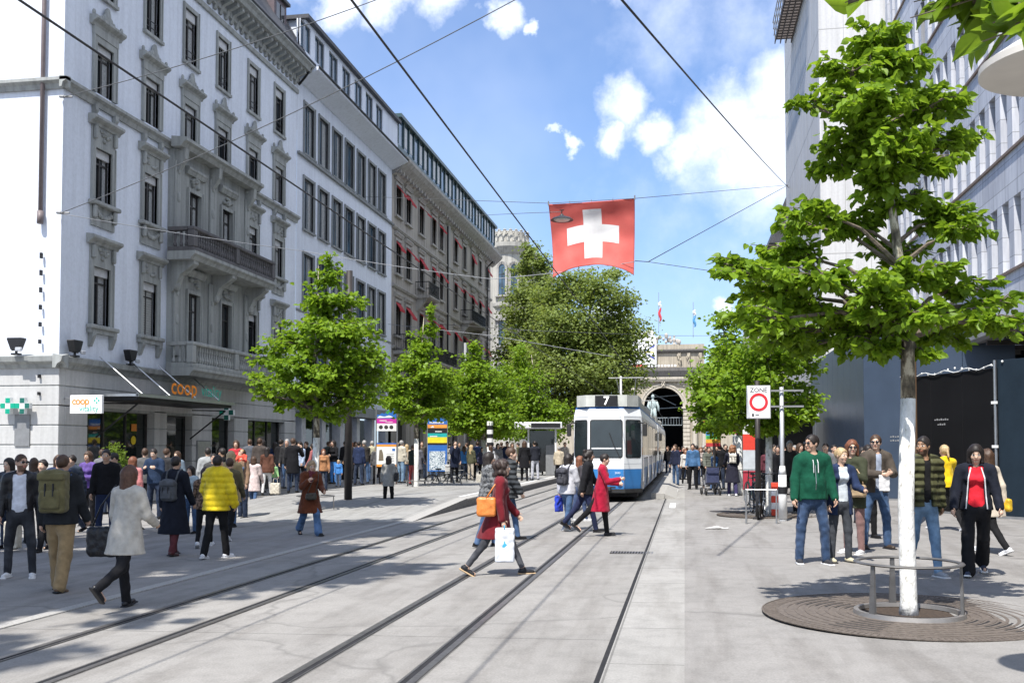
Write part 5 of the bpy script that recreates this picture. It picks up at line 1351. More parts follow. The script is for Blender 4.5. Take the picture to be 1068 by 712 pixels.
    if not first or True:
        mb = MB().use(M_grey)
        for s in (-1, 1):
            mb.tube([(s*.35, 11.2, 3.46), (s*.3, 12.2, 4.0), (s*.42, 11.3, 4.72)], .022, 5)
        mb.tube([(-.75, 11.3, 4.74), (.75, 11.3, 4.74)], .025, 6); mb.build('pantograph', parent=root)
    return root
tram(32.2, True, 'blue and white tram showing route 7, nose towards the camera')
tram(53.3, False, 'second blue and white tram car coupled behind the route 7 car')

# ================================================================== hanging flag, lamp and wires
def wire_path(pts, sag=0, n=14):
    out = []
    for i in range(len(pts)-1):
        a, b = Vector(pts[i]), Vector(pts[i+1])
        for k in range(n+(1 if i == len(pts)-2 else 0)):
            t = k/n; out.append(a.lerp(b, t)-Vector((0,0,sag*4*t*(1-t))))
    return out
M_wire = mat('dark_cable', (.03,.03,.033), .6); M_wire2 = mat('grey_cable', (.10,.105,.11), .6); M_wire3 = mat('pale_cable', (.30,.31,.33), .5)
def wire(pts, r, label, m=M_wire, sag=0, cat='overhead wire'):
    mb = MB().use(m).tube(wire_path(pts, sag), r, 6); o = mb.build('overhead_wire', smooth=True); tag(o, label, cat); return o
FY = 38.0
wire([(-5.17, 2.5, 5.22), (-5.17, 60, 5.27), (-5.17, 150, 5.3)], .011, 'contact wire over the left track, crossing the white corner building')
wire([(-2.47, 2.5, 5.05), (-2.47, 30, 5.2), (-2.47, 150, 5.25)], .011, 'contact wire over the right track, ending above the tram')
A = onX(64, 222, -19.3); B = onX(67, 101, -19.3); C_ = onX(50, 210, -19.4)
wire([onX(64, 222, -19.3), onY(541, -2, 24)], .013, 'grey span wire from the corner building up across the sky', M_wire2, .25)
wire([onX(67, 101, -19.3), onY(398, -2, 26)], .013, 'upper span wire from the bracket by the belt course to the sky', M_wire2, .15)
PW = onX(822, 193, 6.75)
wire([onX(64, 223, -19.3), onY(317, 262, 36), onY(513, 291, 38), onY(662, 273, FY)], .012, 'pale span wire running low across the facades to the flag', M_wire3, .05)
wire([onX(405, 338, -19.3), onY(513, 350, 56), onY(640, 372, 60)], .018, 'thin pale span wire across the brown stone building', M_wire3)
wire([onX(380, 205, -19.3), onY(572, 212, FY), onY(662, 207, FY), PW], .012, 'top wire from which the red flag hangs', M_wire2)
wire([onY(662, 272, FY), onY(676, 273, FY), PW], .016, 'wire from the flag up to the concrete building', M_wire)
wire([onY(676, 273, FY), onY(745, 283, 40), onX(800, 288, 5.7)], .012, 'short wire from the flag corner towards the right-hand limes', M_wire2)
wire([onY(645, -4, 12), onX(823, 196, 6.75)], .017, 'dark cable falling from the top of the sky to the concrete building', M_wire, .1)
wire([onX(470, 226, -19.3), onY(555, 222, FY-2), onY(586, 221, FY-2)], .011, 'thin wire holding the hanging disc lamp', M_wire2)
wire([onX(460, 338, -19.3), onY(560, 345, 70), onY(700, 350, 90), onX(760, 350, 6)], .02, 'far span wire over the tram in front of the plane trees', M_wire2)
for n_, p_ in (('wall_anchor', onX(64, 222, -19.3)), ('wall_anchor', onX(67, 101, -19.3))):
    mb = MB().use(M_grey); mb.tube([p_, p_+Vector((-.15, 0, .02))], .05, 8); mb.tube([p_+Vector((.25, .05, 0)), p_], .03, 6)
    tag(mb.build('wire_anchor'), 'steel wall anchor at the %s wire end on the corner building' % ('lower' if p_.z < 12 else 'upper'), 'wire anchor')
def flag():
    c0 = onY(572, 213, FY); c1 = onY(662, 207, FY); c2 = onY(661, 287, FY); c3 = onY(577, 290, FY)
    m, nt, b = nmat('red_flag_cloth'); nt_ = nt
    v = coords(nt); o = ramp(nt, noise(nt, v, 2, 4), [(.3, (.66,.13,.11)), (.7, (.74,.17,.14))]); nt.links.new(o, b.inputs['Base Color']); b.inputs['Roughness'].default_value = .7; b.inputs['Sheen Weight'].default_value = .3
    t = nt.nodes.new('ShaderNodeBsdfTranslucent'); nt.links.new(o, t.inputs[0]); ms = nt.nodes.new('ShaderNodeMixShader'); ms.inputs[0].default_value = .4
    nt.links.new(b.outputs[0], ms.inputs[1]); nt.links.new(t.outputs[0], ms.inputs[2]); nt.links.new(ms.outputs[0], nt.nodes['Material Output'].inputs[0])
    mw = mat('white_flag_cloth', (.78,.77,.76), .7, var=.03, trans=.2)
    N = 64; vs = []; 
    def pt(u, v_, th):
        top = c0.lerp(c1, u); bot = c3.lerp(c2, u); arch = math.sin(u*math.pi)**.8*.48; 
        p = top.lerp(bot+Vector((0,0,arch)), v_)
        bow = math.sin(v_*math.pi)*.35+.05*math.sin(u*9+v_*4)*(.25+v_)+.025*math.sin(u*21-v_*7)*(.3+v_)+.012*math.sin(u*5+v_*19)
        p.z += .10*math.sin(u*math.pi)*math.sin(v_*math.pi)*1.2
        return p+Vector((0, bow+th, -.02*math.sin(u*math.pi)))
    for th in (0, .012):
        for j in range(N+1):
            for i in range(N+1): vs.append(pt(i/N, j/N, th))
    fs = []; ms_ = []; K = (N+1)*(N+1)
    mb = MB(); 
    def cross(u, v_): return (.19 < u < .81 and .375 < v_ < .625) or (.385 < u < .615 and .13 < v_ < .87)
    rf = [[], []]
    for j in range(N):
        for i in range(N):
            w_ = cross((i+.5)/N, (j+.5)/N*.98)
            for o_ in (0, K): rf[w_].append((o_+j*(N+1)+i, o_+j*(N+1)+i+1, o_+(j+1)*(N+1)+i+1, o_+(j+1)*(N+1)+i))
    for i in range(N):
        rf[0] += [(i, i+1, K+i+1, K+i), (N*(N+1)+i, N*(N+1)+i+1, K+N*(N+1)+i+1, K+N*(N+1)+i), (i*(N+1), (i+1)*(N+1), K+(i+1)*(N+1), K+i*(N+1)), (i*(N+1)+N, (i+1)*(N+1)+N, K+(i+1)*(N+1)+N, K+i*(N+1)+N)]
    mb.mats = [m, mw]; mb.v = [tuple(p) for p in vs]; mb.f = rf[0]+rf[1]; mb.m = [0]*len(rf[0])+[1]*len(rf[1])
    o = mb.build('hanging_flag', smooth=True); tag(o, 'large red square flag with white cross hung over the street', 'flag')
    mb = MB().use(M_grey)
    for p in (c0, c1): mb.tube([p+Vector((0,0,-.05)), p+Vector((0,0,.12))], .03, 6)
    for u in (.25, .5, .75): p = c0.lerp(c1, u); mb.tube([p+Vector((0,0,-.02)), p+Vector((0,0,.08))], .012, 5)
    q = mb.build('clip', parent=o)
flag()
def pendant(p, r, label):
    root = empty('street_lamp', p); tag(root, label, 'lamp')
    mb = MB().use(mat('lamp_shade_grey', (.03,.03,.033), .5)); mb.lathe([(0, .2), (.12*r, .2), (.2*r, .14), (.75*r, .06), (r, -.02), (.98*r, -.03), (.7*r, .0)], n=28); mb.build('shade', parent=root, angle=40)
    mb = MB().use(mat('lamp_diffuser', (.5,.5,.48), .4)); mb.lathe([(0, -.05), (.6*r, -.04), (.72*r, 0)], n=24); mb.build('diffuser', parent=root)
    mb = MB().use(M_iron); mb.tube([(0,0,.2), (0,0,.36)], .02, 6); mb.box(-.08, .08, -.02, .02, .33, .36); mb.build('hanger', parent=root)
p = onY(586, 229, FY-2); pendant(p, .42, 'dark disc lamp hanging on a wire in front of the red flag')
# disc lamp, top right
root = empty('street_lamp', (2.62, 5.95, gz(2.6))); tag(root, 'large pale disc street lamp seen from below under the overhanging branch', 'lamp')
mb = MB().use(M_grey); mb.tube([(.12, -.12, -.05), (.12, -.12, 3.95), (0, -.02, 4.1), (-.3, .1, 4.12)], .05, 10); mb.build('pole', parent=root, smooth=True)
mb = MB().use(mat('disc_lamp_underside', (.60,.57,.52), .6, var=.05)); mb.lathe([(0, 3.86), (.42, 3.85), (.46, 3.87), (.46, 3.91), (.32, 4.0), (0, 4.04)], (-.46, .16, -.06), 48); mb.build('lamp_disc', parent=root, angle=40)

# ================================================================== street furniture
def post(name, px, py, h, r, m, label, cat, extra=None, taper=.8):
    g = G(px, py); root = empty(name, g); tag(root, label, cat)
    mb = MB().use(m); mb.tube([(0,0,-.02), (0,0,h)], [r, r*taper], 14); mb.build('pole', parent=root, smooth=True)
    mb = MB().use(m); mb.lathe([(0, .0), (r*1.9, .0), (r*1.9, .03), (r*1.1, .06), (0, .06)], n=16); mb.build('base', parent=root)
    if extra: extra(root, h)
    return root
M_dpole = mat('dark_brown_pole', (.045,.04,.038), .5, .3)
post('tram_pole', 363, 530, 7.2, .12, M_dpole, 'thick dark steel pole on the plaza right of the big lime tree', 'pole')
post('tram_pole', 485, 503, 7.5, .1, M_grey, 'grey catenary pole rising through the lime trees on the platform', 'pole')
post('tram_pole', 648, 512-4, 4.9, .06, mat('pale_pole', (.42,.42,.42), .5), 'pale catenary pole rising behind the roof of the tram', 'pole')
post('tram_pole', 791, 541, 3.25, .07, M_dpole, 'dark post carrying the restricted zone sign beside the bicycles', 'pole')
def zone_sign():
    a = onY(778.5, 402, 23.6); b = onY(804, 436.5, 23.6)
    root = empty('traffic_sign', ((a.x+b.x)/2, 23.6, (a.z+b.z)/2)); tag(root, 'white rectangular zone sign with red ring on a post', 'traffic sign')
    W, H = b.x-a.x, a.z-b.z
    mb = MB().use(mat('sign_grey_rim', (.45,.46,.47), .4)); mb.box(-W/2, W/2, 0, .03, -H/2, H/2, bev=.012); mb.build('plate', parent=root)
    mb = MB().use(mat('sign_white', (.78,.78,.77), .45, var=.03)); mb.box(-W/2+.02, W/2-.02, -.006, 0, -H/2+.02, H/2-.02); mb.build('face', parent=root)
    mb = MB().use(mat('sign_red', (.55,.02,.03), .45, var=.05)); n = 40; r0, r1 = W*.27, W*.385
    mb.lathe([(r0, 0), (r1, 0), (r1, .003), (r0, .003), (r0, 0)], (0, -.0095, 0), n, Matrix.Rotation(math.pi/2, 4, 'X')); mb.build('ring', parent=root)
    mb = MB().use(M_black); text_mesh(mb, 'ZONE', .14, lambda x, y, n: (x, -.0075-n*.05, H/2-.11+y), bold=True)
    mb.box(-W*.28, -W*.2, -.0085, -.0065, -H/2+.05, -H/2+.12); mb.box(-W*.14, W*.02, -.0085, -.0065, -H/2+.08, -H/2+.1); mb.build('lettering', parent=root)
    mb = MB().use(M_grey); mb.box(W*.3, 1.0, .031, .05, .24, .28); mb.box(W*.3, 1.0, .031, .05, -.02-.1, .02-.1); mb.build('bracket', parent=root)
zone_sign()
def signpost(root, h):
    mb = MB().use(mat('post_white_sleeve', (.70,.70,.69), .5)); mb.tube([(0,0,.05), (0,0,1.05)], [.1, .09], 16); mb.tube([(0,0,1.05), (0,0,1.25)], [.09, .06], 16); mb.build('sleeve', parent=root, smooth=True)
    mb = MB().use(M_black); mb.tube([(0,0,.62), (0,0,.78)], .103, 16); mb.build('black_band', parent=root)
post('signal_post', 816.5, 543, 3.05, .05, mat('galvanised_post', (.48,.49,.50), .45, .5), 'tall galvanised post with thick white sleeve and black band, beside the zone sign', 'post', signpost, .95)
def beacon():
    g = G(809, 539); root = empty('marker_beacon', g); tag(root, 'short red and white striped marker beacon at the foot of the white-sleeved post', 'beacon')
    rm = mat('beacon_red', (.65,.06,.03), .5); wm = mat('beacon_white', (.75,.75,.75), .5)
    mb = MB(); z = 0
    for i in range(5): mb.use(rm if i % 2 == 0 else wm); mb.box(-.1, .1, -.05, .05, .03+i*.16, .03+(i+1)*.16-.002, bev=.01)
    mb.build('board', parent=root); mb = MB().use(M_black); mb.box(-.2, .2, -.15, .15, 0, .03); mb.build('foot', parent=root)
beacon()
def bicycle(px, py, rz, c, label, tilt=0):
    g = G(px, py) if not isinstance(px, Vector) else px; root = empty('bicycle', g, rz); root.rotation_euler = (0, 0, rz); tag(root, label, 'bicycle', 'parked bicycles')
    mf = mat('bike_paint_%d' % int(c[0]*99+c[2]*999), c, .35, .3); 
    for x in (-.52, .52):
        mb = MB().use(M_black); R_ = Matrix.Rotation(math.pi/2, 4, 'X')
        mb.lathe([(.33+.02*math.cos(t), .02*math.sin(t)) for t in [k*math.pi/3 for k in range(7)]], (x, 0, .35), 28, R_); o = mb.build('wheel', parent=root, smooth=True)
        mb = MB().use(M_alu); mb.lathe([(.305, -.012), (.315, -.012), (.315, .012), (.305, .012), (.305, -.012)], (x, 0, .35), 28, R_); mb.lathe([(0, -.04), (.03, -.04), (.03, .04), (0, .04)], (x, 0, .35), 8, R_)
        for k in range(14): a = 2*math.pi*k/14; mb.tube([(x, .02*(-1)**k, .35), (x+.31*math.cos(a), 0, .35+.31*math.sin(a))], .002, 3)
        mb.build('rim', parent=o)
    mb = MB().use(mf)
    for a, b in (((-.52,0,.35), (-.08,0,.30)), ((-.08,0,.30), (-.2,0,.85)), ((-.2,0,.80), (.36,0,.82)), ((-.08,0,.3), (.38,0,.72)), ((-.52,0,.35), (-.19,0,.78)), ((.36,0,.88), (.42,0,.66)), ((.42,.04,.66), (.52,.04,.35)), ((.42,-.04,.66), (.52,-.04,.35))): mb.tube([a, b], .018, 6)
    mb.build('frame', parent=root); mb = MB().use(M_black); mb.box(-.34, -.08, -.07, .07, .9, .96, bev=.03); mb.tube([(-.2,0,.82), (-.2,0,.92)], .015, 6); mb.build('saddle', parent=root)
    mb = MB().use(M_black); mb.tube([(.36,0,.86), (.34,0,1.02)], .015, 6); mb.tube([(.25,-.28,1.04), (.36,-.2,1.04), (.36,.2,1.04), (.25,.28,1.04)], .014, 6); mb.build('handlebar', parent=root)
    mb = MB().use(M_alu); mb.lathe([(0, -.01), (.09, -.01), (.09, .01), (0, .01)], (-.08, -.05, .3), 14, Matrix.Rotation(math.pi/2, 4, 'X')); mb.box(-.1, -.06, .04, .14, .12, .14); mb.box(-.1, -.06, -.14, -.04, .46, .48); mb.build('pedals', parent=root)
    mb = MB().use(M_black); mb.lathe([(.36, -.03), (.37, 0), (.36, .03)], (-.52, 0, .35), 28, Matrix.Rotation(math.pi/2, 4, 'X')); mb.build('mudguard', parent=root)
    if c[0] > c[2]: mb = MB().use(M_iron); mb.box(.5, .8, -.18, .18, .75, .98, bev=.02); mb.build('basket', parent=root)
    return root
bicycle(794, 540, rad(80), (.03,.03,.035), 'black bicycle nearest the camera beside the zone sign post')
bicycle(788, 536, rad(96), (.05,.06,.09), 'dark blue bicycle leaning in among the bikes behind the black one')
bicycle(798, 532, rad(75), (.09,.09,.08), 'grey bicycle with basket parked against the striped post')
bicycle(784, 528, rad(100), (.02,.05,.04), 'green bicycle farthest back in the bike cluster by the lime tree')
bicycle(475, 509, rad(10), (.03,.03,.03), 'black bicycle parked right of the blue map stele')
bicycle(462, 512, rad(-12), (.07,.07,.08), 'grey bicycle parked in front of the blue map stele')
def rack():
    g = G(793, 546); mb = MB().use(M_alu)
    mb.tube([(g.x-.3, g.y, g.z), (g.x-.3, g.y, g.z+.75), (g.x+.35, g.y, g.z+.75), (g.x+.35, g.y, g.z)], .022, 8); tag(mb.build('bike_stand'), 'low steel hoop stand in front of the parked bicycles', 'bike stand')
rack()
# information steles on the left
def stele(px, py, kind):
    g = G(px, py); g.z = gz(-7)+.0; root = empty('information_stele', g, rad(12)); 
    def bx(x0, x1, z0, z1, m, name, y0=-.045, y1=.045, par=root):
        mb = MB().use(m); mb.box(x0, x1, y0, y1, z0, z1); return mb.build(name, parent=par)
    cB = mat('stele_blue', (.03,.13,.42), .4); cM = mat('stele_magenta', (.50,.03,.30), .4); cW = mat('stele_white', (.72,.72,.70), .4); cO = mat('stele_orange', (.72,.28,.05), .4); cT = mat('stele_teal', (.02,.35,.33), .4); cY = mat('stele_yellow', (.75,.60,.03), .4); cK = M_black; cG = mat('stele_green', (.05,.35,.08), .4)
    if kind == 0:
        tag(root, 'open-framed information stele with magenta band, wavy blue top and lit notice board', 'information stele')
        w = .44
        for s in (-1, 1): mb = MB().use(M_alu); mb.tube([(s*w, 0, -.1), (s*w, 0, 3.5)], .03, 8); mb.build('post', parent=root)
        mb = MB().use(cB)                        # top panel with an uneven skyline edge
        prof = [(-.4, 3.02), (.4, 3.02), (.4, 3.62), (.2, 3.62), (.1, 3.45), (0, 3.3), (-.1, 3.22), (-.2, 3.26), (-.3, 3.18), (-.4, 3.2)]
        mb.prism(prof, lambda p, q, t: (p, t, q), -.03, .03); o = mb.build('top_panel', parent=root)
        mb = MB().use(cG); mb.prism([(-.05, 3.28), (.1, 3.4), (.2, 3.45), (.05, 3.2)], lambda p, q, t: (p, t, q), -.038, -.031); mb.use(cW); mb.prism([(-.4, 3.05), (-.3, 3.14), (-.1, 3.1), (.1, 3.16), (.3, 3.08), (.1, 3.06)], lambda p, q, t: (p, t, q), -.037, -.031); mb.build('picture', parent=o)
        bx(-.41, .41, 2.82, 3.018, cM, 'band'); o = bx(-.41, .41, 2.5, 2.818, cW, 'band')
        mb = MB().use(cW); mb.box(-.3, .0, -.048, -.046, 2.92, 2.95); mb.box(-.05, .25, -.048, -.046, 2.87, 2.89); mb.build('lines', parent=root)
        mb = MB().use(M_dpole)
        for k, x in enumerate((-.24, -.02, .2)):
            mb.use((cK, mat('stele_darkgreen', (.05,.12,.04), .5), mat('stele_brown', (.12,.06,.03), .5))[k]).lathe([(0, -.049), (.085, -.049), (.085, -.046)], (x, 0, 2.66), 14, Matrix.Identity(4)) if False else mb.ell((x, -.048, 2.66), (.085, .004, .085), 14, 8)
        mb.build('pictogram', parent=root)
        bx(-.41, .41, 1.94, 2.0, cB, 'band'); bx(-.41, .41, 1.84, 1.938, cO, 'band')
        o = bx(-.41, .41, 1.1, 1.838, cW, 'notice_board'); bx(-.41, .41, 1.0, 1.098, cO, 'band')
        mb = MB().use(mat('photo_brown', (.16,.13,.09), .6)); mb.prism([(-.33, 1.25), (-.12, 1.25), (-.14, 1.55), (-.2, 1.72), (-.3, 1.7)], lambda p, q, t: (p, t, q), -.05, -.046); mb.use(cB).box(.24, .36, -.05, -.046, 1.66, 1.76)
        mb.use(M_grey)
        for k in range(5): mb.box(0, .32, -.05, -.046, 1.22+k*.075, 1.235+k*.075)
        mb.build('picture', parent=o)
    else:
        tag(root, 'solid information stele with blue, orange, teal and yellow bands above a city map', 'information stele')
        z = 3.2
        for h, m in ((.34, cB), (.16, cO), (.04, cK), (.2, cK), (.18, cT), (.26, cY), (.1, cK), (1.2, cB)):
            bx(-.44, .44, z-h+.001, z, m, 'band'); z -= h
        for s in (-1, 1): bx(s*.44-.03, s*.44+.03, -.1, 3.2, M_grey, 'post', -.03, .03)
        m, nt, b = nmat('city_map'); v = coords(nt); vo = nt.nodes.new('ShaderNodeTexVoronoi'); vo.feature = 'DISTANCE_TO_EDGE'; vo.inputs['Scale'].default_value = 11; nt.links.new(v, vo.inputs['Vector'])
        o_ = mixc(nt, ramp(nt, vo.outputs[0], [(.05, (0,)*3), (.12, (1,)*3)]), (.68,.72,.75), ramp(nt, noise(nt, v, 3, 3), [(.45, (.10,.16,.22)), (.6, (.35,.42,.45))])); nt.links.new(o_, b.inputs['Base Color']); b.inputs['Roughness'].default_value = .3
        bx(-.36, .36, .78, 1.64, m, 'map', -.052, -.046)
        mb = MB().use(cW); mb.box(-.36, .3, -.05, -.046, 2.92, 2.97); mb.prism([(-.34, 2.72), (-.14, 2.72), (-.2, 2.8)], lambda p, q, t: (p, t, q), -.05, -.046); mb.box(-.1, .2, -.05, -.046, 2.52, 2.56); mb.box(-.34, .0, -.05, -.046, 2.3, 2.34); mb.build('lines', parent=root)
stele(403, 513, 0); stele(456, 509, 1)
# shelter with ticket machine
def shelter():
    g = G(557, 503); root = empty('tram_shelter', (g.x, g.y+3, gz(-7)+.26), rad(8)); tag(root, 'small white-framed tram shelter with dark name board under the trees', 'shelter')
    mw = mat('shelter_white', (.66,.67,.68), .5)
    for x in (-.75, .75):
        mb = MB().use(mw); mb.box(x-.05, x+.05, -.06, .06, 0, 2.6, bev=.01); mb.build('post', parent=root)
    mb = MB().use(mw); mb.box(-1.5, 1.1, -.5, 1.6, 2.6, 2.95, bev=.03); mb.build('roof', parent=root)
    mb = MB().use(M_black); mb.box(-.6, 1.0, -.52, -.5, 2.66, 2.88); mb.build('name_board', parent=root)
    mb = MB().use(G_shop); mb.box(-.7, .7, 1.4, 1.44, .2, 2.5); mb.build('glass_wall', parent=root)
    mb = MB().use(M_grey); mb.box(.2, .7, .3, .7, 0, 1.7, bev=.02); mb.build('ticket_machine', parent=root)
    return root
shelter()
g = G(511, 507); root = empty('striped_post', (g.x, g.y, gz(-7)+.25)); tag(root, 'post with black and white bands on the platform left of the shelter', 'post')
mb = MB()
for i in range(14): mb.use(M_white if i % 2 else M_black); mb.tube([(0,0,i*.2), (0,0,i*.2+.199)], .15, 12)
mb.build('pole', parent=root)
# right-hand kiosk with grey awning, advertising column, notice pillars
def kiosk():
    Y = 41.0; a = onY(806, 433, Y); b = onY(852, 449, Y)
    root = empty('street_cafe', ((a.x+b.x)/2, Y+1.2, gz(5))); tag(root, 'dark cafe stand under a grey awning beside the blue-black hoarding', 'kiosk')
    w = 1.2; fs = Fac('S', 0)
    mb = MB().use(mat('grey_awning_cloth', (.22,.23,.245), .8)); mb.prism([(-1.3, 2.75), (-1.26, 2.75), (-1.2, 2.98), (1.0, 3.4), (1.0, 3.45), (-1.25, 3.03), (-1.3, 2.9)], lambda p, q, t: (t, p, q), -2.1, .92); mb.build('awning', parent=root)
    mb = MB().use(M_black); text_mesh(mb, 'Sa', .34, lambda x, y, n: (.55+x, -1.305-n*.1, 2.87+y*.8), bold=True); mb.build('lettering', parent=root)
    mb = MB().use(mat('cafe_dark', (.03,.028,.027), .6)); mb.box(-2.1, .9, .6, 1.6, 0, 2.9); mb.build('stand', parent=root)
    for x in (-2.0, -.6, .8): mb = MB().use(M_alu); mb.tube([(x, -1.2, 0), (x, -1.2, 2.9)], .025, 6); mb.build('post', parent=root)
    mb = MB().use(mat('menu_board', (.45,.46,.45), .6)); mb.box(-1.9, -1.2, .55, .598, 1.3, 2.2); mb.build('menu_board', parent=root)
kiosk()
g = G(782, 522); root = empty('advertising_post', g); tag(root, 'slim red and white notice column with green top behind the bicycles', 'notice column')
for i, (z0, z1, c) in enumerate(((0, .35, (.3,.3,.3)), (.35, .95, (.35,.03,.05)), (.95, 1.6, (.45,.48,.5)), (1.6, 2.1, (.6,.05,.03)), (2.1, 2.4, (.65,.65,.62)), (2.4, 2.6, (.08,.3,.1)), (2.6, 3.0, (.6,.62,.6)))):
    mb = MB().use(mat('column_tone_%d' % i, c, .5)); mb.box(-.2, .2, -.06, .06, z0+.001, z1-.001); mb.build('band', parent=root)
g = G(766.5, 512); root = empty('advertising_post', g); tag(root, 'narrow white notice post with red band next to the pushchair woman', 'notice column')
for i, (z0, z1, c) in enumerate(((0, 2.2, (.6,.6,.6)), (2.2, 2.6, (.5,.06,.05)), (2.6, 3.1, (.62,.62,.6)))):
    mb = MB().use(mat('column_tone2_%d' % i, c, .5)); mb.box(-.07, .07, -.05, .05, z0+.001, z1-.001); mb.build('band', parent=root)
# stop display and colourful umbrella-like sign in the right-hand crowd
p = onY(745, 453, 40); root = empty('stop_display', (p.x, 40, gz(2))); tag(root, 'dark tram stop display with orange lines above the right-hand crowd', 'display')
mb = MB().use(M_black); mb.box(-.5, .5, -.05, .05, 2.35, 2.85, bev=.01); mb.build('case', parent=root)
m, nt, b = nmat('orange_leds'); b.inputs['Base Color'].default_value = (.3,.08,.02,1); b.inputs['Emission Color'].default_value = (1,.25,.05,1); b.inputs['Emission Strength'].default_value = .3
mb = MB().use(m)
for k in range(3): mb.box(-.42, -.05, -.056, -.052, 2.45+k*.12, 2.49+k*.12); mb.box(.2, .4, -.056, -.052, 2.45+k*.12, 2.49+k*.12)
mb.build('text_lines', parent=root); mb = MB().use(M_dpole); mb.tube([(0,.1,0), (0,.1,2.9)], .05, 8); mb.build('pole', parent=root)
p = onY(744, 464, 39); root = empty('rainbow_pennant', (p.x, 39, gz(2))); tag(root, 'small rainbow-striped pennant board above the right-hand crowd', 'pennant')
for i, c in enumerate(((.45,.04,.05), (.65,.35,.04), (.1,.45,.12), (.03,.22,.5))):
    mb = MB().use(mat('pennant_tone_%d' % i, c, .7)); mb.box(-.28, .28, -.02, .02, 1.72+i*.14, 1.858+i*.14); mb.build('stripe', parent=root)
mb = MB().use(M_grey); mb.tube([(0,.04,0), (0,.04,2.3)], .025, 6); mb.build('pole', parent=root)
# manhole lid and flattened paper near it
g = G(757, 533); mb = MB().use(mat('iron_cover', (.09,.08,.075), .6, .5)); mb.lathe([(0, .004), (.42, .004), (.42, -.01)], g, 32); tag(mb.build('manhole_cover'), 'round iron manhole cover on the right-hand pavement', 'manhole cover')
g = G(745, 551); mb = MB().use(mat('paper_litter', (.6,.59,.56), .8)); mb.add([g+Vector(v_) for v_ in ((-.2,-.1,.01), (.1,-.16,.03), (.24,.02,.012), (.05,.12,.05), (-.16,.08,.01))], [(0,1,2,3,4)]); mb.add([g+Vector(v_) for v_ in ((.0,-.1,.012), (.26,-.16,.014), (.3,.0,.03))], [(0,1,2)]); tag(mb.build('paper_litter'), 'crumpled scrap of white paper lying on the right-hand pavement', 'litter')
# statue in front of the station
def statue():
    c = onY(681, 440, 232); root = empty('monument', (c.x, 232, 0)); tag(root, 'pale bronze statue of a standing man on a tall pedestal before the station arch', 'statue')
    Mz = mat('verdigris_bronze', (.32,.38,.37), .6); mb = MB().use(M_stone4)
    for w_, z0, z1 in ((3.2, 0, 1.2), (2.4, 1.2, 2.4), (1.5, 2.4, 7.2), (1.9, 7.2, 7.8)): mb.box(-w_, w_, -w_, w_, z0, z1, bev=.1)
    mb.build('pedestal', parent=root); mb = MB().use(Mz)
    mb.ell((0, 0, 11.5), (.85, .6, 1.3), 12, 8); mb.tube([(-.3, 0, 10.8), (-.45, .1, 9.3), (-.5, 0, 7.8)], [.45, .36, .3], 10); mb.tube([(.3, 0, 10.8), (.5, -.2, 9.3), (.6, 0, 7.8)], [.45, .36, .3], 10)
    mb.tube([(-.8, 0, 12.3), (-1.1, -.3, 11.2), (-.7, -.7, 10.6)], [.3, .26, .2], 8); mb.tube([(.8, 0, 12.3), (1.2, 0, 11.2), (1.3, -.2, 10.2)], [.3, .26, .2], 8); mb.tube([(0, 0, 12.4), (0, 0, 13.1)], .25, 8); mb.ell((0, -.05, 13.5), (.38, .42, .5), 10, 8); mb.prism([(-.9, 8.4), (.9, 8.4), (.7, 12.2), (-.7, 12.2)], lambda p, q, t: (p, t, q), .2, .55)
    mb.build('figure', parent=root, smooth=True)
statue()
def van():
    g = G(698, 476); root = empty('delivery_van', (g.x-1, 165, gz(-1))); tag(root, 'small white van far down the street before the station arch', 'van')
    mb = MB().use(mat('van_white', (.6,.65,.7), .35)); mb.prism([(0, .35), (4.6, .35), (4.6, 2.2), (1.2, 2.25), (.5, 1.35), (0, 1.15)], lambda p, q, t: (t, p, q), -.95, .95); mb.build('body', parent=root)
    mb = MB().use(G_blue); mb.add([(-.85, .53, 1.4), (.85, .53, 1.4), (.8, 1.16, 2.15), (-.8, 1.16, 2.15)], [(0,1,2,3)]); mb.v = [(x, y-.03, z+.01) for x, y, z in mb.v]; mb.build('windscreen', parent=root)
    for x in (-.85, .85):
        for y in (.9, 3.7): mb = MB().use(M_black); mb.lathe([(0, -.12), (.34, -.12), (.34, .12), (0, .12)], (x, y, .34), 16, Matrix.Rotation(math.pi/2, 4, 'Y')); mb.build('wheel', parent=root)
        mb = MB().use(mat('lamp_glass', (.6,.6,.55), .15)); mb.box(x*.8-.12, x*.8+.12, -.02, 0, .8, .98); mb.build('headlight', parent=root)
van()

# ---------------------------------------------------------------- corner building signs
def floodlight(px, py, face, label):
    if face == 'S': p = onY(px, py, 28.35); root = empty('floodlight', p, 0)
    else: p = onX(px, py, -19.1); root = empty('floodlight', p, rad(90))
    p.z = 4.58 if face == 'E' else 4.6; root.location = p; tag(root, label, 'floodlight')
    mb = MB().use(M_iron); mb.box(-.12, .12, -.1, .1, 0, .05); mb.tube([(0,0,.04), (0,0,.2)], .04, 8); mb.tube([(-.16, 0, .16), (.16, 0, .16)], .03, 6); mb.build('bracket', parent=root)
    mb = MB().use(M_black); mb.prism([(-.12, .16), (.12, .16), (.26, .5), (.24, .53), (-.24, .53), (-.26, .5)], lambda p_, q, t: (p_, t, q), -.12, .12); mb.build('housing', parent=root)
    mb = MB().use(mat('floodlight_glass', (.4,.42,.45), .2)); mb.box(.08, .3, -.2, -.121, .1, .22, bev=.02); mb.build('lens', parent=root)
floodlight(17, 368, 'S', 'black floodlight on the sunlit ledge of the corner building')
floodlight(78, 366, 'E', 'black floodlight on the shaded ledge just round the corner')
floodlight(136, 377, 'E', 'black floodlight on the ledge above the grocery awning')
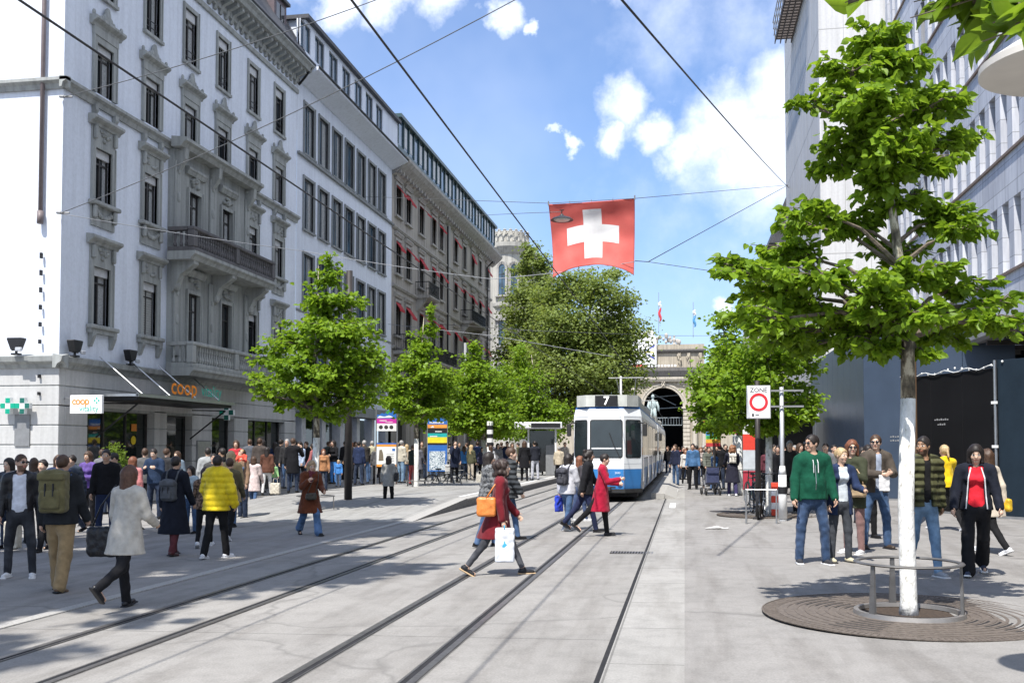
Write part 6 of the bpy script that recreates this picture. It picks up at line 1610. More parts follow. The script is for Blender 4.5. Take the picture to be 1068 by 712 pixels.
def crosssign(c, axis, s, label, half=False):
    """pharmacy-like cross of green and white squares; axis 'S' faces the camera"""
    root = empty('cross_sign', c); tag(root, label, 'sign')
    gg = mat('sign_green', (.0,.32,.20), .4); gd = mat('sign_dark_green', (.01,.12,.09), .4); ww = mat('sign_white_box', (.72,.75,.75), .4)
    mb = MB().use(ww); mb.prism([(-.5,-1.5),(.5,-1.5),(.5,-.5),(1.5,-.5),(1.5,.5),(.5,.5),(.5,1.5),(-.5,1.5),(-.5,.5),(-1.5,.5),(-1.5,-.5),(-.5,-.5)], lambda p_, q, t: (p_*s, t, q*s), 0, .14); mb.build('box', parent=root)
    for i in (-1, 0, 1):
        for j in (-1, 0, 1):
            if (i == 0) != (j == 0): 
                mb = MB().use(gd if half and i >= 0 else gg); mb.box((i-.45)*s, (i+.45)*s, -.012, -.001, (j-.45)*s, (j+.45)*s); mb.build('arm', parent=root)
p = onY(8, 423, 28.4); crosssign(p, 'S', .17, 'green cross sign of small squares at the left edge of the sunlit wall')
p = onY(23, 423, 28.4); crosssign(p, 'S', .17, 'darker green cross sign of small squares just left of the building corner', True)
p = onX(236, 430, -18.7); crosssign(p, 'S', .21, 'green and white cross sign projecting below the stone balcony', True)
def coop_board():
    a = onY(73, 412, 28.9); b = onY(106, 431, 28.9); root = empty('shop_sign', ((a.x+b.x)/2, 28.9, (a.z+b.z)/2)); tag(root, 'white projecting sign reading coop vitality beside the shop window', 'sign')
    W, H = abs(b.x-a.x), a.z-b.z
    mb = MB().use(mat('sign_white', (.78,.78,.77), .45, var=.03)); mb.box(-W/2, W/2, 0, .12, -H/2, H/2, bev=.01); mb.build('board', parent=root)
    mb = MB().use(mat('coop_orange', (.80,.24,.01), .4)); text_mesh(mb, 'coop', .34, lambda x, y, n: (-W*.16+x, -.004-n*.2, H*.17+y), bold=True, spacing=.85); mb.build('lettering', parent=root)
    mb = MB().use(mat('vitality_green', (.02,.40,.30), .4)); text_mesh(mb, 'vitality', .25, lambda x, y, n: (W*.1+x, -.004-n*.2, -H*.24+y)); mb.build('lettering', parent=root)
    mb = MB().use(mat('vitality_green', (.02,.40,.30), .4)); s = .045; cx_, cz_ = W*.34, H*.2
    for i, j in ((0,1), (1,0), (0,-1), (-1,0)): mb.box(cx_+i*s*1.5-s*.6, cx_+i*s*1.5+s*.6, -.006, -.001, cz_+j*s*1.5-s*.6, cz_+j*s*1.5+s*.6)
    mb.build('emblem', parent=root); mb = MB().use(M_grey); mb.box(-W/2-.5 if False else -.04, W/2, .02, .1, -H/2-.0, -H/2+.001); mb.tube([(-W/2, .06, H/2-.1), (-W/2-.3, .06, H/2-.1)], .02, 5); mb.build('bracket', parent=root)
coop_board()
def canopy():
    root = empty('shop_awning', (-19.3, 33.2, 3.4)); tag(root, 'flat glass and steel awning over the grocery entrance held by slanting rods', 'awning')
    y0, y1 = -2.95, 4.2
    mb = MB().use(M_alu); mb.box(.05, 1.75, y0, y0+.08, -.02, .06); mb.box(1.68, 1.76, y0, y1, -.03, .08); mb.box(.05, 1.75, y1-.08, y1, -.02, .06); mb.build('frame', parent=root)
    mb = MB().use(M_iron); mb.box(.0, 1.66, y0+.1, y1-.1, -.14, -.02); mb.build('rolled_blind', parent=root)
    mb = MB().use(mat('awning_glass', (.10,.11,.11), .2)); mb.box(.06, 1.68, y0+.08, y1-.08, .01, .03); mb.build('glass_top', parent=root)
    for k in range(4):
        yy = y0+.6+k*1.9; mb = MB().use(M_alu); mb.tube([(.02, yy-.05, 1.35), (1.6, yy, .05)], .025, 6); mb.build('rod', parent=root)
    for yy in (y0+.4, y1-.3):
        mb = MB().use(M_iron); mb.tube([(.02, yy, -1.35), (1.5, yy, -.25)], .03, 6); mb.tube([(1.5, yy, -.25), (.1, yy, -.22)], .025, 6); mb.build('brace', parent=root)
    # letters standing on the front edge
    def f(x, y, n): return (1.72+n, 1.3+x*1.0, .42+y)
    root2 = empty('shop_lettering', (-17.6, 33.4, 3.5)); tag(root2, 'orange coop letters followed by green vitality letters standing on the awning edge', 'sign')
    def g_(off): return lambda x, y, n: (n, off+x, .33+y)
    mb = MB().use(mat('coop_orange', (.80,.24,.01), .4)); text_mesh(mb, 'coop', .82, lambda x, y, n: (n, x*1.15+.0, .33+y), bold=True); mb.build('lettering', parent=root2)
    mb = MB().use(mat('vitality_green', (.02,.40,.30), .4)); text_mesh(mb, 'vitality', .62, lambda x, y, n: (n, x+2.1, .30+y)); mb.build('lettering', parent=root2)
    mb = MB().use(M_alu); mb.box(-.05, 0, -1.2, 3.3, -.02, .02); mb.build('rail', parent=root2)
canopy()
g = onX(283, 400, -17.9)
# planter with a bushy plant in front of the shop
def planter(px, py, h, label):
    g = G(px, py); root = empty('potted_plant', g); tag(root, label, 'plant')
    mb = MB().use(mat('planter_grey', (.12,.12,.12), .7)); mb.lathe([(0, 0), (.24, 0), (.32, .55), (.30, .6), (0, .56)], n=20); mb.build('pot', parent=root)
    P = []; O = []
    for k in range(900):
        u = Vector((R.gauss(0, 1), R.gauss(0, 1), R.gauss(0, 1))).normalized()*R.uniform(.5, 1); P.append((u.x*.45, u.y*.45, .6+h*.5+u.z*h*.5)); O.append(tuple(u.normalized()))
    leaves_mesh('foliage', np.array(P), .09, np.array(O), L_mid, root, six=False, droop=-.5, obj_name='foliage')
planter(118, 533, 1.5, 'bushy olive plant in a grey pot before the grocery window')
# ================================================================== people
class SDF:
    """signed-distance grid; shapes are merged smoothly and the surface is read out as one continuous mesh"""
    def __init__(s, lo, hi, h):
        s.lo = np.array(lo, np.float32); s.h = h; s.n = np.maximum(4, np.ceil((np.array(hi)-s.lo)/h).astype(int)+1)
        s.F = np.full(s.n, .3, np.float32)
        s.ax = [s.lo[i]+h*np.arange(s.n[i], dtype=np.float32) for i in range(3)]
    def _sub(s, lo, hi):
        i0 = np.clip(((np.array(lo)-s.lo)/s.h).astype(int)-1, 0, s.n-1); i1 = np.clip(((np.array(hi)-s.lo)/s.h).astype(int)+3, 1, s.n)
        if (i1 <= i0).any(): return None
        sl = tuple(slice(a, b) for a, b in zip(i0, i1))
        return sl, s.ax[0][sl[0]][:, None, None], s.ax[1][sl[1]][None, :, None], s.ax[2][sl[2]][None, None, :]
    def _put(s, sl, d, k, op):
        f = s.F[sl]
        if op == 'u':
            if k > 0: hh = np.clip(.5+.5*(f-d)/k, 0, 1); s.F[sl] = f*(1-hh)+d*hh-k*hh*(1-hh)
            else: s.F[sl] = np.minimum(f, d)
        else: s.F[sl] = np.maximum(f, -d)
    def cone(s, a, b, ra, rb, k=.03, sq=(1, 1), ripple=None, op='u', M=None):
        a = np.array(a, float); b = np.array(b, float); m = max(ra*max(1, sq[0]), rb*max(1, sq[0]), ra, rb)+k+.03
        r = s._sub(np.minimum(a, b)-m, np.maximum(a, b)+m)
        if r is None: return
        sl, X, Y, Z = r; d = b-a; L = max(1e-9, d @ d)
        t = np.clip(((X-a[0])*d[0]+(Y-a[1])*d[1]+(Z-a[2])*d[2])/L, 0, 1)
        rr_ = ra+(rb-ra)*t
        if ripple: rr_ = rr_+ripple[0]*np.abs(np.sin(t*math.pi*ripple[1]))
        D_ = np.sqrt(((X-a[0]-t*d[0])/sq[0])**2+((Y-a[1]-t*d[1])/sq[1])**2+(Z-a[2]-t*d[2])**2)-rr_
        s._put(sl, (D_*min(1, sq[0], sq[1])).astype(np.float32), k, op)
    def ell(s, c, r, k=.02, M=None, op='u'):
        c = np.array(c, float); m = max(r)+k+.03; q = s._sub(c-m, c+m)
        if q is None: return
        sl, X, Y, Z = q; X, Y, Z = X-c[0], Y-c[1], Z-c[2]
        if M is not None: X, Y, Z = M[0][0]*X+M[1][0]*Y+M[2][0]*Z, M[0][1]*X+M[1][1]*Y+M[2][1]*Z, M[0][2]*X+M[1][2]*Y+M[2][2]*Z
        k0 = np.sqrt((X/r[0])**2+(Y/r[1])**2+(Z/r[2])**2); k1 = np.sqrt((X/r[0]**2)**2+(Y/r[1]**2)**2+(Z/r[2]**2)**2)+1e-6
        s._put(sl, (k0*(k0-1)/k1).astype(np.float32), k, op)
    def box(s, c, hs, rd=.02, k=.02, M=None, op='u', taper=0):
        c = np.array(c, float); m = math.sqrt(sum(x*x for x in hs))+k+.03; q = s._sub(c-m, c+m)
        if q is None: return
        sl, X, Y, Z = q; X, Y, Z = X-c[0], Y-c[1], Z-c[2]
        if M is not None: X, Y, Z = M[0][0]*X+M[1][0]*Y+M[2][0]*Z, M[0][1]*X+M[1][1]*Y+M[2][1]*Z, M[0][2]*X+M[1][2]*Y+M[2][2]*Z
        f = 1+taper*Z/hs[2]; qx, qy, qz = np.abs(X)-hs[0]*f+rd, np.abs(Y)-hs[1]+rd, np.abs(Z)-hs[2]+rd
        D_ = np.sqrt(np.maximum(qx, 0)**2+np.maximum(qy, 0)**2+np.maximum(qz, 0)**2)+np.minimum(np.maximum(qx, np.maximum(qy, qz)), 0)-rd
        s._put(sl, D_.astype(np.float32), k, op)
    def cut_below(s, z): s.F = np.maximum(s.F, (z-s.ax[2])[None, None, :])
    def cut_above(s, z): s.F = np.maximum(s.F, (s.ax[2]-z)[None, None, :])
    def wrinkle(s, amp, seed, fz=1.0):
        r = np.random.default_rng(seed); X, Y, Z = s.ax[0][:, None, None], s.ax[1][None, :, None], s.ax[2][None, None, :]
        n = 0
        for i in range(4):
            f = r.uniform(22, 60, 3)*np.array([1, 1, fz])*r.choice([-1, 1], 3); n = n+np.sin(f[0]*X+f[1]*Y+f[2]*Z+r.uniform(0, 6)+1.3*np.sin(f[1]*.4*Z+f[0]*.3*X))*.25
        s.F = (s.F+amp*n).astype(np.float32)
    def mesh(s, name):
        F = s.F; F[0] = F[-1] = .3; F[:, 0] = F[:, -1] = .3; F[:, :, 0] = F[:, :, -1] = .3
        ins = F < 0; ny, nz = int(s.n[1]), int(s.n[2]); cells = []; pos = []; quads = []
        for ax in range(3):
            a = [slice(None)]*3; b = [slice(None)]*3; a[ax] = slice(0, -1); b[ax] = slice(1, None)
            m = ins[tuple(a)] != ins[tuple(b)]; I = np.array(np.nonzero(m)).T
            if not len(I): continue
            J = I.copy(); J[:, ax] += 1
            f0 = F[I[:, 0], I[:, 1], I[:, 2]]; f1 = F[J[:, 0], J[:, 1], J[:, 2]]; p = I.astype(float); p[:, ax] += f0/(f0-f1)
            o1, o2 = [(1, 2), (2, 0), (0, 1)][ax]; ids = []
            for d1, d2 in ((0, 0), (-1, 0), (-1, -1), (0, -1)):
                K = I.copy(); K[:, o1] += d1; K[:, o2] += d2; c = (K[:, 0]*ny+K[:, 1])*nz+K[:, 2]; ids.append(c); cells.append(c); pos.append(p)
            q = np.stack(ids, 1); q[f0 > 0] = q[f0 > 0][:, ::-1]; quads.append(q)
        if not cells: return None
        cells = np.concatenate(cells); pos = np.concatenate(pos); quads = np.concatenate(quads)
        u, inv = np.unique(cells, return_inverse=True); cnt = np.bincount(inv)
        V = np.stack([np.bincount(inv, pos[:, i])/cnt for i in range(3)], 1)*s.h+s.lo
        Q = np.searchsorted(u, quads)
        me = bpy.data.meshes.new(name); me.vertices.add(len(V)); me.vertices.foreach_set('co', V.astype(np.float32).reshape(-1))
        me.loops.add(len(Q)*4); me.loops.foreach_set('vertex_index', Q.astype(np.int32).reshape(-1))
        me.polygons.add(len(Q)); me.polygons.foreach_set('loop_start', np.arange(len(Q), dtype=np.int32)*4); me.polygons.foreach_set('loop_total', np.full(len(Q), 4, np.int32))
        me.polygons.foreach_set('use_smooth', np.ones(len(Q), bool)); me.update(); me.validate()
        return me
def v3(*a): return np.array(a, float)
def rotm(yaw, pitch, roll=0): return (Matrix.Rotation(yaw, 3, 'Z') @ Matrix.Rotation(pitch, 3, 'X') @ Matrix.Rotation(roll, 3, 'Y'))
def skeleton(H, p):
    s = H/1.75; J = {'s': s}; lean = rad(p.get('lean', 3)); J['pel'] = v3(0, 0, .95*s)
    up = v3(math.sin(rad(p.get('side', 0))), math.sin(lean), math.cos(lean)); J['up'] = up
    J['waist'] = J['pel']+up*.15*s; J['chest'] = J['pel']+up*.36*s; J['neck'] = J['pel']+up*.52*s
    sw = p.get('sw', 1.0); tw = rad(p.get('twist', 0))
    for S, k in (('L', -1), ('R', 1)):
        hp, kn, ab = (rad(x) for x in p['leg'+S]); hip = J['pel']+v3(k*.088*s*p.get('hw', 1), 0, -.03*s)
        d = v3(k*math.sin(ab), math.sin(hp), -math.cos(hp)); d /= np.linalg.norm(d); kn_ = hip+d*.43*s
        a2 = hp-kn; d2 = v3(k*math.sin(ab)*.3, math.sin(a2), -math.cos(a2)); d2 /= np.linalg.norm(d2); an = kn_+d2*.405*s
        fa = rad(p.get('foot'+S, 0)); to = k*rad(p.get('toe', 9)); fd = v3(math.sin(to)*math.cos(fa), math.cos(to)*math.cos(fa), math.sin(fa))
        J['hip'+S], J['knee'+S], J['ank'+S], J['fd'+S] = hip, kn_, an, fd
        sh = J['pel']+up*.465*s+v3(k*.178*s*sw*math.cos(tw), -k*.178*s*math.sin(tw)*-1, 0)
        a, b, e, inn = (rad(x) for x in p['arm'+S]); du = v3(k*math.sin(b), math.sin(a)*math.cos(b), -math.cos(a)*math.cos(b))
        el = sh+du*.275*s; a3 = a+e; df = v3(k*math.sin(b)*.6-k*math.sin(inn), math.sin(a3)*math.cos(inn), -math.cos(a3)*math.cos(inn)); df /= np.linalg.norm(df)
        J['sh'+S], J['el'+S], J['wr'+S], J['df'+S] = sh, el, el+df*.245*s, df
    lowest = min(min((J['ank'+S]-v3(0, 0, .075*s))[2], (J['ank'+S]+J['fd'+S]*.15*s-v3(0,0,.05*s))[2] if J['fd'+S][2] < 0 else 9) for S in 'LR')
    if not p.get('sit'):
        for k_ in list(J):
            if isinstance(J[k_], np.ndarray) and k_[:2] not in ('fd', 'df', 'up'): J[k_] = J[k_]-v3(0, 0, lowest)
    J['hy'], J['hp'] = rad(p.get('hyaw', 0)), rad(p.get('hpitch', 0)); J['Rh'] = rotm(J['hy'], J['hp'], rad(p.get('hroll', 0)))
    J['head'] = J['neck']+up*.055*s+np.array(J['Rh'] @ Vector((0, .015*s, .108*s)))
    return J
def hand(S, J, side, curl, vox):
    s = J['s']; w = J['wr'+side]; d = J['df'+side]; k = -1 if side == 'L' else 1
    med = v3(-k, 0, 0); med = med-d*(med @ d)
    if np.linalg.norm(med) < .2: med = v3(0, 0, -1)-d*(-d[2])
    med /= np.linalg.norm(med); row = np.cross(d, med)*k
    if row[1] < 0 and abs(d[2]) > .5: row = -row
    fr = max(.0085*s, vox*.72); S.cone(w-d*.01, w+d*.075*s, .024*s, .03*s, .012, ); 
    for i, (o, L) in enumerate(((.026, .066), (.009, .076), (-.009, .070), (-.026, .054))):
        b = w+d*.078*s+row*o*s*1.08; a1 = curl*.8; d1 = d*math.cos(a1)+med*math.sin(a1); a2 = curl*1.9; d2 = d*math.cos(a2)+med*math.sin(a2)
        m_ = b+d1*L*.5*s; S.cone(b, m_, fr*1.05, fr, .004); S.cone(m_, m_+d2*L*.5*s, fr, fr*.85, .004)
    b = w+d*.025*s+row*.026*s; t1 = (d*.55+row*.75+med*.35); t1 /= np.linalg.norm(t1); m_ = b+t1*.035*s; t2 = d*.85+row*.15+med*.5; t2 /= np.linalg.norm(t2)
    S.cone(b, m_, fr*1.3, fr*1.1, .008); S.cone(m_, m_+t2*.03*s, fr*1.1, fr*.9, .004)
SKINS = [(.50,.31,.22), (.56,.37,.27), (.44,.27,.18), (.30,.17,.10)]
def skin_mats(t, hair):
    c = SKINS[t]; hb = tuple(h*.55+x*.25 for h, x in zip(hair, c))
    return [mat('skin_%d' % t, c, .5, var=.08, scale=12, spec=.35), mat('eye_white', (.6,.58,.55), .3), mat('iris_dark', (.03,.02,.015), .3), mat('lips_%d' % t, (c[0]*.8, c[1]*.5, c[2]*.5), .5), mat('brow_%02x_%d' % (int(hair[0]*255), t), hb, .9)]
def bounds(J, m=.2):
    P = [v for k, v in J.items() if isinstance(v, np.ndarray) and k[:2] not in ('fd', 'df', 'up')]
    lo = np.min(P, 0)-m; hi = np.max(P, 0)+m; lo[2] = min(lo[2], J['ankL'][2]-.12); hi[2] = max(hi[2], J['head'][2]+.2)
    lo = np.minimum(lo, v3(-.3, -.25, lo[2])); hi = np.maximum(hi, v3(.3, .25, hi[2])); return lo, hi
def torso(S, J, off, o, k=.05, sq=.64, rip=None, low=True):
    s = J['s']; f = o.get('build', 1.0); fem = o.get('fem', False); sw = .93 if fem else 1.0
    a, b = J['shL'], J['shR']; m = (a+b)/2
    S.cone(a*.72+m*.28, b*.72+m*.28, .058*s+off, .058*s+off, k)
    S.cone(J['chest']+J['up']*.05*s, J['waist'], (.152 if not fem else .136)*s*f*sw+off, (.138 if not fem else .118)*s*f+off, k, (1, sq), rip)
    if low: S.cone(J['waist'], J['pel']-v3(0, 0, .02*s), (.138 if not fem else .120)*s*f+off, (.152 if not fem else .160)*s*f+off, k, (1, sq+.03), rip and (rip[0], max(1, rip[1]//2)))
    if o.get('belly'): S.ell(J['waist']+v3(0, .055, -.01), (.13*s, .11*s, .14*s), .06)
    if fem: 
        for q in (-1, 1): S.ell(J['chest']+v3(q*.062*s, .075*s, -.01*s), (.06*s+off*.5, .05*s+off*.4, .06*s), .04)
def arms(S, J, r0, r1, r2, frac=1.0, k=.03, rip=None):
    s = J['s']
    for q in 'LR':
        S.cone(J['sh'+q], J['el'+q], r0*s, r1*s, k, (1, 1), rip)
        if frac > .5: S.cone(J['el'+q], J['el'+q]+(J['wr'+q]-J['el'+q])*min(1, (frac-.5)*2), r1*s, r2*s, k*.6, (1, 1), rip)
def legs(S, J, r0, r1, r2, frac=1.0, k=.03):
    s = J['s']
    for q in 'LR':
        S.cone(J['hip'+q], J['knee'+q], r0*s, r1*s, k); S.cone(J['knee'+q], J['knee'+q]+(J['ank'+q]-J['knee'+q])*frac, r1*s*.97, r2*s, k*.7)
def add(me, name, m, parent):
    if me is None: return None
    for x in (m if isinstance(m, list) else [m]): me.materials.append(x)
    o = bpy.data.objects.new(name, me); col.objects.link(o); o.parent = parent
    if parent is not None: KIDS.setdefault(parent.name, []).append(o)
    return o
PCOUNT = [0]
def person(pos, H, th, pose, o, label, vox=.0115, group=None):
    """pos world foot point; th facing (0 away from the camera, 180 towards it, 90 left)"""
    PCOUNT[0] += 1; seed = PCOUNT[0]
    J = skeleton(H, pose); s = J['s']; lo, hi = bounds(J); skin = o.get('skin', 0); hc = o.get('hair', (.03,.02,.015)); fem = o.get('fem', False)
    # body
    S = SDF(lo, hi, vox); torso(S, J, -.012, o); arms(S, J, .043, .036, .025); legs(S, J, .076, .050, .034)
    S.cone(J['neck']-J['up']*.06*s, J['head']-J['up']*.05*s, .058*s if not fem else .05*s, .052*s if not fem else .045*s, .03)
    Rh = J['Rh']; hd = J['head']; M = [[Rh[i][j] for j in range(3)] for i in range(3)]; hp_ = lambda x, y, z: hd+np.array(Rh @ Vector((x*s, y*s, z*s)))
    fw_ = .97 if fem else 1.0
    S.ell(hp_(0, -.012, .022), (.074*s*fw_, .094*s, .092*s), .02, M); S.ell(hp_(0, .018, -.035), (.058*s*fw_, .070*s, .078*s), .03, M); S.ell(hp_(0, .058, -.092), (.026*s, .026*s, .02*s), .025, M)
    S.cone(hp_(0, .078, .012), hp_(0, .102, -.028), .008*s, .0135*s, .012); S.cone(hp_(-.03, .074, .026), hp_(.03, .074, .026), .012*s, .012*s, .012)
    for q in (-1, 1):
        S.ell(hp_(q*.075, -.005, -.008), (.009*s, .02*s, .031*s), .006, M); S.ell(hp_(q*.031, .093, .004), (.012*s, .012*s, .008*s), .004, M, op='s'); S.ell(hp_(q*.031, .078, .004), (.014*s, .012*s, .012*s), .004, M); S.ell(hp_(q*.04, .062, -.035), (.02*s, .018*s, .02*s), .02, M)
    S.ell(hp_(0, .084, -.058), (.024*s, .012*s, .009*s), .006, M)
    for q in 'LR':
        hand(S, J, q, o.get('curl', .5), vox)
        a = J['ank'+q]; fd = J['fd'+q]; S.cone(a+fd*-.03*s-v3(0,0,.035*s), a+fd*.13*s-v3(0,0,.045*s), .03*s, .026*s, .03); S.cone(a, a-v3(0,0,.03*s), .034*s, .035*s, .02)
    me = S.mesh('person'); body = add(me, 'person', skin_mats(skin, hc), None)
    # colour the features by where they lie on the head
    n = len(me.polygons); C_ = np.empty(n*3, np.float32); me.polygons.foreach_get('center', C_); C_ = C_.reshape(-1, 3)
    Rt = np.array(M); q_ = (C_-hd) @ Rt/s; idx = np.zeros(n, np.int32); ax = np.abs(q_[:, 0]); front = q_[:, 1] > .05
    idx[front & (np.abs(ax-.031) < .016) & (np.abs(q_[:, 2]-.004) < .0085)] = 1; idx[front & (np.abs(ax-.031) < .008) & (np.abs(q_[:, 2]-.004) < .0085)] = 2
    idx[front & (ax < .025) & (np.abs(q_[:, 2]+.058) < .010)] = 3; idx[front & (np.abs(ax-.033) < .02) & (np.abs(q_[:, 2]-.030) < .0065)] = 4
    if o.get('beard'): idx[(q_[:, 1] > .01) & (q_[:, 2] < -.045) & (q_[:, 2] > -.14) & (idx == 0) & ~((ax < .02) & (np.abs(q_[:, 2]+.058) < .014))] = 4
    me.polygons.foreach_set('material_index', idx); me.update()
    # trousers
    fit = o.get('fit', 'slim'); tr = {'slim': (.088, .064, .050), 'regular': (.089, .067, .058), 'wide': (.092, .078, .088), 'tight': (.084, .058, .043), 'baggy': (.102, .088, .078)}[fit]
    if o.get('legs'):
        S = SDF(lo, hi, vox); legs(S, J, *tr, frac=o.get('cuff', 1.0)); f = o.get('build', 1.0)
        S.cone(J['pel']+J['up']*.06*s, J['pel']-v3(0,0,.03*s), (.145 if not fem else .135)*s*f, (.158 if not fem else .164)*s*f, .04, (1, .67)); S.wrinkle(.004 if fit in ('slim', 'tight') else .007, seed, .7)
        S.cut_above(J['pel'][2]+.10*s)
        add(S.mesh('trousers'), 'trousers', o['legs'], body)
    # shirt under an open jacket
    if o.get('shirt'):
        S = SDF(lo, hi, vox); torso(S, J, .006, o); S.cone(J['neck']-J['up']*.05*s, J['neck']+J['up']*.0*s, .066*s, .06*s, .02)
        if not o.get('top'): arms(S, J, .055, .047, .036, o.get('sleeve', .5))
        S.wrinkle(.004, seed+3); S.cut_below(J['pel'][2]-.02*s); S.ell(J['neck']+J['up']*.07*s+v3(0, .035, 0), (.075*s, .085*s, .09*s), 0, None, 's'); add(S.mesh('shirt'), 'shirt', o['shirt'], body)
    # jacket or coat
    if o.get('top'):
        off = o.get('off', .022); hem = o.get('hem', .86)*s; S = SDF(lo, hi, vox); rip = o.get('puff')
        torso(S, J, off, o, rip=None); sl = o.get('sleeve', 1.0); ro = off*.75
        arms(S, J, .050+ro, .044+ro, .034+ro*.9, sl, rip=None)
        if hem < .9*s:
            st = abs(J['ankL'][1]-J['ankR'][1])*.5; fl = o.get('flare', .06)
            T = max(0, (.95*s-hem)/.55); ctr = (J['kneeL']+J['kneeR'])/2*.6
            S.cone(J['pel']+v3(0,0,.02), v3(ctr[0]*T+o.get('sway', 0)*.2, ctr[1]*T+o.get('sway', 0)*.1, hem-.1), .16*s+off, (.16+fl*T)*s+off+st*.30*T, .04, (1, .70+.15*min(1, st*2)))
        if o.get('hood'): S.cone(J['neck']+v3(-.05*s, -.055*s, -.0*s), J['neck']+v3(.05*s, -.055*s, -.0*s), .055*s, .055*s, .03)
        S.cone(J['neck']-J['up']*.05*s, J['neck']+J['up']*.02*s, .068*s+off*.4, .064*s+off*.3, .02)
        S.wrinkle(o.get('wr', .006), seed+7, .4)
        if rip: S.F = (S.F-.011*np.abs(np.sin(math.pi*S.ax[2]/.095+.5))[None, None, :]+.006).astype(np.float32)
        floor_ = max(hem, J['pel'][2]-(.95*s-hem)) if hem < 1.1*s else hem
        X = S.ax[0][:, None, None]; Y = S.ax[1][None, :, None]; Z = S.ax[2][None, None, :]
        armz = np.zeros(S.n, bool)
        # hem cuts the body of the garment, never the sleeves
        dA = np.full(S.n, 9., np.float32)
        for q in 'LR':
            for a, b in ((J['sh'+q], J['el'+q]), (J['el'+q], J['wr'+q])):
                d_ = b-a; t = np.clip(((X-a[0])*d_[0]+(Y-a[1])*d_[1]+(Z-a[2])*d_[2])/(d_ @ d_), 0, 1); dA = np.minimum(dA, np.sqrt((X-a[0]-t*d_[0])**2+(Y-a[1]-t*d_[1])**2+(Z-a[2]-t*d_[2])**2))
        cutf = np.where(dA > .105*s, np.float32(1), np.float32(0)); hz = floor_-Z
        S.F = np.where((cutf > 0) & (hz > -.02), np.maximum(S.F, hz), S.F).astype(np.float32)
        S.ell(J['neck']+J['up']*.08*s+v3(0, .03, 0), (.07*s, .09*s, .085*s), 0, None, 's')
        if o.get('open'):
            g_ = o['open']; zn = J['neck'][2]; wdt = g_*(1+.5*np.clip((zn-Z-.3)/.5, 0, 1)); cut = np.maximum(np.maximum(np.abs(X-o.get('openx', 0))-wdt, -(Y-.02)), Z-zn)
            S.F = np.where(dA > .075*s, np.maximum(S.F, -cut), S.F).astype(np.float32)
        j = add(S.mesh('jacket'), 'coat' if hem < .75*s else 'jacket', o['top'], body)
        if o.get('collar'):
            S = SDF(J['neck']-.18, J['neck']+.18, vox); S.cone(J['neck']-J['up']*.045*s, J['neck']+J['up']*.035*s, .085*s, .078*s, .01); S.cone(J['neck']-J['up']*.2*s, J['neck']+J['up']*.2*s, .062*s, .064*s, 0, op='s'); S.box(J['neck']+v3(0, .1, 0), (.025, .08, .1), .01, 0, None, 's'); add(S.mesh('collar'), 'collar', o['collar'], body)
    if o.get('scarf'):
        S = SDF(J['neck']-.25, J['neck']+.2, vox); 
        for t in range(8):
            a0, a1 = t*math.pi/4, (t+1)*math.pi/4; f_ = lambda a: J['neck']+J['up']*.01*s+v3(.07*s*math.cos(a), .08*s*math.sin(a), .012*math.sin(a*2)); S.cone(f_(a0), f_(a1), .035*s, .035*s, .02)
        S.cone(J['neck']+v3(.03, .08, 0)*s, J['neck']+v3(.04, .125, -.2)*s, .035*s, .03*s, .02); S.wrinkle(.006, seed); add(S.mesh('scarf'), 'scarf', o['scarf'], body)
    # hair
    hs = o.get('hs', 'short')
    if hs != 'none':
        S = SDF(hd-v3(.22, .26, .60)*s, hd+v3(.22, .24, .26)*s, vox); dn = lambda x, y, z: hd+np.array(Rh @ Vector((x*s, y*s, 0)))+v3(0, 0, z*s)
        e_ = .009 if hs in ('short', 'buzz', 'pony', 'bun') else .017
        if hs == 'buzz': e_ = .004
        S.ell(hp_(0, -.014, .026), ((.074+e_)*s, (.094+e_)*s, (.092+e_)*s), .01, M)
        if hs in ('bob', 'long', 'curly', 'loose'):
            Ld = {'bob': -.13, 'long': -.30, 'curly': -.10, 'loose': -.22}[hs]
            for q in (-1, 1): S.cone(hp_(q*.065, -.02, .02), dn(q*.075, -.02, Ld*.85), .036*s, .03*s, .03); S.cone(hp_(q*.04, -.06, .02), dn(q*.045, -.075, Ld), .05*s, .042*s, .03)
            S.cone(hp_(0, -.07, .02), dn(0, -.085, Ld*1.03), .055*s, .045*s, .03)
        if hs == 'curly':
            r = random.Random(seed)
            for i in range(26): a = r.uniform(0, 6.28); S.ell(hp_(.095*math.cos(a), -.03+.085*math.sin(a), r.uniform(-.13, .09)), (.04*s,)*3, .015)
        if hs == 'pony': S.cone(hp_(0, -.10, .05), dn(0, -.15, -.12), .03*s, .018*s, .02)
        if hs == 'bun': S.ell(hp_(0, -.08, .10), (.04*s, .04*s, .035*s), .01)
        S.ell(hp_(0, .095, -.034), (.068*s, .088*s, .094*s), 0, M, 's')
        if hs in ('short', 'buzz', 'pony', 'bun'): S.box(hp_(0, .02, -.12), (.3, .3, .10), .0, 0, M, 's') if False else None; S.cone(hp_(-.2, .05, -.10), hp_(.2, .05, -.10), .085*s, .085*s, 0, op='s'); S.cone(hp_(-.2, -.04, -.15), hp_(.2, -.04, -.15), .085*s, .085*s, 0, op='s')
        S.wrinkle(.006 if hs != 'buzz' else 0, seed+1, .35); add(S.mesh('hair'), 'hair', mat('hair_%02x%02x%02x' % tuple(int(x*255) for x in hc), hc, .55, var=.4, scale=40), body)
    # shoes
    sc = o.get('shoe', cloth((.02,.02,.02), 'leather')); sole = o.get('sole', M_black)
